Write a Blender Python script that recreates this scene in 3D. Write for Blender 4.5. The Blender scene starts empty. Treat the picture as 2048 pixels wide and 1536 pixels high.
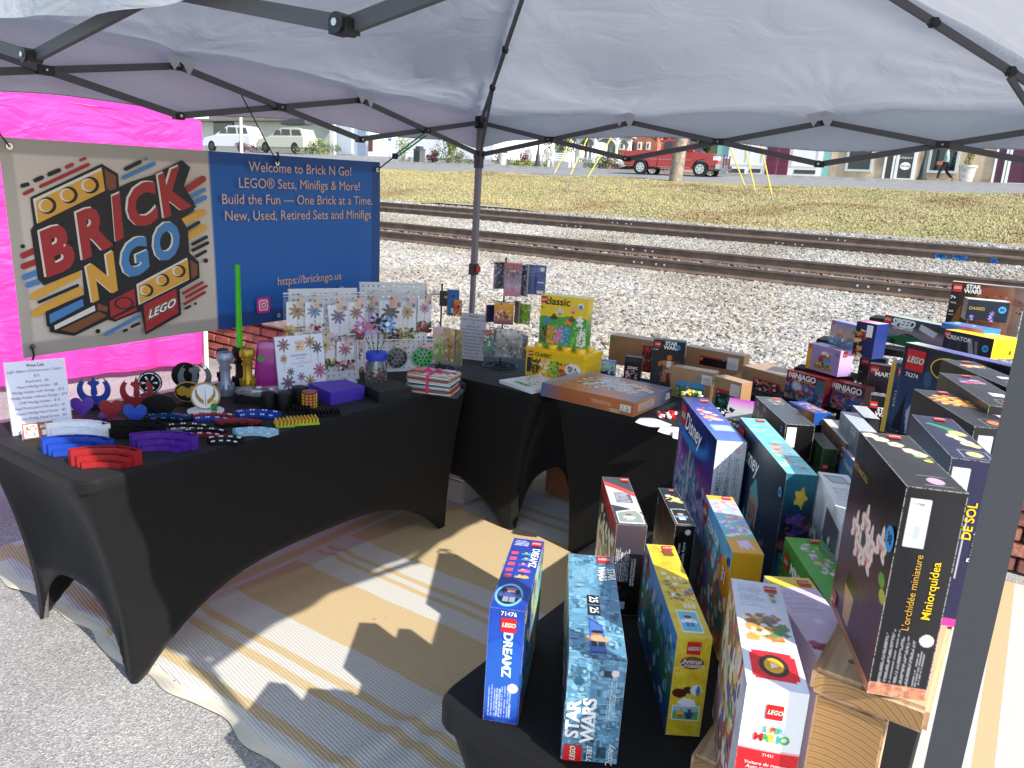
import bpy, bmesh, math, random
import numpy as np
from mathutils import Vector, Matrix
random.seed(7)
rng = np.random.default_rng(11)
sc = bpy.context.scene
COL = sc.collection
R_ = math.radians

# ---------------------------------------------------------------- camera
PITCH, ROLL, HC, FPX = R_(13.7), R_(3.52), 1.63, 1540.0
cr, sr = math.cos(ROLL), math.sin(ROLL)
FW = Vector((0, math.cos(PITCH), -math.sin(PITCH)))
U0 = Vector((0, math.sin(PITCH), math.cos(PITCH)))
R0 = Vector((1, 0, 0))
RT = R0 * cr + U0 * sr
UP = -R0 * sr + U0 * cr
cam_data = bpy.data.cameras.new('camera')
cam_data.sensor_width = 36.0
cam_data.lens = FPX / 2048 * 36.0
cam_data.clip_start = 0.05
cam_data.clip_end = 600
cam = bpy.data.objects.new('camera', cam_data)
COL.objects.link(cam)
m3 = Matrix((RT, UP, -FW)).transposed()
cam.matrix_world = Matrix.Translation((0, 0, HC)) @ m3.to_4x4()
sc.camera = cam

# ---------------------------------------------------------------- light
SUN = Vector((0.816, -0.849, 1.0)).normalized()
w = bpy.data.worlds.new('World'); sc.world = w; w.use_nodes = True
nt = w.node_tree; nt.nodes.clear()
sky = nt.nodes.new('ShaderNodeTexSky'); sky.sky_type = 'NISHITA'; sky.sun_disc = False
sky.sun_elevation = math.asin(SUN.z); sky.sun_rotation = math.atan2(SUN.x, SUN.y)
sky.air_density = 1.0; sky.dust_density = 1.2; sky.ozone_density = 1.0
bg = nt.nodes.new('ShaderNodeBackground'); bg.inputs['Strength'].default_value = 0.15
ow = nt.nodes.new('ShaderNodeOutputWorld')
nt.links.new(sky.outputs[0], bg.inputs[0]); nt.links.new(bg.outputs[0], ow.inputs[0])
sd = bpy.data.lights.new('sun', 'SUN'); sd.energy = 3.8; sd.angle = R_(0.5); sd.color = (1.0, 0.95, 0.87)
so = bpy.data.objects.new('sun', sd); COL.objects.link(so)
so.rotation_euler = (-SUN).to_track_quat('-Z', 'Y').to_euler()
sc.view_settings.view_transform = 'Standard'
sc.view_settings.look = 'None'
sc.view_settings.gamma = 1.0
sc.view_settings.use_curve_mapping = False
sc.view_settings.exposure = 0.95
sc.render.engine = 'CYCLES'
sc.cycles.max_bounces = 8
sc.cycles.diffuse_bounces = 4
sc.cycles.transparent_max_bounces = 16
sc.cycles.use_denoising = True
sc.cycles.sample_clamp_indirect = 4.0

# ---------------------------------------------------------------- helpers
TH = -0.59
E1 = Vector((math.cos(TH), math.sin(TH), 0))
NN = Vector((-math.sin(TH), math.cos(TH), 0))
ORG = Vector((-0.29, 4.97, 0))

def L(u, v, z=0.0):
    """booth frame: origin at the back corner leg, u along the back side, v away from the booth"""
    return ORG + E1 * u + NN * v + Vector((0, 0, z))

def P(px, py, z):
    """world point on height z seen at pixel px, py of the 2048 x 1536 photograph"""
    d = FW + RT * ((px - 1024) / FPX) + UP * ((768 - py) / FPX)
    t = (z - HC) / d.z
    return Vector((0, 0, HC)) + d * t

def Pv(px, py, v):
    """world point on the vertical plane v = const of the booth frame"""
    d = FW + RT * ((px - 1024) / FPX) + UP * ((768 - py) / FPX)
    o = Vector((0, 0, HC))
    t = (v - (o - ORG).dot(NN)) / d.dot(NN)
    return o + d * t

def srgb(c):
    if isinstance(c, str):
        c = c.lstrip('#'); c = tuple(int(c[i:i + 2], 16) / 255 for i in (0, 2, 4))
    return tuple((x / 12.92 if x <= 0.04045 else ((x + 0.055) / 1.055) ** 2.4) for x in c)

_M = {}
def mat(name, rgb, rough=0.6, metal=0.0, noise=0.0, nscale=20.0, bump=0.0, bscale=60.0, spec=0.5, trans=0.0, emit=None, coat=0.0, alpha=1.0, aniso=None):
    if name in _M: return _M[name]
    m = bpy.data.materials.new(name); m.use_nodes = True
    n = m.node_tree.nodes; l = m.node_tree.links
    b = n['Principled BSDF']
    b.inputs['Base Color'].default_value = (*rgb, 1)
    b.inputs['Roughness'].default_value = rough
    b.inputs['Metallic'].default_value = metal
    b.inputs['Specular IOR Level'].default_value = spec
    b.inputs['Transmission Weight'].default_value = trans
    b.inputs['Coat Weight'].default_value = coat
    b.inputs['Alpha'].default_value = alpha
    tc = n.new('ShaderNodeTexCoord')
    if noise > 0:
        t = n.new('ShaderNodeTexNoise'); t.inputs['Scale'].default_value = nscale; t.inputs['Detail'].default_value = 6
        l.new(tc.outputs['Object'], t.inputs['Vector'])
        mr = n.new('ShaderNodeMapRange'); mr.inputs[1].default_value = .3; mr.inputs[2].default_value = .7
        mr.inputs[3].default_value = 1 - noise; mr.inputs[4].default_value = 1 + noise
        l.new(t.outputs[0], mr.inputs[0])
        mx = n.new('ShaderNodeMix'); mx.data_type = 'RGBA'; mx.blend_type = 'MULTIPLY'; mx.inputs[0].default_value = 1
        mx.inputs[6].default_value = (*rgb, 1)
        l.new(mr.outputs[0], mx.inputs[7]); l.new(mx.outputs[2], b.inputs['Base Color'])
    if bump > 0:
        t2 = n.new('ShaderNodeTexNoise'); t2.inputs['Scale'].default_value = bscale; t2.inputs['Detail'].default_value = 8
        l.new(tc.outputs['Object'], t2.inputs['Vector'])
        bp = n.new('ShaderNodeBump'); bp.inputs['Strength'].default_value = bump; bp.inputs['Distance'].default_value = .01
        l.new(t2.outputs[0], bp.inputs['Height']); l.new(bp.outputs[0], b.inputs['Normal'])
    if emit:
        b.inputs['Emission Color'].default_value = (*rgb, 1); b.inputs['Emission Strength'].default_value = emit
    _M[name] = m
    return m

class MB:
    def __init__(s): s.v = []; s.f = []; s.m = []; s.c = None
    def add(s, vs, fs, mi=0):
        o = len(s.v); s.v += [tuple(x) for x in vs]; s.f += [tuple(i + o for i in f) for f in fs]; s.m += [mi] * len(fs)
        return s
    def box(s, c, d, mi=0, mtx=None):
        x, y, z = (q / 2 for q in d)
        vs = [Vector((a * x, b * y, e * z)) for a in (-1, 1) for b in (-1, 1) for e in (-1, 1)]
        if mtx is not None: vs = [mtx @ q for q in vs]
        vs = [q + Vector(c) for q in vs]
        return s.add(vs, [(0, 1, 3, 2), (4, 6, 7, 5), (0, 4, 5, 1), (2, 3, 7, 6), (0, 2, 6, 4), (1, 5, 7, 3)], mi)
    def bevbox(s, c, d, b=.004, mi=0, mtx=None):
        bm = bmesh.new(); bmesh.ops.create_cube(bm, size=1)
        for q in bm.verts: q.co = Vector((q.co.x * d[0], q.co.y * d[1], q.co.z * d[2]))
        bmesh.ops.bevel(bm, geom=bm.edges[:], offset=b, segments=2, affect='EDGES')
        vs = [q.co.copy() for q in bm.verts]; fs = [[q.index for q in f.verts] for f in bm.faces]; bm.free()
        if mtx is not None: vs = [mtx @ q for q in vs]
        return s.add([q + Vector(c) for q in vs], fs, mi)
    def beam(s, a, b, wd, ht, mi=0, up=Vector((0, 0, 1))):
        a = Vector(a); b = Vector(b); d = (b - a)
        if d.length < 1e-6: return s
        dn = d.normalized(); sd_ = dn.cross(up)
        if sd_.length < 1e-4: sd_ = dn.cross(Vector((0, 1, 0)))
        sd_.normalize(); u2 = sd_.cross(dn)
        vs = [p + sd_ * (i * wd / 2) + u2 * (j * ht / 2) for p in (a, b) for i, j in ((-1, -1), (1, -1), (1, 1), (-1, 1))]
        return s.add(vs, [(0, 3, 2, 1), (4, 5, 6, 7), (0, 1, 5, 4), (1, 2, 6, 5), (2, 3, 7, 6), (3, 0, 4, 7)], mi)
    def cyl(s, a, b, r, r2=None, n=12, mi=0, cap=True):
        a = Vector(a); b = Vector(b); r2 = r if r2 is None else r2
        d = (b - a).normalized(); x = d.orthogonal().normalized(); y = d.cross(x)
        vs = []
        for p, q in ((a, r), (b, r2)):
            for i in range(n):
                t = 2 * math.pi * i / n; vs.append(p + x * (math.cos(t) * q) + y * (math.sin(t) * q))
        fs = [(i, (i + 1) % n, n + (i + 1) % n, n + i) for i in range(n)]
        if cap: fs += [tuple(range(n - 1, -1, -1)), tuple(range(n, 2 * n))]
        return s.add(vs, fs, mi)
    def tube(s, pts, r, n=6, mi=0):
        for a, b in zip(pts[:-1], pts[1:]): s.cyl(a, b, r, n=n, mi=mi)
        return s
    def lathe(s, c, prof, n=20, mi=0):
        c = Vector(c); vs = []
        for r, z in prof:
            for i in range(n):
                t = 2 * math.pi * i / n; vs.append(c + Vector((r * math.cos(t), r * math.sin(t), z)))
        fs = []
        for k in range(len(prof) - 1):
            for i in range(n): fs.append((k * n + i, k * n + (i + 1) % n, (k + 1) * n + (i + 1) % n, (k + 1) * n + i))
        fs += [tuple(range(n - 1, -1, -1)), tuple((len(prof) - 1) * n + i for i in range(n))]
        return s.add(vs, fs, mi)
    def prism(s, poly, z0, z1, mi=0, mtx=None):
        """2D outline extruded from z0 to z1, tessellated caps"""
        from mathutils.geometry import tessellate_polygon
        n = len(poly)
        vs = [Vector((x, y, z0)) for x, y in poly] + [Vector((x, y, z1)) for x, y in poly]
        tr = tessellate_polygon([[Vector((x, y, 0)) for x, y in poly]])
        fs = [tuple(t) for t in tr] + [tuple(i + n for i in t) for t in tr]
        fs += [(i, (i + 1) % n, n + (i + 1) % n, n + i) for i in range(n)]
        if mtx is not None: vs = [mtx @ q for q in vs]
        return s.add(vs, fs, mi)
    def ico(s, c, r, sub=1, mi=0, sq=(1, 1, 1)):
        bm = bmesh.new(); bmesh.ops.create_icosphere(bm, subdivisions=sub, radius=1)
        vs = [Vector((q.co.x * r * sq[0], q.co.y * r * sq[1], q.co.z * r * sq[2])) + Vector(c) for q in bm.verts]
        fs = [[q.index for q in f.verts] for f in bm.faces]; bm.free()
        return s.add(vs, fs, mi)
    def mesh(s, name, mats, smooth=False):
        me = bpy.data.meshes.new(name); me.from_pydata([tuple(q) for q in s.v], [], s.f)
        for q in (mats if isinstance(mats, (list, tuple)) else [mats]): me.materials.append(q)
        me.polygons.foreach_set('material_index', s.m)
        if smooth: me.polygons.foreach_set('use_smooth', [True] * len(me.polygons))
        me.update()
        bm = bmesh.new(); bm.from_mesh(me); bmesh.ops.recalc_face_normals(bm, faces=bm.faces[:]); bm.to_mesh(me); bm.free()
        return me
    def obj(s, name, mats, parent=None, smooth=False, loc=None, auto=False):
        me = s.mesh(name, mats, smooth or auto)
        if auto: me.set_sharp_from_angle(angle=R_(35))
        return link(name, me, parent, loc)

def link(name, me, parent=None, loc=None, mtx=None):
    o = bpy.data.objects.new(name, me); COL.objects.link(o)
    if loc is not None: o.location = loc
    if mtx is not None: o.matrix_local = mtx
    if parent is not None: o.parent = parent
    return o

def tag(o, label=None, cat=None, group=None, kind=None):
    if label: o['label'] = label
    if cat: o['category'] = cat
    if group: o['group'] = group
    if kind: o['kind'] = kind
    return o

def empty(name, loc, rz=0.0):
    o = bpy.data.objects.new(name, None); COL.objects.link(o); o.location = loc; o.rotation_euler = (0, 0, rz)
    o.empty_display_size = .05
    return o

def copy_tree(o, parent=None):
    c = o.copy(); COL.objects.link(c)
    if parent is not None: c.parent = parent
    for ch in [x for x in bpy.data.objects if x.parent == o]: copy_tree(ch, c)
    return c

# ---- text as mesh
_T = {}
def text_mesh(body, off=0.0, shear=0.0, align='CENTER', sp=1.0):
    k = (body, off, shear, align, sp)
    if k in _T: return _T[k]
    cu = bpy.data.curves.new('lettering_source', 'FONT'); cu.body = body; cu.size = 1; cu.offset = off; cu.shear = shear
    cu.align_x = align; cu.align_y = 'CENTER'; cu.resolution_u = 3; cu.space_character = sp; cu.fill_mode = 'FRONT'
    ob = bpy.data.objects.new('lettering_source', cu); COL.objects.link(ob)
    bpy.context.view_layer.update()
    dg = bpy.context.evaluated_depsgraph_get()
    me = ob.evaluated_get(dg).to_mesh()
    vs = [(v.co.x, v.co.y) for v in me.vertices]; fs = [tuple(p.vertices) for p in me.polygons]
    ob.evaluated_get(dg).to_mesh_clear()
    bpy.data.objects.remove(ob); bpy.data.curves.remove(cu)
    _T[k] = (vs, fs)
    return _T[k]

def put_text(mb, fr, body, x, y, size, mi=0, off=0.0, shear=0.0, align='CENTER', rot=0.0, lift=.0005, sx=1.0, sp=1.0):
    """fr = 4x4 of a face: x right, y down-from-top positive, z out; x, y in metres on the face"""
    vs, fs = text_mesh(body, off, shear, align, sp)
    c, s_ = math.cos(rot), math.sin(rot)
    out = []
    for a, b in vs:
        a *= size * sx; b *= size
        out.append(fr @ Vector((x + a * c - b * s_, -(y) + a * s_ + b * c, lift)))
    mb.add(out, fs, mi)

def put_poly(mb, fr, pts, mi=0, lift=.0004):
    from mathutils.geometry import tessellate_polygon
    tr = tessellate_polygon([[Vector((x, -y, 0)) for x, y in pts]])
    mb.add([fr @ Vector((x, -y, lift)) for x, y in pts], [tuple(t) for t in tr], mi)

def ellipse(cx, cy, rx, ry, n=20, a0=0, a1=2 * math.pi):
    return [(cx + rx * math.cos(a0 + (a1 - a0) * i / n), cy + ry * math.sin(a0 + (a1 - a0) * i / n)) for i in range(n)]

# inks shared by all print
INK = [mat('ink_' + n, srgb(c), .45) for n, c in (('white', '#f2f2f0'), ('black', '#0b0b0c'), ('red', '#d4141c'), ('yellow', '#f4c812'),
       ('gold', '#c79a33'), ('grey', '#8a8d92'), ('blue', '#1560a8'), ('sky', '#3fa0d8'), ('green', '#3fae49'), ('pink', '#e86aa8'),
       ('orange', '#e88a2a'), ('salmon', '#dcb296'), ('cream', '#ded6cd'), ('darkred', '#a3262c'), ('mustard', '#d9a03c'), ('steelblue', '#4580b8'), ('dark', '#15151d'), ('teal', '#35a7b0'), ('purple', '#6a3fa0'), ('brown','#7a4a2c'), ('magenta','#e01890'))]
IX = {n: i for i, n in enumerate(('white', 'black', 'red', 'yellow', 'gold', 'grey', 'blue', 'sky', 'green', 'pink', 'orange', 'salmon', 'cream', 'darkred', 'mustard', 'steelblue', 'dark', 'teal', 'purple','brown','magenta'))}

def logo(mb, fr, x, y, s, rot=0.0, lift=.0004):
    """red square with the outlined white word"""
    c, s_ = math.cos(rot), math.sin(rot)
    q = [(-.5, -.5), (.5, -.5), (.5, .5), (-.5, .5)]
    put_poly(mb, fr, [(x + (a * c + b * s_) * s, y + (-a * s_ + b * c) * s) for a, b in q], IX['red'], lift)
    for off, ink, k in ((.075, 'yellow', 1), (.05, 'black', 2), (.012, 'white', 3)):
        put_text(mb, fr, 'LEGO', x, y, s * .40, IX[ink], off, .25, rot=rot, lift=lift + .0003 * k, sp=1.0, sx=.86)
# ================================================================ ground, rails, street
def node_mat(name):
    m = bpy.data.materials.new(name); m.use_nodes = True
    return m, m.node_tree.nodes, m.node_tree.links, m.node_tree.nodes['Principled BSDF']

def ramp(n, l, src, stops):
    r = n.new('ShaderNodeValToRGB')
    while len(r.color_ramp.elements) < len(stops): r.color_ramp.elements.new(.5)
    for e, (p, c) in zip(r.color_ramp.elements, stops): e.position = p; e.color = (*c, 1)
    l.new(src, r.inputs[0]); return r

# asphalt of the lot
m, n, l, b = node_mat('asphalt'); _M['asphalt'] = m
tc = n.new('ShaderNodeTexCoord')
vo = n.new('ShaderNodeTexVoronoi'); vo.inputs['Scale'].default_value = 190; l.new(tc.outputs['Object'], vo.inputs['Vector'])
vc = n.new('ShaderNodeSeparateColor'); l.new(vo.outputs['Color'], vc.inputs[0])
r1 = ramp(n, l, vc.outputs[0], [(0, (.20, .20, .195)), (.4, (.29, .285, .275)), (.75, (.37, .36, .34)), (.94, (.50, .48, .45)), (1, (.13, .13, .135))])
no = n.new('ShaderNodeTexNoise'); no.inputs['Scale'].default_value = 1.6; no.inputs['Detail'].default_value = 7; l.new(tc.outputs['Object'], no.inputs['Vector'])
mr = n.new('ShaderNodeMapRange'); mr.inputs[1].default_value = .3; mr.inputs[2].default_value = .7; mr.inputs[3].default_value = .74; mr.inputs[4].default_value = 1.16; l.new(no.outputs[0], mr.inputs[0])
mx = n.new('ShaderNodeMix'); mx.data_type = 'RGBA'; mx.blend_type = 'MULTIPLY'; mx.inputs[0].default_value = 1
l.new(r1.outputs[0], mx.inputs[6]); l.new(mr.outputs[0], mx.inputs[7]); l.new(mx.outputs[2], b.inputs['Base Color'])
bp = n.new('ShaderNodeBump'); bp.inputs['Strength'].default_value = .7; bp.inputs['Distance'].default_value = .004
l.new(vo.outputs['Distance'], bp.inputs['Height']); l.new(bp.outputs[0], b.inputs['Normal']); b.inputs['Roughness'].default_value = .85

def sheet(name, m, us, vs, zf, kind='structure', jit=0.0):
    mb = MB(); nu, nv = len(us), len(vs)
    pts = [L(u, v, zf(u, v) + (random.uniform(-jit, jit) if jit else 0)) for v in vs for u in us]
    mb.add(pts, [(j * nu + i, j * nu + i + 1, (j + 1) * nu + i + 1, (j + 1) * nu + i) for j in range(nv - 1) for i in range(nu - 1)])
    o = mb.obj(name, m, smooth=True); tag(o, kind=kind); return o

def lin(a, b, n): return [a + (b - a) * i / (n - 1) for i in range(n)]
VW = 0.30      # face of the retaining wall
sheet('parking_lot', _M['asphalt'], lin(-60, 60, 5), [-60, -20, VW + .02], lambda u, v: 0.0)

ZP = [(VW, .50), (1.0, .53), (6.6, .575), (7.4, .588), (9.2, .70), (10.6, .80), (12.4, .93), (14.3, 1.05), (15.6, 1.08), (17.2, 1.24), (22, 1.85), (29, 2.62), (31, 2.78)]
def zt(v):
    for (a, za), (c, zc) in zip(ZP[:-1], ZP[1:]):
        if v <= c: return za + (zc - za) * (v - a) / (c - a)
    return ZP[-1][1]
gm = mat('ballast_dust', (.24, .23, .21), .9, noise=.35, nscale=9, bump=.8, bscale=40)
sheet('ballast_bed', gm, lin(-45, 9, 60), [VW + .25, 1, 2, 4, 6.6, 7.4, 9.2, 10.6, 12.4, 14.3, 15.6, 17.2], lambda u, v: zt(v) + .02 * math.sin(u * 1.3) * math.sin(v * 1.1))

# dry grass bank
m, n, l, b = node_mat('dry_grass'); _M['dry_grass'] = m
tc = n.new('ShaderNodeTexCoord')
n1 = n.new('ShaderNodeTexNoise'); n1.inputs['Scale'].default_value = .55; n1.inputs['Detail'].default_value = 9; n1.inputs['Roughness'].default_value = .7; l.new(tc.outputs['Object'], n1.inputs['Vector'])
n2 = n.new('ShaderNodeTexNoise'); n2.inputs['Scale'].default_value = 14; n2.inputs['Detail'].default_value = 8; l.new(tc.outputs['Object'], n2.inputs['Vector'])
ra = ramp(n, l, n1.outputs[0], [(.3, (.22, .17, .10)), (.45, (.30, .26, .14)), (.55, (.24, .24, .10)), (.68, (.33, .28, .17))])
rb = ramp(n, l, n2.outputs[0], [(.3, (.55, .52, .5)), (.7, (1.35, 1.3, 1.2))])
mx = n.new('ShaderNodeMix'); mx.data_type = 'RGBA'; mx.blend_type = 'MULTIPLY'; mx.inputs[0].default_value = 1
l.new(ra.outputs[0], mx.inputs[6]); l.new(rb.outputs[0], mx.inputs[7]); l.new(mx.outputs[2], b.inputs['Base Color']); b.inputs['Roughness'].default_value = .95
def zgrass(u, v): return zt(v) + .06 * math.sin(u * .7 + v) + .05 * math.sin(u * .31 - v * .8)
sheet('grass_bank', m, lin(-75, 25, 160), lin(16.6, 31.05, 26), lambda u, v: zgrass(u, v) * (1 if v < 30.5 else 1) if v < 30.4 else 2.765, jit=.01)

roadm = mat('street_asphalt', (.20, .20, .20), .9, noise=.18, nscale=3, bump=.2, bscale=80)
sheet('street', roadm, lin(-90, 35, 6), [31, 35, 40.0], lambda u, v: 2.78 + (v - 31) * .075)
cm = mat('kerb_concrete', (.42, .40, .37), .85, noise=.15, nscale=2)
mb = MB(); mb.beam(L(-90, 40.1, 3.50), L(35, 40.1, 3.50), .2, .22); tag(mb.obj('kerb', cm), kind='structure')
pm = mat('pavement_concrete', (.44, .41, .36), .9, noise=.2, nscale=1.3)
sheet('pavement', pm, lin(-90, 35, 30), [40.2, 41.5, 43.0], lambda u, v: 3.60)
mb = MB(); mb.beam(L(-90, 30.95, 2.74), L(35, 30.95, 2.74), .12, .14); tag(mb.obj('road_edge', cm), kind='structure')
lawn = mat('green_lawn', (.16, .19, .05), .95, noise=.4, nscale=.8)
sheet('park_ground', lawn, lin(-140, 60, 12), [43.0, 60, 140], lambda u, v: 3.58 + max(0, v - 60) * .02)

# ---- stones: geometry nodes, stones made inside the tree
def stone_nodes(name, density, smin, smax, mt, seed=0, flat=.75):
    g = bpy.data.node_groups.new(name, 'GeometryNodeTree')
    g.interface.new_socket('Geometry', in_out='INPUT', socket_type='NodeSocketGeometry')
    g.interface.new_socket('Geometry', in_out='OUTPUT', socket_type='NodeSocketGeometry')
    N = g.nodes; K = g.links
    gi = N.new('NodeGroupInput'); go = N.new('NodeGroupOutput')
    dp = N.new('GeometryNodeDistributePointsOnFaces'); dp.inputs['Density'].default_value = density; dp.inputs['Seed'].default_value = seed
    K.new(gi.outputs[0], dp.inputs['Mesh'])
    jn = N.new('GeometryNodeJoinGeometry')
    for k in range(5):
        ic = N.new('GeometryNodeMeshIcoSphere'); ic.inputs['Radius'].default_value = .5; ic.inputs['Subdivisions'].default_value = 2
        sp = N.new('GeometryNodeSetPosition')
        nz = N.new('ShaderNodeTexNoise'); nz.noise_dimensions = '4D'; nz.inputs['W'].default_value = k * 7.3; nz.inputs['Scale'].default_value = 1.6
        nz.inputs['Detail'].default_value = 1
        vm = N.new('ShaderNodeVectorMath'); vm.operation = 'SUBTRACT'; vm.inputs[1].default_value = (.5, .5, .5); K.new(nz.outputs['Color'], vm.inputs[0])
        vs = N.new('ShaderNodeVectorMath'); vs.operation = 'SCALE'; vs.inputs['Scale'].default_value = 1.3; K.new(vm.outputs[0], vs.inputs[0])
        K.new(ic.outputs[0], sp.inputs['Geometry']); K.new(vs.outputs[0], sp.inputs['Offset'])
        tr = N.new('GeometryNodeTransform'); tr.inputs['Scale'].default_value = (1.25, .85, flat + .08 * (k - 2)); K.new(sp.outputs[0], tr.inputs[0])
        sm = N.new('GeometryNodeSetMaterial'); sm.inputs['Material'].default_value = mt; K.new(tr.outputs[0], sm.inputs[0])
        gt = N.new('GeometryNodeGeometryToInstance'); K.new(sm.outputs[0], gt.inputs[0]); K.new(gt.outputs[0], jn.inputs[0])
    ip = N.new('GeometryNodeInstanceOnPoints'); K.new(dp.outputs['Points'], ip.inputs['Points']); K.new(jn.outputs[0], ip.inputs['Instance'])
    ip.inputs['Pick Instance'].default_value = True
    rv = N.new('FunctionNodeRandomValue'); rv.data_type = 'FLOAT_VECTOR'; rv.inputs[0].default_value = (-.6, -.6, 0); rv.inputs[1].default_value = (.6, .6, 6.28)
    K.new(rv.outputs[0], ip.inputs['Rotation'])
    rs = N.new('FunctionNodeRandomValue'); rs.data_type = 'FLOAT'; rs.inputs[2].default_value = smin; rs.inputs[3].default_value = smax; rs.inputs['Seed'].default_value = 4
    K.new(rs.outputs[1], ip.inputs['Scale']); K.new(ip.outputs[0], go.inputs[0])
    return g

m, n, l, b = node_mat('ballast_stone'); _M['ballast_stone'] = m
oi = n.new('ShaderNodeObjectInfo')
ra = ramp(n, l, oi.outputs['Random'], [(0, (.15, .15, .15)), (.2, (.27, .265, .255)), (.42, (.40, .385, .35)), (.62, (.33, .31, .27)), (.8, (.48, .46, .42)), (.93, (.38, .30, .20)), (1, (.10, .11, .115))])
tc = n.new('ShaderNodeTexCoord'); nn = n.new('ShaderNodeTexNoise'); nn.inputs['Scale'].default_value = 2.5; nn.inputs['Detail'].default_value = 5
l.new(tc.outputs['Object'], nn.inputs['Vector'])
rb = ramp(n, l, nn.outputs[0], [(.35, (.8, .8, .8)), (.65, (1.15, 1.13, 1.1))])
mx = n.new('ShaderNodeMix'); mx.data_type = 'RGBA'; mx.blend_type = 'MULTIPLY'; mx.inputs[0].default_value = 1
l.new(ra.outputs[0], mx.inputs[6]); l.new(rb.outputs[0], mx.inputs[7])
nl = n.new('ShaderNodeTexNoise'); nl.inputs['Scale'].default_value = .55; nl.inputs['Detail'].default_value = 4; l.new(oi.outputs['Location'], nl.inputs['Vector'])
rl = ramp(n, l, nl.outputs[0], [(.36, (.74, .71, .65)), (.5, (.90, .89, .87)), (.64, (1.02, 1.04, 1.07))])
m9 = n.new('ShaderNodeMix'); m9.data_type = 'RGBA'; m9.blend_type = 'MULTIPLY'; m9.inputs[0].default_value = 1
l.new(mx.outputs[2], m9.inputs[6]); l.new(rl.outputs[0], m9.inputs[7]); l.new(m9.outputs[2], b.inputs['Base Color']); b.inputs['Roughness'].default_value = .9

def stones(name, poly_uv, density, smin, smax, seed, label):
    mb = MB()
    for (u0, u1, v0, v1) in poly_uv:
        us = lin(u0, u1, 8); vs = lin(v0, v1, 8)
        pts = [L(u, v, zt(v) + .012) for v in vs for u in us]
        mb.add(pts, [(j * 8 + i, j * 8 + i + 1, (j + 1) * 8 + i + 1, (j + 1) * 8 + i) for j in range(7) for i in range(7)])
    o = mb.obj(name, _M['ballast_stone']); tag(o, label, 'gravel', kind='stuff')
    md = o.modifiers.new('scatter', 'NODES'); md.node_group = stone_nodes(name + '_tree', density, smin, smax, _M['ballast_stone'], seed)
    return o
stones('ballast_gravel', [(-4, 4.4, VW + .2, 3), (-7, 4.4, 3, 5.2), (-10, 4.6, 5.2, 7.45)], 950, .030, .068, 1, 'pale grey crushed stone between the brick wall and the near rails')
stones('ballast_gravel', [(-14, 4.8, 7.7, 8.9)], 420, .03, .06, 2, 'pale crushed stone lying between the two near rails')
stones('ballast_gravel', [(-17, 5.0, 9.2, 12.5)], 620, .03, .066, 3, 'pale crushed stone between the two tracks')
stones('ballast_gravel', [(-26, 6.0, 14.25, 16.7)], 170, .03, .07, 5, 'thin grey gravel on the shoulder beyond the far track')

# ---- tracks
rust = mat('rail_steel', (.135, .092, .066), .65, noise=.3, nscale=5, bump=.15)
shine = mat('rail_head', (.22, .19, .17), .3, metal=.7)
tiem = mat('tie_wood', (.30, .22, .17), .9, noise=.35, nscale=8, bump=.6, bscale=30)
plate = mat('tie_plate', (.20, .13, .10), .8, noise=.3, nscale=20)
paintw = mat('mark_paint', (.75, .75, .72), .6)
def rail(v, z, u0, u1, parent):
    h = .172; zz = z - h
    prof = [(-.075, 0), (.075, 0), (.075, .012), (.02, .03), (.009, .05), (.009, .125), (.036, .138), (.036, .168), (.03, h), (-.03, h), (-.036, .168), (-.036, .138), (-.009, .125), (-.009, .05), (-.02, .03), (-.075, .012)]
    k = len(prof); segs = lin(u0, u1, 40); mb = MB(); pts = []
    for u in segs: pts += [L(u, v + a, zz + c) for a, c in prof]
    fs = [(j * k + i, j * k + (i + 1) % k, (j + 1) * k + (i + 1) % k, (j + 1) * k + i) for j in range(len(segs) - 1) for i in range(k)]
    mb.add(pts, fs)
    for q in range(len(fs)):
        if q % k in (7, 8, 9): mb.m[q] = 1
    return mb.obj('rail', [rust, shine], parent)
tie_me = None
def track(v1, z1, v2, z2, label, ties, joints):
    t = empty('railway_track', L(0, (v1 + v2) / 2, z1 - .2)); tag(t, label, 'railway track', 'tracks beyond the gravel')
    bpy.context.view_layer.update()
    inv = t.matrix_world.inverted()
    def par(o): o.parent = t; o.matrix_parent_inverse = inv; return o
    for v, z in ((v1, z1), (v2, z2)):
        r = par(rail(v, z, -50, 9, None))
    global tie_me
    slope = math.atan2(z2 - z1, v2 - v1)
    if tie_me is None:
        mb = MB(); mb.bevbox((0, 0, 0), (.23, 2.6, .16), .01)
        tie_me = mb.mesh('tie', tiem)
        pl = []
        for s in (-1, 1):
            mb = MB(); mb.box((0, s * .755, .09), (.19, .34, .018))
            for a in (-.07, .07):
                for c in (-.105, .105): mb.cyl((a, s * .755 + c, .098), (a, s * .755 + c, .13), .013, n=6)
            pl.append(mb.mesh('tie_plate', plate))
        tie_me = (tie_me, pl)
    zc = (z1 + z2) / 2 - .172 - .1
    for i in range(ties[0], ties[1]):
        u = i * .5 + random.uniform(-.03, .03)
        M4 = Matrix.Translation(L(u, (v1 + v2) / 2, zc)) @ Matrix.Rotation(TH, 4, 'Z') @ Matrix.Rotation(slope, 4, 'X')
        o = link('tie', tie_me[0]); o.matrix_world = M4
        for q in tie_me[1]: link('tie_plate', q, o)
        par(o)
    mb = MB()
    for v, z, u in joints:
        for du in (-.27, -.13, .12, .26): mb.cyl(L(u + du, v - .012, z - .085), L(u + du, v - .02, z - .085), .018, n=10)
    par(mb.obj('joint_hole', paintw))['kind'] = 'stuff'
    return t
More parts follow.
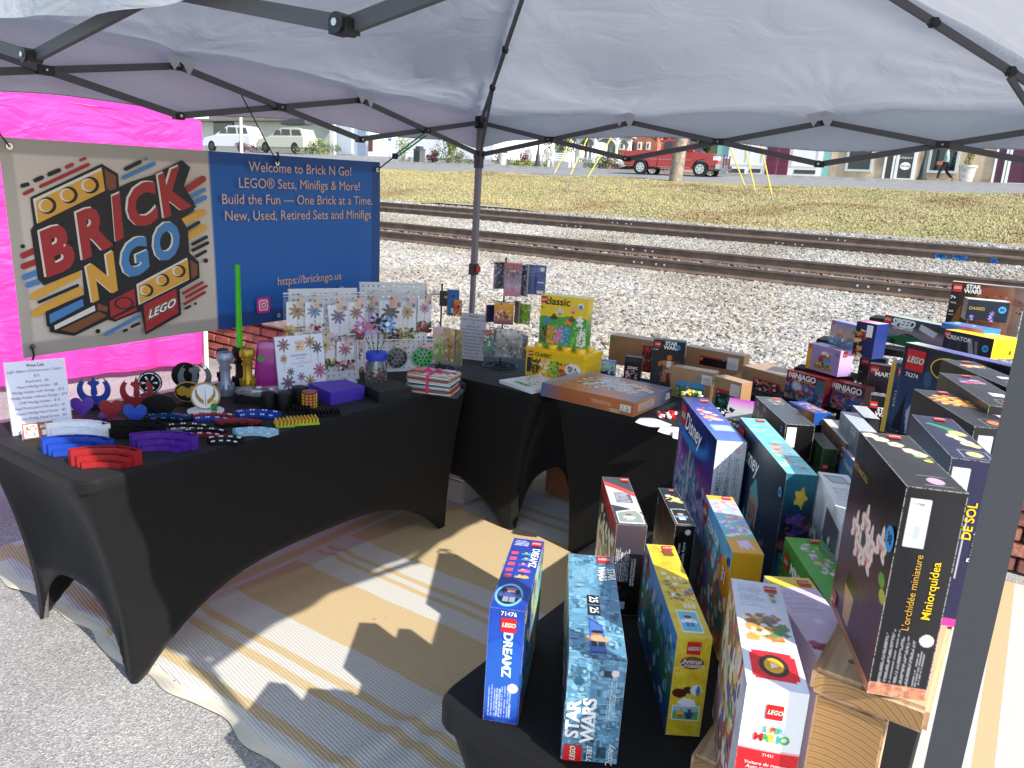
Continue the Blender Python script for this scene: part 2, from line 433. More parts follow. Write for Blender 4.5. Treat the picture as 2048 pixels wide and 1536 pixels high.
track(7.55, .80, 9.05, .90, 'nearer railway track with two brown rails over wooden ties', (-30, 9), [(7.55, .80, -2.2), (9.05, .90, -3.1), (7.55, .80, 1.2)])
track(12.55, 1.10, 14.05, 1.21, 'farther railway track with dark rails below the dry grass bank', (-36, 12), [(12.55, 1.1, -6.6), (14.05, 1.21, -6.0), (12.55, 1.1, -1.4), (14.05, 1.21, -.9)])
blue = mat('marking_paint_blue', (.03, .22, .62), .7)
mb = MB()
for (px, py, r) in ((1880, 510, .11), (1921, 497, .13), (1990, 516, .06)):
    c = Pv(px, py, 12.43)
    cu_ = (c - ORG).dot(E1); zc9 = 1.1 - .172 + .088
    for q in range(9): d_ = random.uniform(-1, 1) * r * .7; e_ = random.uniform(-.03, .03); mb.add([L(cu_ + d_ + math.cos(a) * r * .5, 12.525, zc9 + e_ + .03 * math.sin(a)) for a in lin(0, 5.6, 9)], [tuple(range(9))])
tag(mb.obj('paint_marking', blue), 'bright blue sprayed paint blotches on the far rails', 'paint mark', kind='thing')
# dark debris beside the far track
mb = MB()
for i in range(90):
    c = L(1.9 + random.uniform(-1.2, .9) , 15.2 + random.uniform(-.45, .45), 1.12)
    mb.box(c, (random.uniform(.05, .3), random.uniform(.04, .12), .05), 0, Matrix.Rotation(random.uniform(0, 3), 3, 'Z') @ Matrix.Rotation(random.uniform(-.4, .4), 3, 'X'))
tag(mb.obj('debris', mat('charred_wood', (.03, .028, .026), .9)), 'dark splintered debris lying beside the far track', 'debris', kind='stuff')

# ---- brick retaining wall
bw = tag(empty('retaining_wall', L(0, VW, 0)), 'low red brick retaining wall holding back the gravel', 'brick wall')
bpy.context.view_layer.update(); inv = bw.matrix_world.inverted()
bm_ = [mat('brick_' + str(i), c, .9, noise=.3, nscale=14, bump=.5, bscale=50) for i, c in enumerate(((.36, .13, .09), (.42, .17, .12), (.30, .12, .09)))]
mort = mat('mortar', (.13, .09, .075), .95, bump=.4)
capm = mat('cap_stone', (.34, .29, .23), .9, noise=.5, nscale=5, bump=.7, bscale=20)
mb = MB(); c0 = L(-15, VW + .13, .21); mb.beam(c0, L(12, VW + .13, .21), .22, .42)
o = mb.obj('mortar_bed', mort); o.parent = bw; o.matrix_parent_inverse = inv
bme = []
for q in bm_:
    x = MB(); x.bevbox((0, 0, 0), (.205, .06, .066), .006); bme.append(x.mesh('brick', q))
cnt = 0
rest = MB()
for row in range(5):
    z = .045 + row * .078
    for i in range(-14, 60):
        u = -5.2 + i * .217 + (row % 2) * .108
        if (-3.5 < u < -1.1) or (2.7 < u < 4.3):
            o = link('brick', random.choice(bme)); o.matrix_world = Matrix.Translation(L(u, VW - .005 + random.uniform(-.004, .004), z)) @ Matrix.Rotation(TH + random.uniform(-.015, .015), 4, 'Z')
            o.parent = bw; o.matrix_parent_inverse = inv; cnt += 1
        elif -8 < u < 8:
            rest.bevbox(L(u, VW - .005, z), (.205, .06, .066), .006, 0, Matrix.Rotation(TH, 3, 'Z'))
o = rest.obj('brickwork', bm_[0]); o['kind'] = 'stuff'; o.parent = bw; o.matrix_parent_inverse = inv
for i in range(-14, 14):
    x = MB(); x.bevbox((0, 0, 0), (.42, .36, .105), .022); 
    for k in range(len(x.v)): x.v[k] = tuple(q + random.uniform(-.006, .006) for q in x.v[k])
    o = x.obj('cap_stone', capm); o.matrix_world = Matrix.Translation(L(i * .45, VW + .1, .475)) @ Matrix.Rotation(TH + random.uniform(-.02, .02), 4, 'Z') @ Matrix.Rotation(random.uniform(-.02, .02), 4, 'X')
    o.parent = bw; o.matrix_parent_inverse = inv
# ================================================================ rug
m, n, l, b = node_mat('woven_rug'); _M['rug'] = m
geo = n.new('ShaderNodeNewGeometry')
def dotn(vec, off):
    d = n.new('ShaderNodeVectorMath'); d.operation = 'DOT_PRODUCT'; l.new(geo.outputs['Position'], d.inputs[0]); d.inputs[1].default_value = tuple(vec)
    s = n.new('ShaderNodeMath'); s.operation = 'SUBTRACT'; l.new(d.outputs['Value'], s.inputs[0]); s.inputs[1].default_value = off; return s.outputs[0]
vv = dotn(NN, ORG.dot(NN)); uu = dotn(E1, ORG.dot(E1))
def math2(op, a, b_=None):
    q = n.new('ShaderNodeMath'); q.operation = op
    for i, x in enumerate((a, b_)):
        if x is None: continue
        if isinstance(x, (int, float)): q.inputs[i].default_value = x
        else: l.new(x, q.inputs[i])
    return q.outputs[0]
wob = n.new('ShaderNodeTexNoise'); wob.inputs['Scale'].default_value = 3.0; l.new(geo.outputs['Position'], wob.inputs['Vector'])
vj = math2('ADD', vv, math2('MULTIPLY', math2('SUBTRACT', wob.outputs[0], .5), .025))
def band(x, a, c): return math2('MULTIPLY', math2('GREATER_THAN', x, a), math2('LESS_THAN', x, c))
tan = None
for a, c in ((-2.66, -2.62), (-2.48, -2.44), (-2.40, -2.365), (-2.22, -1.89), (-1.78, -1.752), (-1.72, -1.69), (-1.57, -.96), (-.84, -.80), (-.74, -.70), (-.5, -.2)):
    q = band(vj, a, c); tan = q if tan is None else math2('MAXIMUM', tan, q)
inside = math2('MULTIPLY', math2('GREATER_THAN', uu, .53), math2('LESS_THAN', uu, 2.95))
tan = math2('MULTIPLY', tan, inside)
side = math2('MAXIMUM', band(uu, .44, .5), band(uu, 3.10, 3.16))
side = math2('MAXIMUM', side, band(uu, -.45, -.36))
side = math2('MAXIMUM', side, math2('MULTIPLY', band(vj, -2.66, -2.60), math2('LESS_THAN', uu, .5)))
tan = math2('MAXIMUM', tan, side)
wv = n.new('ShaderNodeTexWave'); wv.wave_type = 'BANDS'; wv.bands_direction = 'DIAGONAL'; wv.inputs['Scale'].default_value = 38; wv.inputs['Distortion'].default_value = .6
tc = n.new('ShaderNodeTexCoord'); l.new(tc.outputs['Object'], wv.inputs['Vector'])
mx = n.new('ShaderNodeMix'); mx.data_type = 'RGBA'; mx.inputs[6].default_value = (.56, .54, .50, 1); mx.inputs[7].default_value = (.53, .405, .225, 1); l.new(tan, mx.inputs[0])
mr = n.new('ShaderNodeMapRange'); mr.inputs[3].default_value = .80; mr.inputs[4].default_value = 1.06; l.new(wv.outputs[0], mr.inputs[0])
m2 = n.new('ShaderNodeMix'); m2.data_type = 'RGBA'; m2.blend_type = 'MULTIPLY'; m2.inputs[0].default_value = 1; l.new(mx.outputs[2], m2.inputs[6]); l.new(mr.outputs[0], m2.inputs[7])
l.new(m2.outputs[2], b.inputs['Base Color']); b.inputs['Roughness'].default_value = .8
bp = n.new('ShaderNodeBump'); bp.inputs['Strength'].default_value = .5; bp.inputs['Distance'].default_value = .003; l.new(wv.outputs[0], bp.inputs['Height']); l.new(bp.outputs[0], b.inputs['Normal'])
def rz(u, v):
    z = .012 + .005 * math.sin(u * 2.2 + v * .8) + .004 * math.sin(v * 4.1 + u)
    for fu, hh, wd in ((.52, .012, .03), (1.62, .022, .035), (1.72, .016, .03), (2.35, .014, .04), (-.1, .01, .05)):
        z += hh * math.exp(-((u - fu - .12 * (v + 2.7)) / wd) ** 2) * (math.exp(-((v + 2.5) / .55) ** 2) if fu > 1 else 1)
    e = min(1, max(0, (v + 2.72) / .05))
    return z * (.45 + .55 * e)
us = lin(-.5, 5.6, 300); vs = lin(-2.70, .12, 140)
mb = MB(); nu = len(us)
def edge(u): return .015 * math.sin(u * 7) + .012 * math.sin(u * 17 + 1) + (.02 if abs(u - 1.66) < .05 else 0)
pts = [L(u, v + (edge(u) if j == 0 else edge(u) * max(0, 1 - j / 8)), rz(u, v)) for j, v in enumerate(vs) for u in us]
mb.add(pts, [(j * nu + i, j * nu + i + 1, (j + 1) * nu + i + 1, (j + 1) * nu + i) for j in range(len(vs) - 1) for i in range(nu - 1)])
rug = mb.obj('woven_rug', _M['rug'], smooth=True)
sm = rug.modifiers.new('thickness', 'SOLIDIFY'); sm.thickness = .006; sm.offset = -1
tag(rug, 'cream and tan striped woven outdoor rug under the tables', 'rug')
mb = MB(); us2 = lin(-.5, 2.2, 160); hem = mat('rug_hem', (.56, .50, .40), .85)
prev = None
for k in range(3):
    pts = []
    for u in us2:
        for dv, z in ((-.018 - .010 * k, .001), (-.022 - .010 * k, .010 - .002 * k), (.01, .012 - .002 * k)):
            pts.append(L(u, -2.70 + dv + edge(u) + .004 * math.sin(u * 31 + k), z + max(0, rz(u, -2.6) - .012) * .8))
    mb.add(pts, [(i * 3 + j, i * 3 + j + 1, i * 3 + j + 4, i * 3 + j + 3) for i in range(len(us2) - 1) for j in range(2)])
mb.obj('rug_hem', hem, rug, smooth=True)

# ================================================================ canopy
m, n, l, b = node_mat('canopy_cloth'); _M['canopy'] = m
def cloth(name, rgb, tr, amount, scl=5.0, bs=.9):
    m, n, l, b = node_mat(name)
    b.inputs['Base Color'].default_value = (*rgb, 1); b.inputs['Roughness'].default_value = .55
    tl = n.new('ShaderNodeBsdfTranslucent'); tl.inputs[0].default_value = (*tr, 1)
    ms = n.new('ShaderNodeMixShader'); ms.inputs[0].default_value = amount
    tc = n.new('ShaderNodeTexCoord')
    mp = n.new('ShaderNodeMapping'); mp.inputs['Scale'].default_value = (1, 1, 2.2); l.new(tc.outputs['Object'], mp.inputs[0])
    t = n.new('ShaderNodeTexNoise'); t.inputs['Scale'].default_value = scl; t.inputs['Detail'].default_value = 5; t.inputs['Distortion'].default_value = 1.2; l.new(mp.outputs[0], t.inputs['Vector'])
    v = n.new('ShaderNodeTexNoise'); v.noise_type = 'RIDGED_MULTIFRACTAL'; v.inputs['Scale'].default_value = scl * .8; v.inputs['Detail'].default_value = 3; l.new(mp.outputs[0], v.inputs['Vector'])
    ad = n.new('ShaderNodeMath'); ad.operation = 'MULTIPLY_ADD'; l.new(v.outputs[0], ad.inputs[0]); ad.inputs[1].default_value = .25; l.new(t.outputs[0], ad.inputs[2])
    bp = n.new('ShaderNodeBump'); bp.inputs['Strength'].default_value = bs; bp.inputs['Distance'].default_value = .03
    l.new(ad.outputs[0], bp.inputs['Height']); l.new(bp.outputs[0], b.inputs['Normal']); l.new(bp.outputs[0], tl.inputs['Normal'])
    l.new(b.outputs[0], ms.inputs[1]); l.new(tl.outputs[0], ms.inputs[2]); l.new(ms.outputs[0], n['Material Output'].inputs[0])
    _M[name] = m; return m
canm = cloth('canopy_cloth_white', (.54, .565, .60), (.50, .53, .58), .29, 3.2, .6)
S = 3.05; UN = S / 3
tent = tag(empty('canopy_tent', L(1.525, -1.525, 0)), 'open pop-up canopy with dark folding frame and pale roof over the stall', 'canopy tent')
bpy.context.view_layer.update(); tinv = tent.matrix_world.inverted()
def tpar(o, p=None):
    o.parent = p or tent; o.matrix_parent_inverse = tinv if p is None else p.matrix_world.inverted(); return o
ctr = (1.525, -1.525); ZE, ZPK = 2.13, 2.93
def roof_z(u, v):
    a = min(u, S - u); c = min(-v, S + v); d = max(0, min(a, c)) / 1.525
    z = ZE + (ZPK - ZE) * d
    sag = -.05 * math.sin(math.pi * min(1, d)) * (1 - abs(a - c) / 1.525 * .0)
    ridge = .03 * math.exp(-(abs(a - c) / .09) ** 2) * (d < .97)
    # wrinkles radiating from each corner and gathers at the truss tops
    w_ = 0
    for cu, cv in ((0, 0), (S, 0), (0, -S), (S, -S)):
        r = math.hypot(u - cu, v - cv); an = math.atan2(v - cv, u - cu)
        w_ += .016 * math.exp(-r / .45) * math.sin(an * 34 + r * 2) * min(1, r / .35)
    for k in (1, 2):
        for cu, cv in ((k * UN, 0), (0, -k * UN), (S, -k * UN), (k * UN, -S)):
            r = math.hypot(u - cu, v - cv); an = math.atan2(v - cv, u - cu)
            w_ += .006 * math.exp(-r / .25) * math.sin(an * 16 + 1.3) * min(1, r / .08) - .012 * math.exp(-(r / .06) ** 2)
    w_ += .004 * math.sin(u * 9 + v * 4 + 2 * math.sin(v * 3)) + .003 * math.sin(v * 17 - u * 5 + 3 * math.sin(u * 4))
    sl = -.12 * math.exp(-((u - 1.0) / .42) ** 2 - ((v + .30) / .20) ** 2) - .10 * math.exp(-((v + .85) / .42) ** 2 - ((u - .28) / .20) ** 2)
    return z + sag + ridge + w_ + sl
NS = 150
mb = MB(); g = lin(0, S, NS)
pts = [L(u, -v, roof_z(u, -v)) for v in g for u in g]
mb.add(pts, [(j * NS + i, j * NS + i + 1, (j + 1) * NS + i + 1, (j + 1) * NS + i) for j in range(NS - 1) for i in range(NS - 1)])
tpar(mb.obj('roof_cloth', canm, smooth=True))
# valance on the four sides
def side_pt(k, s, o=0.0):
    return {0: (s, o), 1: (-o, -s), 2: (S + o, -s), 3: (s, -S - o)}[k]
for k in range(4):
    mb = MB(); ns = 140; ss = lin(0, S, ns); rows = 9
    pts = []
    for s in ss:
        gather = sum(math.exp(-((s - q) / .10) ** 2) for q in (UN, 2 * UN))
        hem_z = {0: 1.94, 1: 1.925, 2: 1.955, 3: 1.935}[k] - .085 * (k == 1) * (s / S) ** 2.5 + .055 * math.exp(-((s - UN * .95) / .5) ** 2) * (k == 0) + .012 * math.sin(s * 5.3 + k)
        hem_z -= .03 * math.exp(-(s / .15) ** 2)
        for r in range(rows):
            f = r / (rows - 1)
            u0, v0 = side_pt(k, s, 0)
            zt_ = roof_z(u0, v0)
            out = .015 * math.sin(f * math.pi) * math.sin(s * 7 + 2 * f + k) + .008 * math.sin(s * 23 + f * 5) * f + .012 * f + .04 * min(1, f * 8)
            uq, vq = side_pt(k, s + (2 * s / S - 1) * .05 * min(1, f * 8), out)
            pts.append(L(uq, vq, zt_ + (hem_z - zt_) * f))
    mb.add(pts, [(i * rows + j, i * rows + j + 1, (i + 1) * rows + j + 1, (i + 1) * rows + j) for i in range(ns - 1) for j in range(rows - 1)])
    tpar(mb.obj('valance', canm, smooth=True))
    if k == 3: continue
    mb = MB()
    hp = [Vector(pts[i * rows + rows - 1]) for i in range(ns)]
    mb.tube(hp, .0022, 5); tpar(mb.obj('valance_hem', canm, smooth=True))
# gathered flaps at the truss tops
for (u, v) in ((2 * UN, -.02), (UN, -.02), (.02, -UN), (.02, -2 * UN)):
    mb = MB(); c = L(u, v, 2.085); a = E1 if abs(v) < .1 else NN
    nrm = NN if abs(v) < .1 else E1 * -1
    for dx, dz in ((-.05, -.035), (.012, -.05)):
        mb.add([c + a * (dx - .03) - nrm * .035, c + a * (dx + .045) - nrm * .04, c + a * (dx + .01) - nrm * .03 + Vector((0, 0, dz - .02)), c + Vector((0, 0, .02))], [(0, 1, 2), (0, 1, 3)])
    tpar(mb.obj('cloth_flap', canm))
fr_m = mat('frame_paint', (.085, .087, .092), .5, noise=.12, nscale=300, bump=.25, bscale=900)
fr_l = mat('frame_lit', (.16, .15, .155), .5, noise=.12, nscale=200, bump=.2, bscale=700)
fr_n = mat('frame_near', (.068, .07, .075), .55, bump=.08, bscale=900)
jo_m = mat('joint_plastic', (.012, .012, .013), .45)
bolt = mat('bolt_metal', (.6, .6, .58), .3, metal=.9)
def truss(a, c, n_, zlo, zhi, w_=.012, h_=.026, first=True):
    """scissor bars between corner points a and c (booth u, v)"""
    ua, va = a; uc, vc = c
    f = lambda t, z, o=0.0: L(ua + (uc - ua) * t / n_, va + (vc - va) * t / n_, z) + off * o
    d = (L(uc, vc) - L(ua, va)).normalized(); off = Vector((-d.y, d.x, 0))
    for t in range(n_):
        for (z0, z1, o) in ((zlo, zhi, .008), (zhi, zlo, -.008)):
            mb = MB(); mb.beam(f(t, z0, o), f(t + 1, z1, o), w_, h_); bar = tpar(mb.obj('truss_bar', fr_m))
        mb = MB(); c0 = f(t + .5, (zlo + zhi) / 2)
        mb.box(c0, (.055, .036, .032), 0, Matrix.Rotation(math.atan2(d.y, d.x), 3, 'Z')); mb.cyl(c0 - off * .022, c0 + off * .022, .004, n=8, mi=1)
        tpar(mb.obj('truss_joint', [jo_m, bolt]))
    for t in range(1, n_):
        for z in (zlo, zhi):
            mb = MB(); c0 = f(t, z); mb.cyl(c0 - off * .02, c0 + off * .02, .016, n=12); mb.cyl(c0 - off * .023, c0 + off * .023, .006, n=8, mi=1)
            mb.box(c0 + Vector((0, 0, -.004)), (.04, .03, .022), 0, Matrix.Rotation(math.atan2(d.y, d.x), 3, 'Z'))
            tpar(mb.obj('truss_pivot', [jo_m, bolt]))
ZL, ZH = 1.865, 2.055
truss((0, 0), (S, 0), 3, ZL, ZH)
truss((0, 0), (0, -S), 3, ZL, ZH)
truss((0, -S), (S, -S), 3, ZL + .01, ZH + .01)
truss((S, 0), (S, -S), 3, ZL, ZH)
for (u, v) in ((0, 0), (S, 0), (0, -S), (S, -S)):
    near = (u == S and v == -S)
    if near: u, v = [(Vector((.505, .74, 0)) - ORG).dot(q) for q in (E1, NN)]
    leg = MB()
    if near: leg.box(L(u, v, 1.25), (.034, .034, 1.7), 0, Matrix.Rotation(TH, 3, 'Z'))
    else: leg.box(L(u, v, 1.62), (.032, .032, .95), 0, Matrix.Rotation(TH, 3, 'Z'))
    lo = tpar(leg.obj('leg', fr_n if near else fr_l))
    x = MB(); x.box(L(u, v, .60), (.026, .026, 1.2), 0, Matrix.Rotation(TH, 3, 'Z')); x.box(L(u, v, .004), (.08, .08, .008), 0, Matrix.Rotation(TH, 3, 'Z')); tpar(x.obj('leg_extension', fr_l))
    x = MB()
    for z, h in ((ZL, .05), (ZH, .07), (ZL - .05, .06)):
        x.box(L(u, v, z), (.05 if z != ZL - .05 else .042,) * 2 + (h,), 0, Matrix.Rotation(TH, 3, 'Z'))
    zk = .42 if near else 1.16
    x.box(L(u, v, zk), (.046, .046, .07), 0, Matrix.Rotation(TH, 3, 'Z'))
    x.bevbox(L(u, v, zk + .005) + Vector((.03, -.02, 0)), (.03, .022, .04), .004, 1)
    tpar(x.obj('corner_bracket', [jo_m, mat('red_button', (.6, .03, .04), .4)]))
    if near:
        x = MB(); fd = Vector((-math.sin(TH), math.cos(TH), 0)) * -1
        for z in (.62, .72, .82, .92, 1.02): x.cyl(L(u, v, z) + fd * .0165, L(u, v, z) + fd * .0174, .0045, n=12)
        q_ = tpar(x.obj('adjustment_hole', jo_m)); q_['kind'] = 'stuff'
    # rafter with strut
    su = 1 if u == 0 else -1; sv = -1 if v == 0 else 1
    if near: u, v = S, -S
    rf = lambda k: L(u + su * 1.525 * k, v + sv * 1.525 * k, ZH + (ZPK - .06 - ZH) * k)
    x = MB(); x.beam(rf(0), rf(1), .014, .028); tpar(x.obj('rafter', fr_m))
    sd_ = L(su * .02, sv * 0.02) - L(0, 0)
    x = MB(); x.beam(L(u + su * .03, v + sv * .03, ZL), rf(.19) - Vector((0, 0, .02)), .014, .022); tpar(x.obj('rafter_strut', fr_m))
    for k in (.19, .36):
        x = MB(); x.cyl(rf(k) - sd_ * .8, rf(k) + sd_ * .8, .012, n=10); x.bevbox(rf(k), (.03, .03, .035), .004); x.cyl(rf(k) - RT * .02, rf(k) + RT * .02, .006, n=8, mi=1)
        tpar(x.obj('rafter_joint', [jo_m, bolt]))
x = MB(); x.cyl(L(*ctr, ZPK - .35), L(*ctr, ZPK), .02); x.cyl(L(*ctr, ZPK - .12), L(*ctr, ZPK - .04), .06); tpar(x.obj('centre_hub', jo_m))

# ================================================================ tables
blk = mat('stretch_cover', (.0024, .0024, .0028), .72, noise=.0, bump=.45, bscale=7, spec=.3)
bpar = _M['stretch_cover'].node_tree.nodes['Principled BSDF']; bpar.inputs['Sheen Weight'].default_value = .04; bpar.inputs['Sheen Roughness'].default_value = .5
def table(u0, u1, v0, v1, label, inset=.075, arch_l=.27, arch_s=.26):
    t = tag(empty('folding_table', L((u0 + u1) / 2, (v0 + v1) / 2, 0)), label, 'table', 'tables under black stretch covers')
    bpy.context.view_layer.update(); inv = t.matrix_world.inverted()
    cr_ = .06; seg = 8
    peri = []   # (u, v, corner flag)
    cs = [(u1 - cr_, v0 + cr_, -90), (u1 - cr_, v1 - cr_, 0), (u0 + cr_, v1 - cr_, 90), (u0 + cr_, v0 + cr_, 180)]
    feet = [(u1 - inset * .45, v0 + inset * 1.9), (u1 - inset * .45, v1 - inset * 1.9), (u0 + inset * 1.6, v1 - inset * 1.9), (u0 + inset * 1.6, v0 + inset * 1.9)]
    if u1 - u0 > v1 - v0:
        feet = [(u1 - inset * 1.9, v0 + inset * .45), (u1 - inset * 1.9, v1 - inset * 1.6), (u0 + inset * 1.9, v1 - inset * 1.6), (u0 + inset * 1.9, v0 + inset * .45)]
    P_ = []
    for k in range(4):
        cu, cv, a0 = cs[k]
        for i in range(seg + 1):
            a = R_(a0 + 90 * i / seg); P_.append((cu + cr_ * math.cos(a), cv + cr_ * math.sin(a), 'c', k, i / seg))
        nu_, nv_, na = cs[(k + 1) % 4]
        a = R_(a0 + 90); s0 = (cu + cr_ * math.cos(a), cv + cr_ * math.sin(a)); s1 = (nu_ + cr_ * math.cos(a), nv_ + cr_ * math.sin(a))
        ln = math.hypot(s1[0] - s0[0], s1[1] - s0[1]); m_ = 60
        for i in range(1, m_):
            f = i / m_; f = .5 + .5 * math.copysign(abs(2 * f - 1) ** .8, 2 * f - 1); P_.append((s0[0] + (s1[0] - s0[0]) * f, s0[1] + (s1[1] - s0[1]) * f, 'l' if ln > 1.2 else 's', k, f))
    rows = 16; fw = .028
    nP = len(P_); pts = []
    cent = ((u0 + u1) / 2, (v0 + v1) / 2)
    def rowpt(q, f):
        u, v, ty, k, s = q
        fk = feet[k]; fn = feet[(k + 1) % 4]
        if ty == 'c':
            a = R_([-90, 0, 90, 180][k] + 90 * s); bu, bv, bz = fk[0] + fw * .6 * math.cos(a), fk[1] + fw * .6 * math.sin(a), .0
        else:
            ea = (abs(2 * s - 1)); h = (arch_l if ty == 'l' else arch_s) * (1 - ea ** 2.4)
            dx, dy = fn[0] - fk[0], fn[1] - fk[1]; ll = math.hypot(dx, dy)
            a = fw * .6 / ll; ss = a + (1 - 2 * a) * (.5 + .5 * math.copysign(abs(2 * s - 1) ** .75, 2 * s - 1))
            ox, oy = dy / ll, -dx / ll
            bu, bv, bz = fk[0] + dx * ss + ox * fw * .6, fk[1] + dy * ss + oy * fw * .6, h
        g = 1 - (1 - f) ** 1.9
        z = .735 + (bz - .735) * f
        bow = -.028 * math.sin(math.pi * f) if ty == 's' else 0
        uu_, vv_ = u + (bu - u) * g, v + (bv - v) * g
        if ty == 's':
            d = math.hypot(cent[0] - uu_, cent[1] - vv_); uu_ += (cent[0] - uu_) / d * -bow * math.sin(math.pi * s); vv_ += (cent[1] - vv_) / d * -bow * math.sin(math.pi * s)
        if ty != 'c':
            e = min(s, 1 - s); q_ = .0045 * math.exp(-e / .10) * math.sin(e * 210 + f * 3) * max(0, f - .25) ; d = math.hypot(cent[0] - uu_, cent[1] - vv_); uu_ += (uu_ - cent[0]) / d * q_; vv_ += (vv_ - cent[1]) / d * q_
        return L(uu_, vv_, z)
    mb = MB()
    topc = [L(q[0] + (cent[0] - q[0]) * .01, q[1] + (cent[1] - q[1]) * .01, .74) for q in P_]
    pts = topc + [L(q[0], q[1], .733) for q in P_] + [L(q[0], q[1], .70) for q in P_]
    for r in range(rows + 1):
        f = r / rows; f2 = .045 + .955 * f
        pts += [rowpt(q, f2) for q in P_]
    nr = rows + 4
    fs = [(j * nP + i, j * nP + (i + 1) % nP, (j + 1) * nP + (i + 1) % nP, (j + 1) * nP + i) for j in range(nr - 1) for i in range(nP)]
    fs.append(tuple(range(nP)))
    mb.add(pts, fs)
    o = mb.obj('stretch_cover', blk, auto=True); o.parent = t; o.matrix_parent_inverse = inv
    sm = o.modifiers.new('cloth', 'SOLIDIFY'); sm.thickness = .002; sm.offset = -1
    mb = MB(); mb.box(L(cent[0], cent[1], .715), (u1 - u0 - .07, v1 - v0 - .07, .036), 0, Matrix.Rotation(TH, 3, 'Z'))
    o = mb.obj('tabletop', mat('table_plastic', (.5, .5, .48), .5)); o.parent = t; o.matrix_parent_inverse = inv
    mg = mat('table_leg_metal', (.2, .2, .2), .4, metal=.6)
    for fu, fv in feet:
        mb = MB(); mb.cyl(L(fu, fv, .004), L(fu + (cent[0] - fu) * .12, fv + (cent[1] - fv) * .05, .70), .012); o = mb.obj('leg', mg); o.parent = t; o.matrix_parent_inverse = inv
    return t
table(.06, .82, -2.92, -1.06, 'black covered table along the left side under the banner')
table(-.62, 1.20, -1.03, -.29, 'black covered table at the back corner carrying the yellow boxes')
table(1.27, 3.02, -1.03, -.29, 'black covered table at the back holding the cardboard cartons')
table(2.24, 2.975, -3.03, -1.12, 'black covered table in front crowded with upright toy boxes')
# ================================================================ printed cartons
m, n, l, b = node_mat('printed_card')
at = n.new('ShaderNodeAttribute'); at.attribute_name = 'print'
l.new(at.outputs['Color'], b.inputs['Base Color']); b.inputs['Roughness'].default_value = .34; b.inputs['Specular IOR Level'].default_value = .45
tc = n.new('ShaderNodeTexCoord'); t = n.new('ShaderNodeTexNoise'); t.inputs['Scale'].default_value = 9; t.inputs['Detail'].default_value = 4; l.new(tc.outputs['Object'], t.inputs['Vector'])
bp = n.new('ShaderNodeBump'); bp.inputs['Strength'].default_value = .25; bp.inputs['Distance'].default_value = .008; l.new(t.outputs[0], bp.inputs['Height']); l.new(bp.outputs[0], b.inputs['Normal'])
CARD = m

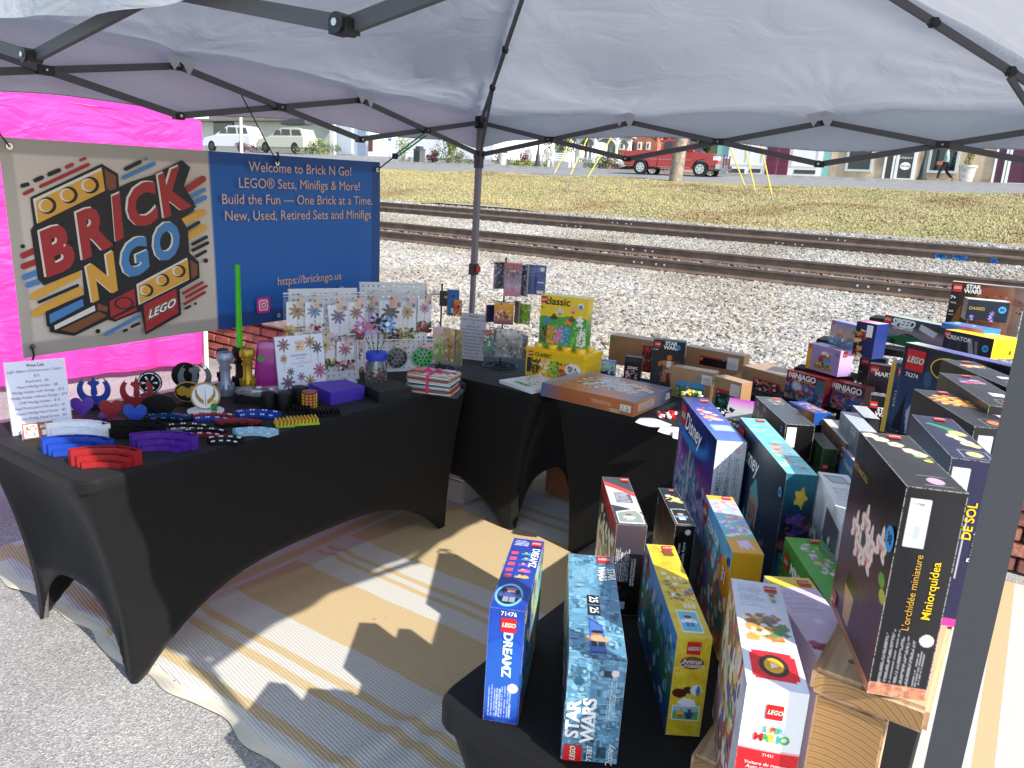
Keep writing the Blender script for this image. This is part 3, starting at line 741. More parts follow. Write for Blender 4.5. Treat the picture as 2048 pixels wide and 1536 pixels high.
class Pic:
    """print on one face, painted on a grid of points; x right, y down, both 0..1"""
    def __init__(s, w, h, cell, base):
        s.w, s.h = max(w, .005), max(h, .005)
        s.nx = max(2, min(170, int(s.w / cell) + 1)); s.ny = max(2, min(170, int(s.h / cell) + 1))
        s.a = np.zeros((s.ny, s.nx, 3)); s.a[:] = srgb(base)
        s.X, s.Y = np.meshgrid(np.linspace(0, 1, s.nx), np.linspace(0, 1, s.ny))
        s.r = np.random.default_rng(int(w * 1e4 + h * 1e3) + s.nx)
    def mix(s, k, c): c = np.array(srgb(c)); s.a = s.a * (1 - k[..., None]) + c * k[..., None]; return s
    def fill(s, c): s.a[:] = srgb(c); return s
    def vg(s, *cols):
        t = s.Y * (len(cols) - 1); cs = np.array([srgb(c) for c in cols]); i = np.clip(t.astype(int), 0, len(cols) - 2); f = (t - i)[..., None]
        s.a = cs[i] * (1 - f) + cs[i + 1] * f; return s
    def hg(s, *cols):
        t = s.X * (len(cols) - 1); cs = np.array([srgb(c) for c in cols]); i = np.clip(t.astype(int), 0, len(cols) - 2); f = (t - i)[..., None]
        s.a = cs[i] * (1 - f) + cs[i + 1] * f; return s
    def rect(s, x0, y0, x1, y1, c, k=1.0): return s.mix(k * ((s.X >= x0) & (s.X <= x1) & (s.Y >= y0) & (s.Y <= y1)), c)
    def ell(s, cx, cy, rx, ry, c, k=1.0, soft=.12, ang=0):
        ca, sa = math.cos(ang), math.sin(ang); dx = (s.X - cx) * s.w; dy = (s.Y - cy) * s.h
        q = np.hypot((dx * ca + dy * sa) / (rx * s.w), (-dx * sa + dy * ca) / (ry * s.h))
        return s.mix(k * np.clip((1 + soft - q) / max(soft, 1e-3), 0, 1), c)
    def disc(s, cx, cy, r, c, k=1.0):   # r in metres
        q = np.hypot((s.X - cx) * s.w, (s.Y - cy) * s.h) / r
        return s.mix(k * np.clip((1.1 - q) / .1, 0, 1), c)
    def poly(s, pts, c, k=1.0):
        ins = np.zeros(s.X.shape, bool); j = len(pts) - 1
        for i in range(len(pts)):
            (xi, yi), (xj, yj) = pts[i], pts[j]
            cnd = ((yi > s.Y) != (yj > s.Y)) & (s.X < (xj - xi) * (s.Y - yi) / (yj - yi + 1e-9) + xi); ins ^= cnd; j = i
        return s.mix(k * ins, c)
    def blobs(s, n_, cols, x0=0, y0=0, x1=1, y1=1, size=.006, asp=1.0, k=.9):
        for _ in range(int(n_ * 1.6)):
            cx, cy = s.r.uniform(x0, x1), s.r.uniform(y0, y1); q = size * s.r.uniform(.35, 1.25); c = cols[s.r.integers(len(cols))]; e = s.r.uniform(.3, 1.0) * asp; g = s.r.uniform(0, 3)
            if s.r.random() < .4: s.ell(cx, cy, q / s.w, q * e / s.h, c, k, .3, g)
            else:
                a_, b_ = math.cos(g), math.sin(g)
                s.poly([(cx + (u * a_ - v * e * b_) * q / s.w, cy + (u * b_ + v * e * a_) * q / s.h) for u, v in ((-1, -1), (1, -.8), (1, 1), (-.7, .9))], c, k)
        return s
    def lines(s, x0, y0, x1, y1, n_, c, k=.75, vert=False):
        """rows (or columns) of small unreadable type"""
        for i in range(n_):
            if vert:
                xa = x0 + (x1 - x0) * i / n_; xb = xa + (x1 - x0) / n_ * .5; e = y0 + (y1 - y0) * s.r.uniform(0, .18)
                msk = (s.X >= xa) & (s.X <= xb) & (s.Y >= e) & (s.Y <= y1)
            else:
                ya = y0 + (y1 - y0) * i / n_; yb = ya + (y1 - y0) / n_ * .5; e = x1 - (x1 - x0) * s.r.uniform(0, .3)
                msk = (s.Y >= ya) & (s.Y <= yb) & (s.X >= x0) & (s.X <= e)
            s.mix(k * msk * (s.r.random(s.X.shape) > .22), c)
        return s
    def mottle(s, amt, sc_=6):
        g = s.r.random((int(sc_ * s.h / s.w) + 3, sc_ + 3)); yy = s.Y * (g.shape[0] - 2); xx = s.X * (g.shape[1] - 2)
        i, j = yy.astype(int), xx.astype(int); f, e = yy - i, xx - j
        f = f * f * (3 - 2 * f); e = e * e * (3 - 2 * e)
        v = g[i, j] * (1 - f) * (1 - e) + g[i + 1, j] * f * (1 - e) + g[i, j + 1] * (1 - f) * e + g[i + 1, j + 1] * f * e
        s.a = s.a * (1 + amt * (v[..., None] * 2 - 1)); return s
    def noise(s, amt): s.a = s.a * (1 + amt * (s.r.random(s.X.shape)[..., None] * 2 - 1)); return s
    def fig(s, cx, cy, hh, body, leg, head='#e8c34a', hat=None):
        """small brick figure print, hh metres tall"""
        a, b_ = hh / s.w, hh / s.h
        s.rect(cx - .22 * a, cy + .12 * b_, cx - .02 * a, cy + .48 * b_, leg); s.rect(cx + .02 * a, cy + .12 * b_, cx + .22 * a, cy + .48 * b_, leg)
        s.poly([(cx - .2 * a, cy - .2 * b_), (cx + .2 * a, cy - .2 * b_), (cx + .27 * a, cy + .14 * b_), (cx - .27 * a, cy + .14 * b_)], body)
        s.ell(cx - .33 * a, cy, .07 * a, .17 * b_, body); s.ell(cx + .33 * a, cy, .07 * a, .17 * b_, body)
        s.rect(cx - .13 * a, cy - .42 * b_, cx + .13 * a, cy - .2 * b_, head)
        if hat: s.ell(cx, cy - .42 * b_, .2 * a, .1 * b_, hat)
        return s

FR = {'front': lambda w, l, h: Matrix(((1, 0, 0, -w / 2), (0, 0, -1, -l / 2), (0, 1, 0, h), (0, 0, 0, 1))),
      'top': lambda w, l, h: Matrix(((1, 0, 0, -w / 2), (0, 1, 0, l / 2), (0, 0, 1, h), (0, 0, 0, 1))),
      'left': lambda w, l, h: Matrix(((0, 0, -1, -w / 2), (-1, 0, 0, l / 2), (0, 1, 0, h), (0, 0, 0, 1))),
      'right': lambda w, l, h: Matrix(((0, 0, 1, w / 2), (1, 0, 0, -l / 2), (0, 1, 0, h), (0, 0, 0, 1))),
      'back': lambda w, l, h: Matrix(((-1, 0, 0, w / 2), (0, 0, 1, l / 2), (0, 1, 0, h), (0, 0, 0, 1))),
      'under': lambda w, l, h: Matrix(((1, 0, 0, -w / 2), (0, -1, 0, -l / 2), (0, 0, -1, 0), (0, 0, 0, 1)))}
def carton(name, key, label, base, faces=None, text=None, cell=.0022, group='toy boxes standing for sale', cat='toy box', drop=0.0, mt=None, wear=.28):
    """key: x, y of the front left corner, z of the base, turn, width, depth, height"""
    x, y, z, yaw, w_, l_, h_ = key
    l_ = abs(l_); z -= drop; h_ += drop
    a = R_(yaw); rx = Vector((math.cos(a), math.sin(a), 0)); bk = Vector((-math.sin(a), math.cos(a), 0))
    c = Vector((x, y, z)) + rx * w_ / 2 + bk * l_ / 2
    V, F, C = [], [], []; o = 0
    dims = {'front': (w_, h_), 'back': (w_, h_), 'left': (l_, h_), 'right': (l_, h_), 'top': (w_, l_), 'under': (w_, l_)}
    for f, (fw, fh) in dims.items():
        pc = Pic(fw, fh, cell if faces and f in faces else 1.0, base)
        if faces and f in faces: pc.hh = fh - drop; faces[f](pc)
        if wear and faces and f in faces:
            ed = (np.minimum(np.minimum(pc.X, 1 - pc.X) * fw, np.minimum(pc.Y, 1 - pc.Y) * fh) < cell * .9) * (pc.r.random(pc.X.shape) < .75)
            pc.mix(ed * wear, '#c9c3b8')
        M4 = FR[f](w_, l_, h_)
        gx = pc.X * fw; gy = -pc.Y * fh; gz = .0016 * np.sin(np.pi * pc.X) * np.sin(np.pi * pc.Y) if f != 'under' else np.zeros_like(gx)
        A = np.array(M4)[:3]
        pts = gx[..., None] * A[:, 0] + gy[..., None] * A[:, 1] + gz[..., None] * A[:, 2] + A[:, 3]
        V.append(pts.reshape(-1, 3)); C.append(np.clip(pc.a.reshape(-1, 3), .003, 1))
        idx = np.arange(pc.nx * pc.ny).reshape(pc.ny, pc.nx) + o
        F.append(np.stack([idx[:-1, :-1], idx[1:, :-1], idx[1:, 1:], idx[:-1, 1:]], -1).reshape(-1, 4)); o += pc.nx * pc.ny
    V = np.concatenate(V); F = np.concatenate(F); C = np.concatenate(C)
    me = bpy.data.meshes.new(name); me.vertices.add(len(V)); me.vertices.foreach_set('co', V.ravel())
    me.loops.add(F.size); me.loops.foreach_set('vertex_index', F.ravel().astype(np.int32))
    me.polygons.add(len(F)); me.polygons.foreach_set('loop_start', np.arange(0, F.size, 4, dtype=np.int32)); me.polygons.foreach_set('loop_total', np.full(len(F), 4, np.int32))
    me.update(calc_edges=True)
    ca = me.color_attributes.new('print', 'FLOAT_COLOR', 'POINT'); ca.data.foreach_set('color', np.concatenate([C, np.ones((len(C), 1))], 1).ravel())
    me.materials.append(mt or CARD)
    ob = link(name, me); ob.location = c; ob.rotation_euler = (0, 0, a)
    tag(ob, label, cat, group)
    if text:
        mb = MB(); text(mb, {k: (FR[k](w_, l_, h_), *dims[k]) for k in FR})
        if mb.v: mb.obj('lettering', INK, ob)
    return ob

def T(mb, F, f, body, x, y, size, ink='white', **k):
    fr, w_, h_ = F[f]; put_text(mb, fr, body, x * w_, y * h_, size, IX[ink], lift=k.pop('lift', .0024), **k)
def LG(mb, F, f, x, y, s, rot=0.0):
    fr, w_, h_ = F[f]; logo(mb, fr, x * w_, y * h_, s, rot, lift=.0022)
def STICK(mb, F, f, x, y, r, ink='sky', txt='$8'):
    fr, w_, h_ = F[f]; put_poly(mb, fr, ellipse(x * w_, y * h_, r, r), IX[ink], .0026); put_text(mb, fr, txt, x * w_, y * h_, r * 1.1, IX['black'], lift=.003, off=.01)
def RECT(mb, F, f, x0, y0, x1, y1, ink='white', lift=.0023):
    fr, w_, h_ = F[f]; put_poly(mb, fr, [(x0 * w_, y0 * h_), (x1 * w_, y0 * h_), (x1 * w_, y1 * h_), (x0 * w_, y1 * h_)], IX[ink], lift)
def STARW(mb, F, f, x, y, s, rot=0.0, ink='white'):
    c, q = math.cos(rot), math.sin(rot)
    fr, w_, h_ = F[f]
    for t_, d in (('STAR', -.36), ('WARS', .36)):
        put_text(mb, fr, t_, x * w_ + q * d * s, y * h_ + c * d * s, s * .86, IX[ink], off=.035, rot=rot, lift=.0024, sx=1.05, sp=.92)

def oval_bat(mb, F, f, x, y, s):
    fr, w_, h_ = F[f]; X, Y = x * w_, y * h_
    put_poly(mb, fr, ellipse(X, Y, s * 1.0, s * .62, 28), IX['yellow'], .0023)
    put_poly(mb, fr, ellipse(X, Y, s * .93, s * .55, 28), IX['black'], .0026)
    for sg in (-1, 1):
        put_poly(mb, fr, [(X + sg * a * s, Y + b_ * s) for a, b_ in ((.12, -.52), (.16, -.30), (.24, -.22), (.36, -.24), (.42, -.36), (.40, -.50))], IX['yellow'], .0029)
        put_poly(mb, fr, [(X + sg * a * s, Y + b_ * s) for a, b_ in ((.03, .5), (.05, .32), (.13, .24), (.22, .33), (.33, .26), (.45, .36), (.46, .46), (.3, .54))], IX['yellow'], .0029)


K = {
'sw25':(0.117,1.080,0.742,-3.0,0.091,0.366,0.188),
'dreamz':(-0.015,1.165,0.742,-7.9,0.062,0.277,0.218),
'animal':(0.302,1.155,0.742,-0.4,0.059,0.352,0.191),
'orchid':(0.486,0.886,1.030,-10.3,0.070,0.240,0.287),
'castle':(0.542,1.919,0.742,-0.1,0.078,0.452,0.303),
'wish':(0.620,1.619,0.742,-2.4,0.068,0.448,0.329),
'mario':(0.320,0.861,0.800,-10.8,0.076,0.291,0.249),
'lavender':(0.471,0.956,0.800,0.5,0.080,0.300,0.202),
'minecraft':(0.558,1.192,0.800,-3.1,0.074,0.260,0.193),
'greywhite':(0.637,1.355,0.800,-11.5,0.064,0.285,0.274),
'dark11':(0.244,1.543,0.742,0.6,0.066,0.289,0.216),
'dark12':(0.382,1.593,0.742,-0.0,0.045,0.225,0.201),
'threein':(0.450,1.390,0.742,-3.3,0.061,0.300,0.239),
'black14':(1.009,2.714,0.742,-0.8,0.106,0.405,0.140),
'mando15':(1.188,2.602,0.742,-7.2,0.068,0.330,0.111),
'grey16':(1.182,2.504,0.742,-8.8,0.058,0.265,0.187),
'grey17':(1.294,2.723,0.742,-9.5,0.053,0.184,0.179),
'friends18':(1.161,2.443,0.742,-8.0,0.060,0.190,0.091),
'city':(1.234,3.025,0.798,14.3,0.078,0.184,0.050),
'ninja1':(1.223,3.370,0.830,-58.0,0.199,0.060,0.124),
'ninja2':(1.366,3.243,0.830,-59.9,0.174,0.060,0.119),
'cake':(1.298,3.368,0.967,-64.1,0.180,0.077,0.112),
'beach':(1.367,3.328,1.090,-70.5,0.151,0.057,0.103),
'blue24':(1.360,3.066,1.090,-57.4,0.089,0.077,0.139),
'speed':(1.571,3.285,1.120,-66.4,0.293,0.060,0.115),
'swtall':(1.94,3.484,1.166,-33.0,0.281,0.066,0.211),
'daisies':(1.822,3.137,1.252,-20.8,0.150,0.088,0.084),
'creator':(1.63,2.915,1.164,-67.0,0.200,0.140,0.073),
'bat':(1.055,2.064,1.066,-66.6,0.325,0.045,0.244),
'flowA':(1.025,1.562,1.030,-3.7,0.075,0.295,0.276),
'flowB':(0.878,1.379,1.030,-11.8,0.078,0.296,0.279),
'flowC':(0.801,1.285,1.030,-6.4,0.080,0.277,0.262),
'flowD':(0.649,1.079,1.030,-14.0,0.065,0.251,0.267),
'classic1':(0.120,3.854,0.900,-19.0,0.245,0.095,0.261),
'classic2':(0.064,3.855,0.742,-31.0,0.329,0.200,0.139),
'lying':(0.136,3.454,0.742,-34.8,0.478,0.385,0.064),
'card1':(0.536,4.285,0.742,-28.3,0.264,0.100,0.164),
'card2':(0.916,4.081,0.742,-37.4,0.332,0.076,0.163),
'pilot':(0.704,3.858,0.742,-17.1,0.161,0.060,0.227),
'card3':(0.761,3.610,0.742,-30.4,0.207,0.068,0.144),
'card4':(0.917,3.419,0.742,-53.4,0.152,0.073,0.151),
'card5':(1.116,3.690,0.800,-58.6,0.266,0.168,0.097),
'dark25':(1.565,3.436,0.900,-37.6,0.110,0.047,0.126),
'marvel':(1.525,3.247,0.905,-29.9,0.102,0.047,0.121),
'sw26':(1.386,2.898,0.820,-25.7,0.090,0.043,0.149),
'goldedge':(1.311,2.632,0.900,-45.0,0.140,0.060,0.252),
}
SB = 'stood on edge'
# --- front row
def f_(p):
    p.vg('#1c3f9c', '#1a53b4', '#12297c').mottle(.15, 5)
    for i in range(9): p.ell(.5, .62, .25 + .07 * i, .12 + .035 * i, '#2f78d8' if i % 2 else '#173a95', .35, .04)
    p.lines(.12, .66, .78, .95, 9, '#c8d2ee', .7, vert=True); p.disc(.78, .68, .0085, '#f3dfe0')
def t_(p):
    p.vg('#1a2f86', '#1b3a98', '#1a3b9a').mottle(.12)
    for i in range(7): p.ell(.35, .55, .25 + .12 * i, .06 + .03 * i, '#2454b8' if i % 2 else '#152a78', .4, .05)
    for i, c in enumerate(('#2fae9a', '#3a8be0', '#8a4dc0', '#e35a9a', '#e8b33a')):
        y = .22 + i * .085; p.rect(.08, y, .3, y + .045, '#e24a63'); p.fig(.55 + .04 * (i % 2), y + .03, .02, c, '#222a44'); p.ell(.72, y + .02, .1, .02, c, .8)
    p.lines(.1, .03, .55, .13, 4, '#dfe6ff')
    p.ell(.42, .83, .36, .13, '#7fd8f2', .9, .12); p.ell(.42, .83, .32, .11, '#0c1034', 1, .1); p.fig(.45, .83, .05, '#3f4f8c', '#8a93a0', '#e8c34a', '#9a5cc0')
def tx(mb, F):
    T(mb, F, 'front', '71476', .55, .035, .011, off=.01); LG(mb, F, 'front', .56, .13, .026)
    T(mb, F, 'front', 'DREAMZ', .56, .385, .0215, rot=-math.pi / 2, off=.06, ink='sky', lift=.0022); T(mb, F, 'front', 'DREAMZ', .56, .385, .0215, rot=-math.pi / 2, off=.025, lift=.0028)
    LG(mb, F, 'top', .78, .08, .019); T(mb, F, 'top', 'DREAMZ', .82, .30, .020, rot=-math.pi / 2, off=.02)
def l_(p): p.hg('#10184a', '#2a7fae', '#bfe8c0', '#24407a').mottle(.3, 8).blobs(60, ['#1a2a66', '#56c0d8', '#c83a6a', '#e8d24a', '#101430'], size=.012)
carton('toy_box', K['dreamz'], 'narrow royal blue toy box with wavy print, leftmost on the front table', '#15297a', {'front': f_, 'top': t_, 'left': l_, 'right': l_}, tx, .0016)

TB = ['#4d7f9c', '#6fa3bd', '#335e78', '#88b8cf', '#274a60']
def panel(p, n=170):
    p.fill('#5c8fab').mottle(.2, 6)
    for _ in range(n):
        x, y = p.r.uniform(-.1, 1), p.r.uniform(-.05, 1); w_, h_ = p.r.uniform(.002, .014) / p.w, p.r.uniform(.002, .018) / p.h
        c = TB[p.r.integers(5)]; p.rect(x, y, x + w_, y + h_, c, .75); p.rect(x, y, x + w_, y + .0016 / p.h, '#a8d0e0' if p.r.random() < .5 else '#1d3a4c', .7)
    for _ in range(26):
        x, y, q = p.r.uniform(0, 1), p.r.uniform(0, 1), p.r.uniform(.003, .008); p.disc(x, y, q, '#2c5268', .7); p.disc(x, y, q * .6, '#8fc0d4', .7)
def f_(p):
    panel(p, 220); p.rect(.62, .10, .8, .16, '#10181f', .9); p.rect(.35, .74, .55, .8, '#1a2c38', .8); p.rect(.2, .9, .28, .97, '#10181f'); p.ell(.2, .22, .09, .04, '#20506a'); p.rect(.62, .84, .8, .95, '#16252f', .8)
    p.lines(.72, .12, .88, .58, 5, '#cfe3ee', .6, vert=True); p.disc(.82, .12, .006, '#f0dadd'); p.lines(.42, .45, .56, .72, 3, '#eaf4f8', .6, vert=True)
def t_(p):
    panel(p, 260); p.rect(.08, .14, .52, .32, '#7db0c8', .6); p.lines(.1, .15, .5, .34, 14, '#35596d', .5)
    p.rect(.08, .38, .42, .46, '#84b4ca', .5); p.poly([(.36, .66), (.62, .73), (.66, .955), (.36, .955)], '#23408a'); p.poly([(.38, .68), (.60, .74), (.63, .94), (.38, .94)], '#456ab0')
    p.fig(.51, .84, .048, '#b99a72', '#2a2420', '#a8754c', '#141414')
def l_(p): p.vg('#90a8a8', '#39424c', '#1b1f26', '#14171c').mottle(.5, 8).blobs(50, ['#c8c8c0', '#23292f', '#6a6f72'], size=.012)
def tx(mb, F):
    LG(mb, F, 'front', .2, .92, .03, rot=math.pi / 2); STARW(mb, F, 'front', .30, .585, .0345, math.pi / 2)
    T(mb, F, 'front', '75387', .5, .91, .012, rot=math.pi / 2, off=.01); T(mb, F, 'front', 'Disney', .86, .92, .016, rot=math.pi / 2, shear=.3)
    T(mb, F, 'front', 'Boarding of the ship', .46, .53, .0001, rot=math.pi / 2)
    LG(mb, F, 'top', .78, .055, .028); STARW(mb, F, 'top', .80, .22, .024, -math.pi / 2)
    for y in (.50, .60):
        fr, w_, h_ = F['top']; put_poly(mb, fr, [(.36 * w_, (y - .045) * h_), (.6 * w_, (y - .045) * h_), (.6 * w_, (y + .045) * h_), (.36 * w_, (y + .045) * h_)], IX['dark'], .0021)
        T(mb, F, 'top', '25', .48, y, .022, rot=-math.pi / 2, off=.02)
carton('toy_box', K['sw25'], 'steel blue toy box printed with machine panels and the number 25', '#4d7f9c', {'front': f_, 'top': t_, 'left': l_}, tx, .0016)

def yel(p): p.fill('#e3c32a').blobs(90, ['#d8b41e', '#ecd048', '#d2ac1c'], size=.008, k=.5)
def f_(p):
    yel(p); p.rect(.15, .50, .8, .58, '#8fc4d8', .0)
    p.ell(.25, .56, .2, .045, '#5a1712', 1, .1); p.ell(.5, .525, .16, .035, '#3a2a22', 1, .1); p.ell(.72, .52, .16, .05, '#f1f0e8', 1, .1); p.ell(.78, .53, .06, .05, '#3d7fa4', 1, .1)
    p.poly([(.2, .66), (.38, .6), (.7, .62), (.78, .68), (.5, .70)], '#f2f2f2'); p.rect(.1, .685, .9, .84, '#f4f4ec'); p.rect(.13, .695, .87, .83, '#6fae58'); p.rect(.13, .695, .87, .74, '#9ac8d8')
    p.fig(.35, .76, .018, '#e6c04a', '#c05a30', '#e2a050'); p.fig(.6, .77, .02, '#2a4a9c', '#30406a', '#7a3a22', '#8a2020')
def t_(p):
    yel(p); p.lines(.3, .13, .85, .33, 12, '#8c7a1e', .6, vert=False); p.lines(.1, .02, .45, .12, 4, '#7a6a1a', .7); p.disc(.25, .37, .006, '#efe2cf')
    p.rect(.1, .44, .85, .52, '#e3c32a', .2); p.blobs(26, ['#d04a30', '#e8eef0', '#3a8a4a', '#b06a3a', '#2f6fae'], .1, .46, .95, .68, .005)
    for k in range(3): p.ell(.35 + k * .2, .42, .05, .02, '#f2ead0', .8, .2); p.ell(.55 + k * .13, .715, .05, .022, '#f2ead0', .8, .2)
    p.rect(.2, .76, .82, .96, '#e8f0f0'); p.rect(.23, .77, .79, .95, '#6cc0cc'); p.fig(.5, .86, .035, '#f0f0f0', '#3d76b0', '#6a3020', '#7a2a20')
def l_(p): p.vg('#4d86c0', '#78aed0', '#3f8a52', '#2c5f86', '#1f4a78').mottle(.25, 7).blobs(70, ['#3a7a3c', '#7a5a3a', '#e8e4d8', '#b4562a', '#2a5a90', '#9fd0e0'], y0=.15, size=.012); p.rect(.86, .05, .97, .3, '#a8202c', .0)
def tx(mb, F):
    LG(mb, F, 'front', .5, .105, .023); LG(mb, F, 'top', .68, .055, .02); LG(mb, F, 'left', .1, .12, .028)
    fr, w_, h_ = F['front']; put_poly(mb, fr, ellipse(.5 * w_, .25 * h_, .02, .012, 14), IX['brown'], .0022)
    T(mb, F, 'front', 'Animal', .5, .235, .0115, off=.02, ink='cream'); T(mb, F, 'front', 'Crossing', .5, .275, .0115, off=.02, ink='cream')
    fr, w_, h_ = F['top']; put_poly(mb, fr, [(.45 * w_, .085 * h_), (.8 * w_, .085 * h_), (.85 * w_, .15 * h_), (.5 * w_, .15 * h_)], IX['brown'], .0022)
carton('toy_box', K['animal'], 'bright yellow toy box with dotted print and sunglasses picture', '#e0bf28', {'front': f_, 'top': t_, 'left': l_}, tx, .0016)

def f_(p):
    p.vg('#f4f3f1', '#f4f3f1'); p.rect(0, .36, 1, 1, '#e0202a'); p.rect(.0, .35, 1, .362, '#f0b0b0'); p.blobs(16, ['#f4f0e8', '#f8d8c0'], .3, .86, .8, .92, .004)
def t_(p):
    p.fill('#dcdfea').mottle(.04); p.lines(.12, .05, .62, .30, 15, '#8f93a4', .6)
    p.blobs(60, ['#c88a34', '#b06a2a', '#e4d8a8', '#6a5a50', '#d49a40', '#efe6c8'], .22, .38, .78, .62, .008, 1.3); p.blobs(14, ['#3c9a50', '#c62a34', '#2a8a5a'], .66, .44, .9, .56, .006)
    p.rect(.12, .735, .90, .92, '#e2232c'); p.rect(.17, .715, .85, .94, '#e2232c')
    p.ell(.51, .825, .25, .085, '#2c2420', 1, .05); p.ell(.51, .825, .16, .055, '#e6b32c', 1, .08); p.ell(.51, .825, .12, .042, '#d89a20', 1, .08); p.poly([(.45, .80), (.6, .825), (.45, .85)], '#f4ecd0')
def l_(p):
    p.vg('#d8922e', '#d8ccb4', '#a8a890', '#6c4a6a', '#4a3c34').mottle(.4, 10).blobs(170, ['#c86a24', '#efe6cc', '#5c3a8a', '#c0392b', '#e8c060', '#3f6a4a', '#e8e0d0', '#7a5a3a'], size=.010, asp=2.2)
    p.rect(.84, 0, 1, 1, '#cfd4e2', .75); p.rect(.80, .3, .84, .95, '#c83a28', .8)
def tx(mb, F):
    LG(mb, F, 'front', .5, .13, .021)
    for i, (ch, c) in enumerate(zip('SUPER', ('sky', 'yellow', 'red', 'green', 'sky'))): T(mb, F, 'front', ch, .38 + i * .065, .235, .012, ink=c, off=.03)
    for i, (ch, c) in enumerate(zip('MARIO', ('red', 'green', 'yellow', 'sky', 'green'))): T(mb, F, 'front', ch, .30 + i * .105, .285, .016, ink=c, off=.03)
    T(mb, F, 'front', '71431', .5, .385, .006); T(mb, F, 'front', 'Voiture du monstre', .5, .44, .007, shear=.2); T(mb, F, 'front', 'Auto monstruoso', .5, .465, .007, shear=.2)
    LG(mb, F, 'top', .77, .085, .019); fr, w_, h_ = F['top']
    for i, c in enumerate(('red', 'green', 'yellow', 'sky')): put_poly(mb, fr, [(.70 * w_ + (i % 2) * .006, .14 * h_ + i * .006), (.82 * w_, .14 * h_ + i * .006), (.82 * w_, .16 * h_ + i * .006), (.72 * w_, .16 * h_ + i * .006)], IX[c], .0024)
carton('toy_box', K['mario'], 'white and red toy box with a black and yellow wheel, nearest the camera', '#e8e6e4', {'front': f_, 'top': t_, 'left': l_}, tx, .0016)

def f_(p): p.fill('#d9c6dc')
def t_(p): p.fill('#d3c2dc').mottle(.03); p.rect(0, 0, 1, .13, '#e0c43a'); p.lines(.1, .17, .85, .42, 14, '#a193ae', .7); p.disc(.5, .5, .008, '#e6dce8'); p.poly([(.2, .95), (.5, .7), (.8, .86), (.8, 1)], '#d8a8c0', .6); p.blobs(20, ['#a8203a', '#e8e0d0', '#7a1830'], .05, .7, .5, .95, .008)
def tx(mb, F): LG(mb, F, 'top', .78, .08, .021)
carton('toy_box', K['lavender'], 'pale lavender toy box with a yellow end band behind the white and red one', '#d3c2dc', {'front': f_, 'top': t_}, tx, .002)
def t_(p):
    p.fill('#4aa03a').mottle(.12, 12).noise(.05)
    for x, y in ((.3, .2), (.4, .32), (.55, .45), (.62, .6)): p.rect(x - .1, y - .03, x + .1, y + .03, '#e0b8d0'); p.rect(x - .03, y + .01, x + .1, y + .05, '#c890b8')
    p.blobs(14, ['#8a6a40', '#d8b870', '#d8d8d8'], .3, .1, .8, .8, .005)
def l_(p): p.fill('#3a8a34').mottle(.15, 14); p.rect(.6, .55, .95, 1, '#1c3a20', .8); p.blobs(20, ['#e0b8d0', '#4a3a2a', '#8fd060'], .05, .4, .9, 1, .01)
def tx(mb, F):
    LG(mb, F, 'top', .72, .06, .018); T(mb, F, 'top', 'MINECRAFT', .84, .32, .017, 'grey', off=.03, rot=-1.45); LG(mb, F, 'left', .13, .2, .03); T(mb, F, 'left', 'MINECRAFT', .55, .2, .03, off=.03)
carton('toy_box', K['minecraft'], 'green toy box with blocky pink animals on its top', '#3f9436', {'left': l_, 'top': t_}, tx, .002)
def t_(p): p.fill('#dcdde0').mottle(.05); p.poly([(.1, .06), (.75, .06), (.9, .24), (.3, .24)], '#70747c'); p.poly([(.2, .08), (.7, .08), (.82, .22), (.35, .22)], '#a8abb0'); p.lines(.2, .34, .9, .62, 16, '#7c8088', .7)
def l_(p): p.vg('#e4e6ea', '#8a93a0', '#3a4654', '#202a38').mottle(.4, 7); p.rect(.5, .1, .95, .42, '#15181c', .85); p.blobs(50, ['#20242a', '#cfd4da', '#5a6674'], y0=.3, size=.012)
carton('toy_box', K['greywhite'], 'white and grey toy box, its top printed with small type, left of the orchid box', '#c8cad0', {'left': l_, 'top': t_}, None, .002)
# --- second row
def f_(p): p.vg('#4b4048', '#40373f', '#0d0d0f', '#0a0a0c'); p.lines(.06, .25, .55, .62, 9, '#e4e0e2', .75, vert=True); p.lines(.6, .33, .78, .66, 2, '#efe9ea', .8, vert=True); p.poly([(0, .68), (.35, .68), (0, .8)], '#8a1c22'); p.rect(.1, .78, .3, .86, '#c8cace'); p.rect(.33, .72, .55, .8, '#202428'); p.rect(.3, .85, .5, .93, '#c8cace')
def t_(p):
    p.fill('#3c3840'); p.poly([(0, .12), (1, .36), (1, .75), (0, .62)], '#c9ccd6'); p.poly([(0, .1), (1, .34), (1, .44), (0, .2)], '#d8402c'); p.rect(.25, .36, .82, .58, '#54525a'); p.lines(.27, .37, .8, .57, 8, '#dfe2ea', .8)
    p.poly([(.1, .76), (.8, .70), (.98, .8), (.95, .97), (.1, .97)], '#e6e8e8'); p.poly([(.13, .78), (.78, .72), (.94, .81), (.92, .955), (.13, .955)], '#8d9690'); p.fig(.5, .86, .032, '#efe9e4', '#a8c4d8', '#c88a60', '#5a2a1c')
def l_(p): p.vg('#c0302a', '#2a2622', '#4a4438', '#a89468', '#c8b080').mottle(.35, 9).blobs(70, ['#5a5044', '#d8c89a', '#26221e', '#8a7a58', '#e8dcb8'], y0=.25, size=.014, asp=2)
def tx(mb, F): LG(mb, F, 'top', .8, .07, .019)
carton('toy_box', K['dark11'], 'charcoal toy box whose pale grey top is crossed by a red stripe', '#2a262b', {'front': f_, 'top': t_, 'left': l_}, tx, .0018, wear=.5)
def f_(p): p.fill('#0b0b0d'); p.disc(.65, .08, .006, '#dcd0d4'); p.lines(.55, .2, .75, .55, 2, '#3a3f44', .8, vert=True)
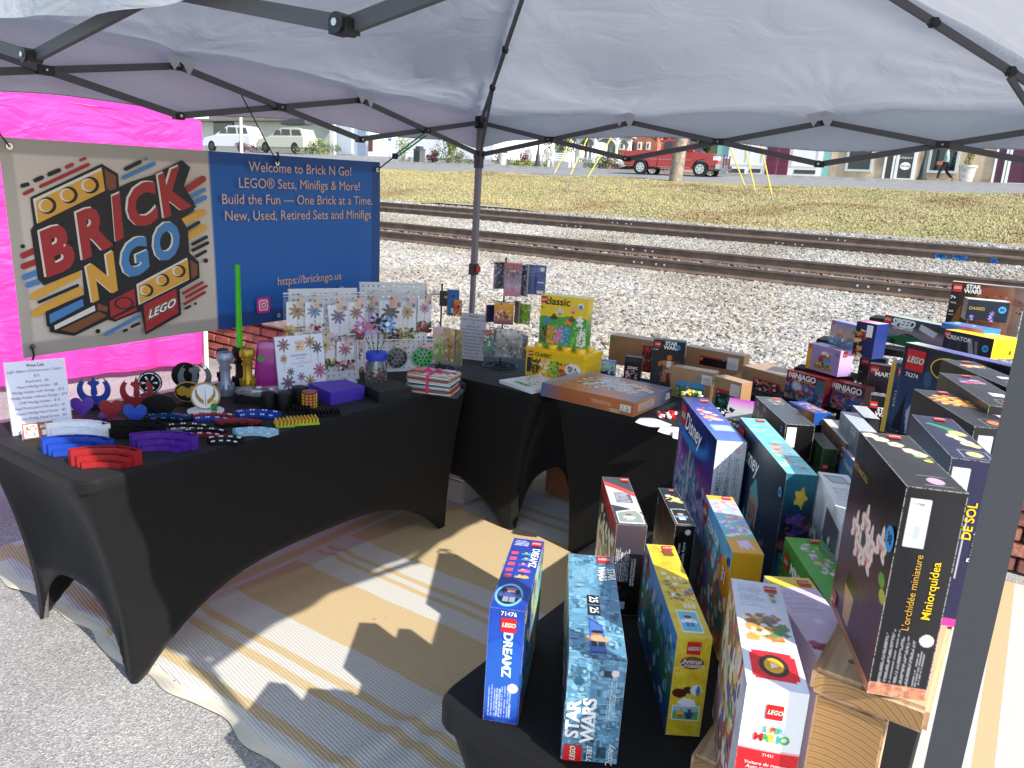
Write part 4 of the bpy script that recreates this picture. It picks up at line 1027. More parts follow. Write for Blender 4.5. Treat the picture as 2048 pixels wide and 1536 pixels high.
def t_(p): p.fill('#121214'); p.blobs(12, ['#e8e060', '#f4f4d8', '#9ab84a'], .2, .22, .85, .4, .007); p.rect(.12, .6, .9, .97, '#c8c6b4'); p.rect(.14, .61, .88, .96, '#151515'); p.fig(.5, .79, .035, '#6f9ac8', '#e8e8ea', '#5cae3a', '#e0a088')
def l_(p): p.vg('#1a1816', '#2a241c', '#a8905c', '#c8b078').mottle(.3, 8); p.poly([(.2, .05), (.3, .05), (.9, .5), (.8, .55)], '#9a2a20'); p.blobs(30, ['#e0cc98', '#5a4a30'], y0=.5, size=.012, asp=2)
def tx(mb, F):
    LG(mb, F, 'top', .62, .09, .013)
    T(mb, F, 'front', 'de parade ancien', .28, .38, .010, rot=math.pi / 2); T(mb, F, 'front', 'Auto de Desfile Retro', .52, .42, .010, rot=math.pi / 2)
    STICK(mb, F, 'left', .12, .12, .010)
carton('toy_box', K['dark12'], 'small black toy box with a green-faced figure on its top', '#0d0d0f', {'front': f_, 'top': t_, 'left': l_}, tx, .0018, wear=.5)
def f_(p): p.fill('#dfa41c').mottle(.06); p.poly([(0, .3), (1, .5), (1, 1), (0, 1)], '#c98c14', .5)
def t_(p):
    p.vg('#f0b83c', '#bcb6e0', '#9cc4ea', '#7fb8e4', '#8cc06a', '#e8a830').blobs(60, ['#f4f0f8', '#e8d898', '#b89ae0', '#7fd0d8', '#e890b0'], .1, .12, .95, .75, .008)
    p.rect(0, .78, 1, 1, '#e4a42c'); p.poly([(.3, .82), (.7, .8), (.8, .95), (.65, .9), (.55, .95), (.42, .9), (.35, .95)], '#dccdf0'); p.rect(0, 0, 1, .08, '#f0b030')
def l_(p): p.vg('#5fa8d8', '#8cc4e0', '#4a9ac0', '#3a7aa8', '#c88a40').mottle(.2, 7).blobs(80, ['#c8783a', '#e0c890', '#3f8a7a', '#8a5cb0', '#f0e8d0', '#c84a6a'], y0=.2, size=.012, asp=1.8); p.ell(.88, .3, .14, .16, '#e89a1c')
def tx(mb, F):
    for t_2, x, s in (('3', .52, .048), ('1', .52, .050)): pass
    T(mb, F, 'front', '3', .48, .62, .062, 'black', off=.05, rot=0); T(mb, F, 'front', '3', .48, .62, .062, off=.0, lift=.003)
    T(mb, F, 'front', '1', .52, .32, .062, 'black', off=.05, rot=math.pi); T(mb, F, 'front', '1', .52, .32, .062, off=.0, lift=.003, rot=math.pi)
    T(mb, F, 'front', 'IN', .5, .465, .018, 'black', off=.04); T(mb, F, 'top', '', .5, .5, .01)
    LG(mb, F, 'top', .72, .05, .018); LG(mb, F, 'left', .09, .13, .04); T(mb, F, 'left', 'CREATOR', .42, .16, .03, off=.02); T(mb, F, 'left', '31', .88, .3, .04, off=.04); STICK(mb, F, 'left', .95, .12, .01, 'blue')
carton('toy_box', K['threein'], 'amber yellow toy box with pastel top and a big 3 in 1', '#dfa41c', {'front': f_, 'top': t_, 'left': l_}, tx, .0018)
def f_(p): p.fill('#e6e9ee'); p.lines(.12, .08, .9, .55, 9, '#6c7078', .55, vert=True); p.disc(.72, .08, .008, '#e8c8c8'); p.rect(0, .62, 1, 1, '#8e93ac'); p.lines(.1, .62, .9, .95, 9, '#5a5e70', .4, vert=True)
def t_(p): p.vg('#2a2f78', '#33409a', '#4b67bc', '#5a78cc').mottle(.12); p.blobs(26, ['#e8c890', '#e0e4f0', '#d88a50', '#c84a5a'], .2, .25, .8, .6, .008); p.rect(.2, .68, .9, .80, '#9fd0e4', .8); p.rect(.3, .70, .8, .77, '#dfe8e0', .7); p.ell(.6, .55, .2, .03, '#e8b890')
def l_(p):
    p.vg('#14163c', '#1a3c86', '#5a2c78', '#8a5a98', '#7a84a8', '#3a4a80').mottle(.22, 8); p.ell(.35, .20, .42, .15, '#2f8ad8', .8, .3); p.ell(.35, .12, .40, .14, '#1a2c70', 1, .3)
    for x, y0, y1, wd in ((.42, .25, .9, .05), (.52, .38, .9, .06), (.33, .45, .9, .05), (.62, .5, .9, .05), (.46, .6, .95, .2), (.25, .62, .92, .06)):
        p.poly([(x, y0), (x - wd, y0 + .14), (x + wd, y0 + .14)], '#3f8f92'); p.rect(x - wd * .8, y0 + .13, x + wd * .8, y1, '#8fa0ac'); p.rect(x, y0 + .13, x + wd * .8, y1, '#5f6f86')
    p.blobs(80, ['#7a5aa8', '#b0a0c8', '#2f4a80', '#4aa0a8', '#3a2a60'], y0=.55, size=.012); p.lines(.04, .35, .14, .6, 7, '#c8ccea', .6)
def tx(mb, F):
    LG(mb, F, 'left', .12, .15, .06); T(mb, F, 'left', 'Disney', .42, .17, .075, shear=.25, off=.015); LG(mb, F, 'top', .74, .1, .026)
    T(mb, F, 'front', 'AVERTISSEMENT !', .2, .5, .016, 'grey', rot=math.pi / 2, off=.012); T(mb, F, 'front', '¡ADVERTENCIA!', .48, .52, .016, 'grey', rot=math.pi / 2, off=.012)
carton('toy_box', K['castle'], 'tall purple and blue toy box with pale spires and a white end', '#2a2f78', {'front': f_, 'top': t_, 'left': l_}, tx, .0026)
def f_(p): p.vg('#23707f', '#14384e', '#101a34', '#1a6880', '#124a66').mottle(.12); p.poly([(.55 + (.26 if i % 2 == 0 else .15) * math.cos(i * .628), .17 + (.085 if i % 2 == 0 else .05) * math.sin(i * .628)) for i in range(10)], '#d8b83c'); p.blobs(30, ['#1c1220', '#3a2230', '#6a4aa8', '#543a90', '#8a5a54'], .15, .30, .85, .52, .011); p.rect(.12, .58, .9, 1, '#2a8ea4', .95).mottle(.06)
def t_(p): p.fill('#74cfd8').mottle(.12, 9); p.blobs(30, ['#9adfe4', '#b8ecec', '#5abccc'], size=.014, k=.5); p.rect(.2, .5, 1, .74, '#6f9aa8', .8); p.blobs(26, ['#c85a70', '#8a6a9a', '#d8c070', '#6a5a6a', '#c09aa8'], .2, .52, .9, .92, .008)
def l_(p):
    p.vg('#0c2030', '#0e2a40', '#16304e', '#1a3a60').mottle(.15, 8); p.poly([(.52, .28), (.42, .42), (.62, .44)], '#5aa8a4'); p.poly([(.44, .42), (.62, .44), (.6, .72), (.42, .70)], '#a89078')
    for i in range(4): p.rect(.455 + i * .035, .48, .47 + i * .035, .68, '#3a3034')
    p.poly([(.36, .70), (.66, .72), (.66, 1), (.34, 1)], '#6e6054'); p.ell(.5, .84, .06, .07, '#20222c'); p.rect(.7, .72, .78, 1, '#3a3c48'); p.rect(.28, .74, .33, 1, '#3a3c48')
    p.blobs(40, ['#8a7a64', '#3a3a46', '#4aa0a0', '#20304a'], .3, .6, .8, 1, .01)
def tx(mb, F):
    T(mb, F, 'front', 'WISH', .52, .79, .052, 'white', rot=math.pi / 2); LG(mb, F, 'top', .72, .06, .024); LG(mb, F, 'left', .09, .14, .055); T(mb, F, 'left', 'Disney', .33, .2, .065, shear=.25, off=.015)
    STICK(mb, F, 'left', .955, .16, .012)
carton('toy_box', K['wish'], 'tall dark teal toy box with turquoise top and a clock tower picture', '#12304a', {'front': f_, 'top': t_, 'left': l_}, tx, .0026)
# --- black botanical boxes on the wooden riser
def blk_f(p): p.fill('#232224'); p.rect(.12, .06, .42, .36, '#e9ecee'); p.lines(.15, .09, .39, .12, 2, '#9aa0a8', .8)
def mk_top(flower, cols, box):
    def t_(p):
        p.fill('#2e2d30').mottle(.08); flower(p, cols); p.rect(.35, .80, .85, .95, '#8f8f92', .9); p.rect(.365, .808, .835, .943, '#2a292c'); p.ell(.6, .875, .13, .045, box, 1, .2)
    return t_
def fl_orchid(p, c):
    for x, y in ((.15, .08), (.3, .16), (.5, .25), (.68, .36), (.8, .40)):
        for a in range(5): p.ell(x + .08 * math.cos(a * 1.256), y + .028 * math.sin(a * 1.256), .07, .026, '#f4d8b8', 1, .2)
        p.ell(x, y, .035, .015, '#d88a98', .9, .3)
    p.ell(.72, .46, .08, .02, '#7fae58'); p.ell(.85, .52, .08, .02, '#d8c850'); p.ell(.9, .48, .05, .015, '#6ea84a')
def fl_sun(p, c):
    for a in range(34):
        q = a * .6; r_ = .05 + .006 * a; p.ell(.48 + 1.9 * r_ * math.cos(q), .33 + .72 * r_ * math.sin(q), .07, .022, ['#f0a040', '#f8c868', '#e88030'][a % 3], 1, .2, q * .5)
def fl_daisy(p, c):
    for a in range(14): p.ell(.25 + .035 * a, .22 + .012 * a, .10, .016, ['#2f9a62', '#3cae6c', '#1f7a4a'][a % 3], .9, .2, .5 - a * .1)
    for x, y in ((.5, .5), (.62, .56), (.74, .62), (.82, .68), (.66, .66)):
        p.ell(x, y, .12, .04, ['#efe8b0', '#f0d890', '#e8ead8'][int(x * 100) % 3], 1, .2); p.ell(x, y, .05, .018, '#e0c050', 1, .3)
    p.ell(.7, .42, .18, .05, '#e8cc70', 1, .3)
def fl_rose(p, c):
    p.blobs(20, c, .25, .18, .75, .36, .007)
def orch_left(p):
    p.vg('#0c0b0d', '#100e10', '#2a1f26', '#4a3440', '#1a1c26').mottle(.08); p.ell(.45, .75, .5, .3, '#6a4a58', .35, .8)
    for i in range(4): p.poly([(.30 + .1 * i, .5), (.31 + .1 * i, .5), (.43, .82), (.42, .82)], '#3a4a3a')
    for x, y in ((.30, .45), (.48, .36), (.62, .42), (.80, .36), (.42, .52), (.60, .50)):
        for a, rl, rw in ((-1.571, .016, .0062), (.6, .014, .006), (2.54, .014, .006), (-.25, .0125, .0092), (3.39, .0125, .0092)):
            p.ell(x + .8 * rl * math.cos(a) / p.w, y + .8 * rl * math.sin(a) / p.h, rl / p.w, rw / p.h, '#f8e2cc', 1, .12, a); p.ell(x + .6 * rl * math.cos(a) / p.w, y + .6 * rl * math.sin(a) / p.h, rl * .5 / p.w, rw * .25 / p.h, '#d8a08c', .7, .5, a)
        p.ell(x, y + .012, .018, .022, '#b83a50', .95, .4); p.ell(x, y - .002, .012, .01, '#e8b0a8', .9, .4)
    p.ell(.9, .48, .05, .03, '#6ea84a'); p.ell(.95, .54, .05, .03, '#b8c040'); p.ell(.5, .72, .09, .05, '#1c3a26', 1, .1, .5); p.ell(.36, .73, .06, .06, '#16301f', 1, .1)
    p.poly([(.28, .76), (.5, .76), (.46, .93), (.33, .93)], '#c8986c'); p.rect(0, .955, 1, 1, '#b8785c')
def orch_front(p):
    p.fill('#222124'); p.rect(.12, .05, .45, .27, '#dfe4ea'); p.lines(.15, .07, .42, .09, 1, '#7a8088', .9); p.rect(.22, .17, .36, .235, '#b4bac2')
    p.lines(.1, .66, .36, .93, 8, '#9a9ca0', .7, vert=True); p.lines(.40, .68, .66, .93, 8, '#9a9ca0', .7, vert=True); p.disc(.82, .70, .008, '#f0d8d8'); p.lines(.72, .74, .9, .93, 4, '#a6a8ac', .7, vert=True)
    p.rect(0, .94, 1, 1, '#c48468'); p.blobs(18, ['#a86a50', '#dca084'], 0, .945, 1, 1, .004, k=.8)
def tx(mb, F):
    LG(mb, F, 'top', .62, .09, .018); LG(mb, F, 'left', .12, .93, .022); STICK(mb, F, 'left', .93, .27, .017, 'sky', '38')
    T(mb, F, 'left', 'BOTANICALS', .22, .17, .013, 'gold')
    T(mb, F, 'front', "L'orchidée miniature", .42, .48, .0125, 'gold', rot=math.pi / 2); T(mb, F, 'front', 'Miniorquídea', .72, .46, .0150, 'yellow', rot=math.pi / 2, off=.005)
G4 = 'black botanical boxes on the wooden riser'
carton('toy_box', K['orchid'], 'black toy box with a pink potted orchid picture, nearest on the wooden riser', '#1b1a1c', {'front': orch_front, 'top': mk_top(fl_orchid, None, '#e0a0c8'), 'left': orch_left}, tx, .0017, G4, wear=.6)
def dz_front(p):
    p.fill('#2b2a48'); p.rect(.08, .05, .42, .28, '#e9ecee'); p.rect(.15, .15, .33, .23, '#aab0b8'); p.blobs(22, ['#e8a8c8', '#f4f0f0', '#e868a0'], .05, .7, .3, .82, .006); p.lines(.1, .76, .45, .96, 8, '#b0b0bc', .7, vert=True); p.rect(.55, .3, .57, .7, '#c8c8d0'); p.rect(0, .95, 1, 1, '#e03a9a')
def tx(mb, F):
    LG(mb, F, 'top', .6, .09, .018); T(mb, F, 'front', 'DE SOL', .62, .35, .018, 'yellow', rot=math.pi / 2, off=.02); T(mb, F, 'front', 'ENSOLEILLÉ', .3, .62, .018, 'yellow', rot=math.pi / 2, off=.02); T(mb, F, 'front', 'Bouquet', .8, .5, .014, 'white', rot=math.pi / 2, off=.01)
carton('toy_box', K['flowD'], 'navy toy box with daisies and green sprigs on its top', '#232242', {'front': dz_front, 'top': lambda p: (p.fill('#2b2a48').mottle(.1), fl_daisy(p, 0), p.rect(.3, .80, .9, .96, '#9a9ab0'), p.rect(.32, .808, .88, .952, '#2b2a48'), p.ell(.6, .88, .16, .045, '#e4d488', 1, .2))}, tx, .0018, G4, wear=.5)
def tl(mb, F): LG(mb, F, 'top', .6, .08, .019)
carton('toy_box', K['flowC'], 'black toy box with an orange sunflower burst on its top', '#1d1c1e', {'front': blk_f, 'top': mk_top(fl_sun, None, '#e08048')}, tl, .0018, G4, wear=.5)
carton('toy_box', K['flowB'], 'black toy box with a blue and red blossom spray on its top', '#1d1c1e', {'front': blk_f, 'top': mk_top(lambda p, c: (p.blobs(26, ['#c83048', '#e8889a', '#4a5aa8', '#e8c8b0'], .2, .2, .8, .34, .007), p.rect(.45, .62, .8, .72, '#f0d8d8')), None, '#d8303a')}, tl, .002, G4, wear=.5)
carton('toy_box', K['flowA'], 'black toy box with a red and yellow blossom spray, farthest on the wooden riser', '#1d1c1e', {'front': blk_f, 'top': mk_top(lambda p, c: (p.blobs(22, ['#c83038', '#e8c050', '#e88a50', '#e8e0d0'], .25, .2, .8, .3, .007), p.rect(.45, .62, .8, .7, '#f4dcd8')), None, '#40a8b0')}, tl, .002, G4, wear=.5)
# --- third group
def l_(p): p.vg('#3a3a38', '#141414', '#0c0c0c').mottle(.2); p.blobs(14, ['#5a6a60', '#8a8a80'], .1, .1, .4, .6, .012)
def tx(mb, F): LG(mb, F, 'top', .72, .07, .026); RECT(mb, F, 'front', .06, .08, .38, .62); STICK(mb, F, 'left', .92, .22, .012)
carton('toy_box', K['black14'], 'scuffed black toy box with a white price label on its end', '#131314', {'top': lambda p: p.fill('#4a4c4e').mottle(.15, 8).blobs(30, ['#c8b8b0', '#b84a50', '#5a8a60'], .3, .08, .85, .3, .008).noise(.1), 'left': l_, 'front': lambda p: p.fill('#0b0b0c')}, tx, .0028, wear=.7)
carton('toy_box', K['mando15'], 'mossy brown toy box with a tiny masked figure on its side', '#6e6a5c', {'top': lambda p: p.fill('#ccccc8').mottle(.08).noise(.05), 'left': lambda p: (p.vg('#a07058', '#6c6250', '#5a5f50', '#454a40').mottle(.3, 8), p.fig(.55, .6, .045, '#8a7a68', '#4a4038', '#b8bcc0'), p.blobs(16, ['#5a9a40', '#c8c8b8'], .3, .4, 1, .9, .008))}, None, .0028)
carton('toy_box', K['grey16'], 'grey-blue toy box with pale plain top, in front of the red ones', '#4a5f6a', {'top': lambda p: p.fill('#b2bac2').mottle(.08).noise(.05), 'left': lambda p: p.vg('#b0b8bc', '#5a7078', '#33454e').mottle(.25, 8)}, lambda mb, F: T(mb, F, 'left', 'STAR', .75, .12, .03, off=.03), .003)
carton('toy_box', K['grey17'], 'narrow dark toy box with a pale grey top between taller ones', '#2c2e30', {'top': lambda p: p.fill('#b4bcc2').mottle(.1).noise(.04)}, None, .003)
carton('toy_box', K['friends18'], 'small blue and pink toy box low in front of the black ones', '#5f9ac4', {'top': lambda p: p.fill('#d8b4d0').mottle(.08), 'left': lambda p: (p.fill('#5f9ac4').mottle(.1), p.rect(.0, 0, .2, 1, '#a82a4a', .0), p.rect(.82, 0, 1, 1, '#a82a4a', .0))}, lambda mb, F: (LG(mb, F, 'left', .12, .25, .03), T(mb, F, 'left', 'Friends', .6, .4, .035, off=.02)), .003)
carton('toy_box', K['city'], 'small flat blue toy box with an orange picture on top', '#1c4ea0', {'top': lambda p: p.fill('#3468b8').blobs(30, ['#c87848', '#e0a878', '#8a3a2a', '#4a80c8'], .2, .1, .9, .9, .01), 'left': lambda p: p.hg('#1c4ea0', '#2a5cae', '#c89a78', '#b07848').mottle(.2)}, lambda mb, F: (LG(mb, F, 'left', .1, .5, .026), T(mb, F, 'left', 'CITY', .3, .5, .022, off=.02)), .003)
def ninja(p):
    p.vg('#5a1014', '#4a1a20', '#3a4a8a', '#2a3a6a', '#2a1a2a').mottle(.25, 9).blobs(60, ['#8a2a20', '#3f7a78', '#7aa0d8', '#1a1426', '#c87840', '#4a5ab0'], y0=.32, size=.010)
def nt(cx, cy, s, x0=.12):
    def tx(mb, F): LG(mb, F, 'front', x0 - .01, .13, .030); T(mb, F, 'front', 'NINJAGO', cx, cy, s, off=.03, sp=.95); T(mb, F, 'front', 'DRAGONS RISING', cx, cy + .14, s * .38, 'orange', off=.02)
    return tx
carton('toy_box', K['ninja1'], 'dark red toy box with a green dragon and white jagged lettering, left of its twin', '#420c0e', {'front': lambda p: (ninja(p), p.ell(.3, .5, .1, .12, '#cfd8e8', .6, .6), p.rect(.8, .1, 1, .6, '#2a6a6c', .8)), 'top': lambda p: p.fill('#7a1418')}, nt(.42, .16, .034), .0022)
carton('toy_box', K['ninja2'], 'dark red toy box with orange-edged white jagged lettering, right of its twin', '#3a0a0c', {'front': lambda p: (ninja(p), p.poly([(.1, .55), (.5, .85), (.45, .9), (.08, .62)], '#e05a4a')), 'top': lambda p: p.fill('#6a1418')}, nt(.50, .2, .036), .0022)
def f_(p):
    p.fill('#9a86b8').mottle(.08); p.rect(0, 0, .13, 1, '#d8a02a'); p.ell(.52, .84, .3, .10, '#b88a90', 1, .1); p.poly([(.25, .62), (.8, .66), (.76, .86), (.3, .84)], '#8a9a4a'); p.ell(.52, .84, .26, .07, '#7a2a30', .5, .1)
    p.poly([(.4, .42), (.74, .44), (.72, .64), (.42, .62)], '#4a90c0'); p.rect(.38, .40, .52, .62, '#8a3a30'); p.poly([(.45, .28), (.72, .3), (.72, .44), (.42, .42)], '#a84a48'); p.blobs(10, ['#f0c8a8', '#e8b050', '#f4e8d8'], .45, .2, .72, .32, .006); p.blobs(30, ['#5a2a30', '#c8b060', '#3a5a2a'], .28, .6, .78, .84, .005)
carton('toy_box', K['cake'], 'lilac toy box picturing a three-tier brick cake', '#b89ad0', {'front': f_, 'right': lambda p: p.vg('#c8a0dc', '#c8a0dc', '#8a74a4'), 'top': lambda p: p.fill('#b8a0d0')}, lambda mb, F: (LG(mb, F, 'front', .06, .09, .018), LG(mb, F, 'right', .35, .15, .024), STICK(mb, F, 'front', .9, .2, .007, 'green', '$')), .0018)
carton('toy_box', K['beach'], 'teal-sided toy box with a beach scene, behind the lilac one', '#2f9a92', {'front': lambda p: (p.vg('#7a94c0', '#a89aa8', '#c0a08c', '#5a92b8', '#2f6aa0').mottle(.15), p.blobs(26, ['#3f8a4a', '#c86a4a', '#e8d8b0', '#4a3a6a', '#48b0c8'], y0=.5, size=.007)), 'right': lambda p: p.vg('#3fb0a4', '#2a8a80'), 'top': lambda p: p.fill('#9a9ac8')}, lambda mb, F: (LG(mb, F, 'front', .09, .09, .014), STICK(mb, F, 'front', .92, .3, .007, 'green', '$')), .0022)
carton('toy_box', K['blue24'], 'navy toy box open at one side with a white sticker, beside the beach box', '#1a2a6e', {'front': lambda p: (p.fill('#16205c'), p.poly([(0, .1), (.4, .2), (.5, 1), (0, 1)], '#1a1210'), p.blobs(16, ['#d88a4a', '#a83a2a', '#e8c890', '#2a1a14'], 0, .15, .45, 1, .006, 3)), 'top': lambda p: p.hg('#b84a58', '#c8c8dc')}, lambda mb, F: RECT(mb, F, 'front', .55, .06, .85, .4), .002)
def f_(p):
    p.vg('#4a4650', '#3a3840', '#8a8690', '#6a6870', '#3a3a40').mottle(.1); p.poly([(.08, .78), (.35, .62), (.6, .6), (.72, .75), (.7, .9), (.1, .95)], '#1f5a30'); p.ell(.2, .9, .05, .09, '#0e1410'); p.ell(.6, .9, .05, .09, '#0e1410'); p.poly([(.3, .62), (.45, .5), (.58, .6)], '#3a2a1c'); p.poly([(.62, .1), (.9, .3), (.85, .5), (.6, .3)], '#c8ccd0'); p.rect(.03, .5, 1, .52, '#b86a70')
carton('toy_box', K['speed'], 'grey toy box with a green racing car and bold slanted lettering', '#7a8a84', {'front': f_, 'top': lambda p: p.fill('#a8bab0')}, lambda mb, F: (LG(mb, F, 'front', .07, .15, .036), T(mb, F, 'front', 'SPEED', .33, .2, .042, shear=.3, off=.05), T(mb, F, 'front', 'CHAMPIONS', .34, .38, .017, shear=.3, off=.03)), .0022)
def f_(p):
    p.hg('#15120f', '#3a2218', '#6a3a26', '#8a5a44', '#9a8478').mottle(.2, 7); p.rect(0, .0, .10, 1, '#14110f'); p.poly([(.3, .1), (.55, .05), (1, .3), (1, .4), (.4, .3)], '#8a4a34', .7); p.blobs(30, ['#8a8078', '#2a2420', '#5a3a2a', '#a86a4a'], .3, .2, 1, .9, .007); p.poly([(.05, .95), (.18, .45), (.2, 1)], '#6a4024')
carton('toy_box', K['swtall'], 'tall brown and black toy box at the back right corner marked 7 plus', '#3a2218', {'front': f_, 'top': lambda p: p.fill('#c8c4b8')}, lambda mb, F: (LG(mb, F, 'front', .085, .12, .034), STARW(mb, F, 'front', .30, .125, .028), T(mb, F, 'front', '7+', .05, .33, .02, off=.02), T(mb, F, 'front', '75342', .065, .44, .009), T(mb, F, 'front', '262', .055, .62, .012), T(mb, F, 'front', 'pcs/pzs', .06, .69, .007)), .0022)
carton('toy_box', K['daisies'], 'black toy box with purple flower spikes and a round blue price dot', '#141c2c', {'front': lambda p: (p.fill('#141e30').mottle(.08), p.blobs(26, ['#8a6ab8', '#b8a0d8', '#5a4a90'], .57, .5, .68, 1, .004), p.blobs(10, ['#a890c8', '#6a5a98'], .1, .78, .2, 1, .004)), 'right': lambda p: p.fill('#26406c'), 'top': lambda p: p.fill('#c8c8b8').mottle(.12), 'left': lambda p: p.vg('#5a3420', '#6a4024')}, lambda mb, F: (T(mb, F, 'front', 'DAISIES', .25, .42, .017, 'gold', off=.01), STICK(mb, F, 'front', .84, .38, .014), RECT(mb, F, 'right', .05, .1, .4, .7), T(mb, F, 'right', 'MARGARITES', .6, .6, .02, 'yellow', rot=math.pi / 2)), .0022)
carton('toy_box', K['creator'], 'yellow toy box with a dark front and a small yellow car on its side', '#f0c81a', {'front': lambda p: (p.fill('#22262e'), p.lines(.12, .1, .4, .9, 8, '#4a505a', .5, vert=True), p.poly([(.5, .25), (.58, .2), (.66, 1), (.56, 1)], '#8a8f96'), p.poly([(.64, .3), (.7, .3), (.74, 1), (.68, 1)], '#6a6f78')), 'right': lambda p: (p.fill('#f2cc10'), p.poly([(.4, .85), (.6, .4), (.75, .3), (.8, .5), (.6, .95)], '#e0b414'), p.ell(.68, .72, .05, .12, '#5a4a20'), p.poly([(.62, .35), (.72, .2), (.74, .3)], '#b08a20')), 'top': lambda p: p.fill('#f0cc20')}, lambda mb, F: (LG(mb, F, 'front', .08, .2, .024), T(mb, F, 'front', 'CREATOR', .32, .33, .022, off=.015), STICK(mb, F, 'front', .87, .55, .013)), .0022)
def f_(p):
    p.vg('#101420', '#12233c', '#1c3d60', '#244a6c', '#122238').mottle(.2, 8); p.blobs(14, ['#2c5a7c', '#a8c0d0', '#182c48'], .25, .3, .9, .8, .02); p.poly([(.12, .75), (.22, .5), (.3, .8), (.26, 1), (.15, 1)], '#c8d0d8', .8); p.poly([(0, 1), (.1, .5), (.1, 1)], '#0c1018'); p.ell(.4, .5, .04, .03, '#d8e8c8', .6, 1)
carton('toy_box', K['bat'], 'large midnight blue toy box with a black bat in a yellow oval', '#101828', {'front': f_, 'top': lambda p: p.hg('#c8c8b8', '#5a5a9a', '#6a6ab0', '#3a3a48').noise(.1)}, lambda mb, F: (LG(mb, F, 'front', .13, .17, .056), oval_bat(mb, F, 'front', .43, .19, .050), T(mb, F, 'front', '76274', .12, .34, .016, off=.015)), .0026)
def dk(mb, F): LG(mb, F, 'front', .22, .2, .032)
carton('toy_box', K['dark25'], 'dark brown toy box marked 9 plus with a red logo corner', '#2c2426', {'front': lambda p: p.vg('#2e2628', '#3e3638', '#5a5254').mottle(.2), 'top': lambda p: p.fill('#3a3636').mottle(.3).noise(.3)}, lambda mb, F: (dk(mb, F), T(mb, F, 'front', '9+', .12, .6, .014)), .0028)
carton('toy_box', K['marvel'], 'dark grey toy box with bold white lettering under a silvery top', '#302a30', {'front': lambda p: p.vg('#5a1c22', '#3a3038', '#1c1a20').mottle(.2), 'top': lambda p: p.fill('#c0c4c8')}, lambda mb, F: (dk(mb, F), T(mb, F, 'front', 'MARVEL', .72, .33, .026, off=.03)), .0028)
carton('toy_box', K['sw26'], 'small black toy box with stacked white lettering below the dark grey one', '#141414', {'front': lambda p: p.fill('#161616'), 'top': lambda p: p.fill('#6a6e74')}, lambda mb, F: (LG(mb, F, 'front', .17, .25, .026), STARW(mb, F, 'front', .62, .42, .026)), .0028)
carton('toy_box', K['goldedge'], 'gold-edged dark blue toy box left of the bat box', '#1a2c48', {'front': lambda p: (p.vg('#2c3a4c', '#1a2c48', '#16324e', '#0e1828').mottle(.25), p.rect(0, .0, .10, 1, '#c09a3a'), p.lines(.2, .4, .45, .62, 6, '#cfd6e0', .7), p.blobs(20, ['#8aa0b8', '#0a0e16', '#3a5a7a'], .4, .3, 1, .9, .01))}, lambda mb, F: (LG(mb, F, 'front', .3, .12, .030), T(mb, F, 'front', '6+', .3, .36, .016), T(mb, F, 'front', 'STITCH', .5, .85, .018, 'grey', rot=.9)), .0028)
# blue flat box resting on the yellow one, small red box low down
k0 = K['creator']
carton('toy_box', (1.66, 3.00, 1.232, -62, .17, .10, .020), 'flat bright blue toy packet lying on the yellow box', '#2a78c8', {'front': lambda p: p.hg('#2a78c8', '#4a90d0', '#c84a5a', '#a8b8c8'), 'top': lambda p: p.fill('#3a88d0').blobs(10, ['#c84a5a', '#e8e8e8'], size=.01)}, None, .003)
carton('toy_box', (1.30, 3.02, .742, -40, .10, .05, .075), 'low dark red toy box tucked between the blue one and its neighbours', '#7a1c22', {'front': lambda p: p.fill('#8a2026').mottle(.2)}, lambda mb, F: T(mb, F, 'front', 'NINJAGO', .5, .4, .02, off=.02), .003)

# --- right table, left part
def f_(p):
    p.vg('#e8c818', '#e6c418', '#e6c418'); p.poly([(0, .42), (.08, .39), (.2, .41), (.3, .37), (.45, .4), (.6, .36), (.75, .4), (.9, .37), (1, .40), (1, 1), (0, 1)], '#3f9a3c')
    cs = [['#3a2c22', '#5a4030', '#1e1a18', '#8a6a50'], ['#e08a20', '#e8a030', '#c8701c'], ['#d86aa8', '#c04890', '#e890c0'], ['#3a80c8', '#2a60b0', '#7ab0e0'], ['#4aa840', '#2f8a30', '#8ac850'], ['#e8e8e0', '#d0d0c8', '#f8f8f0']]
    for i, c in enumerate(cs): p.blobs(46, c, .02 + i * .16, .58, .02 + (i + 1) * .16, .92, .006)
    for x, y, c in ((.3, .42, '#2a2a2a'), (.42, .3, '#c8ccd0'), (.7, .25, '#e8a080'), (.85, .42, '#f0f0f0'), (.6, .5, '#d88a30'), (.15, .5, '#3a80c0'), (.85, .52, '#e8e0d0'), (.68, .43, '#6a4020')):
        p.ell(x, y, .07, .035, c, 1, .2); p.ell(x, y - .05, .035, .028, c, .9, .2); p.rect(x - .03, y + .02, x + .03, y + .06, '#6a5a3a', .7)
    p.rect(.2, .9, .5, .93, '#d83a3a', .0)
carton('toy_box', K['classic1'], 'yellow and green upright toy box heaped with pictured bricks, on a brick-shaped tub', '#e8c818', {'front': f_, 'right': lambda p: p.vg('#e8c818', '#e8c818', '#3f9a3c', '#3f9a3c', '#3f9a3c'), 'top': lambda p: p.fill('#f0dc60')}, lambda mb, F: (LG(mb, F, 'front', .075, .09, .034), T(mb, F, 'front', 'classic', .36, .11, .052, 'black', off=.02), T(mb, F, 'front', '5+', .055, .24, .016, 'brown', off=.02), STICK(mb, F, 'front', .85, .16, .016, 'white', ''), STICK(mb, F, 'front', .85, .17, .012, 'sky', '$')), .0026)
k = K['classic2']
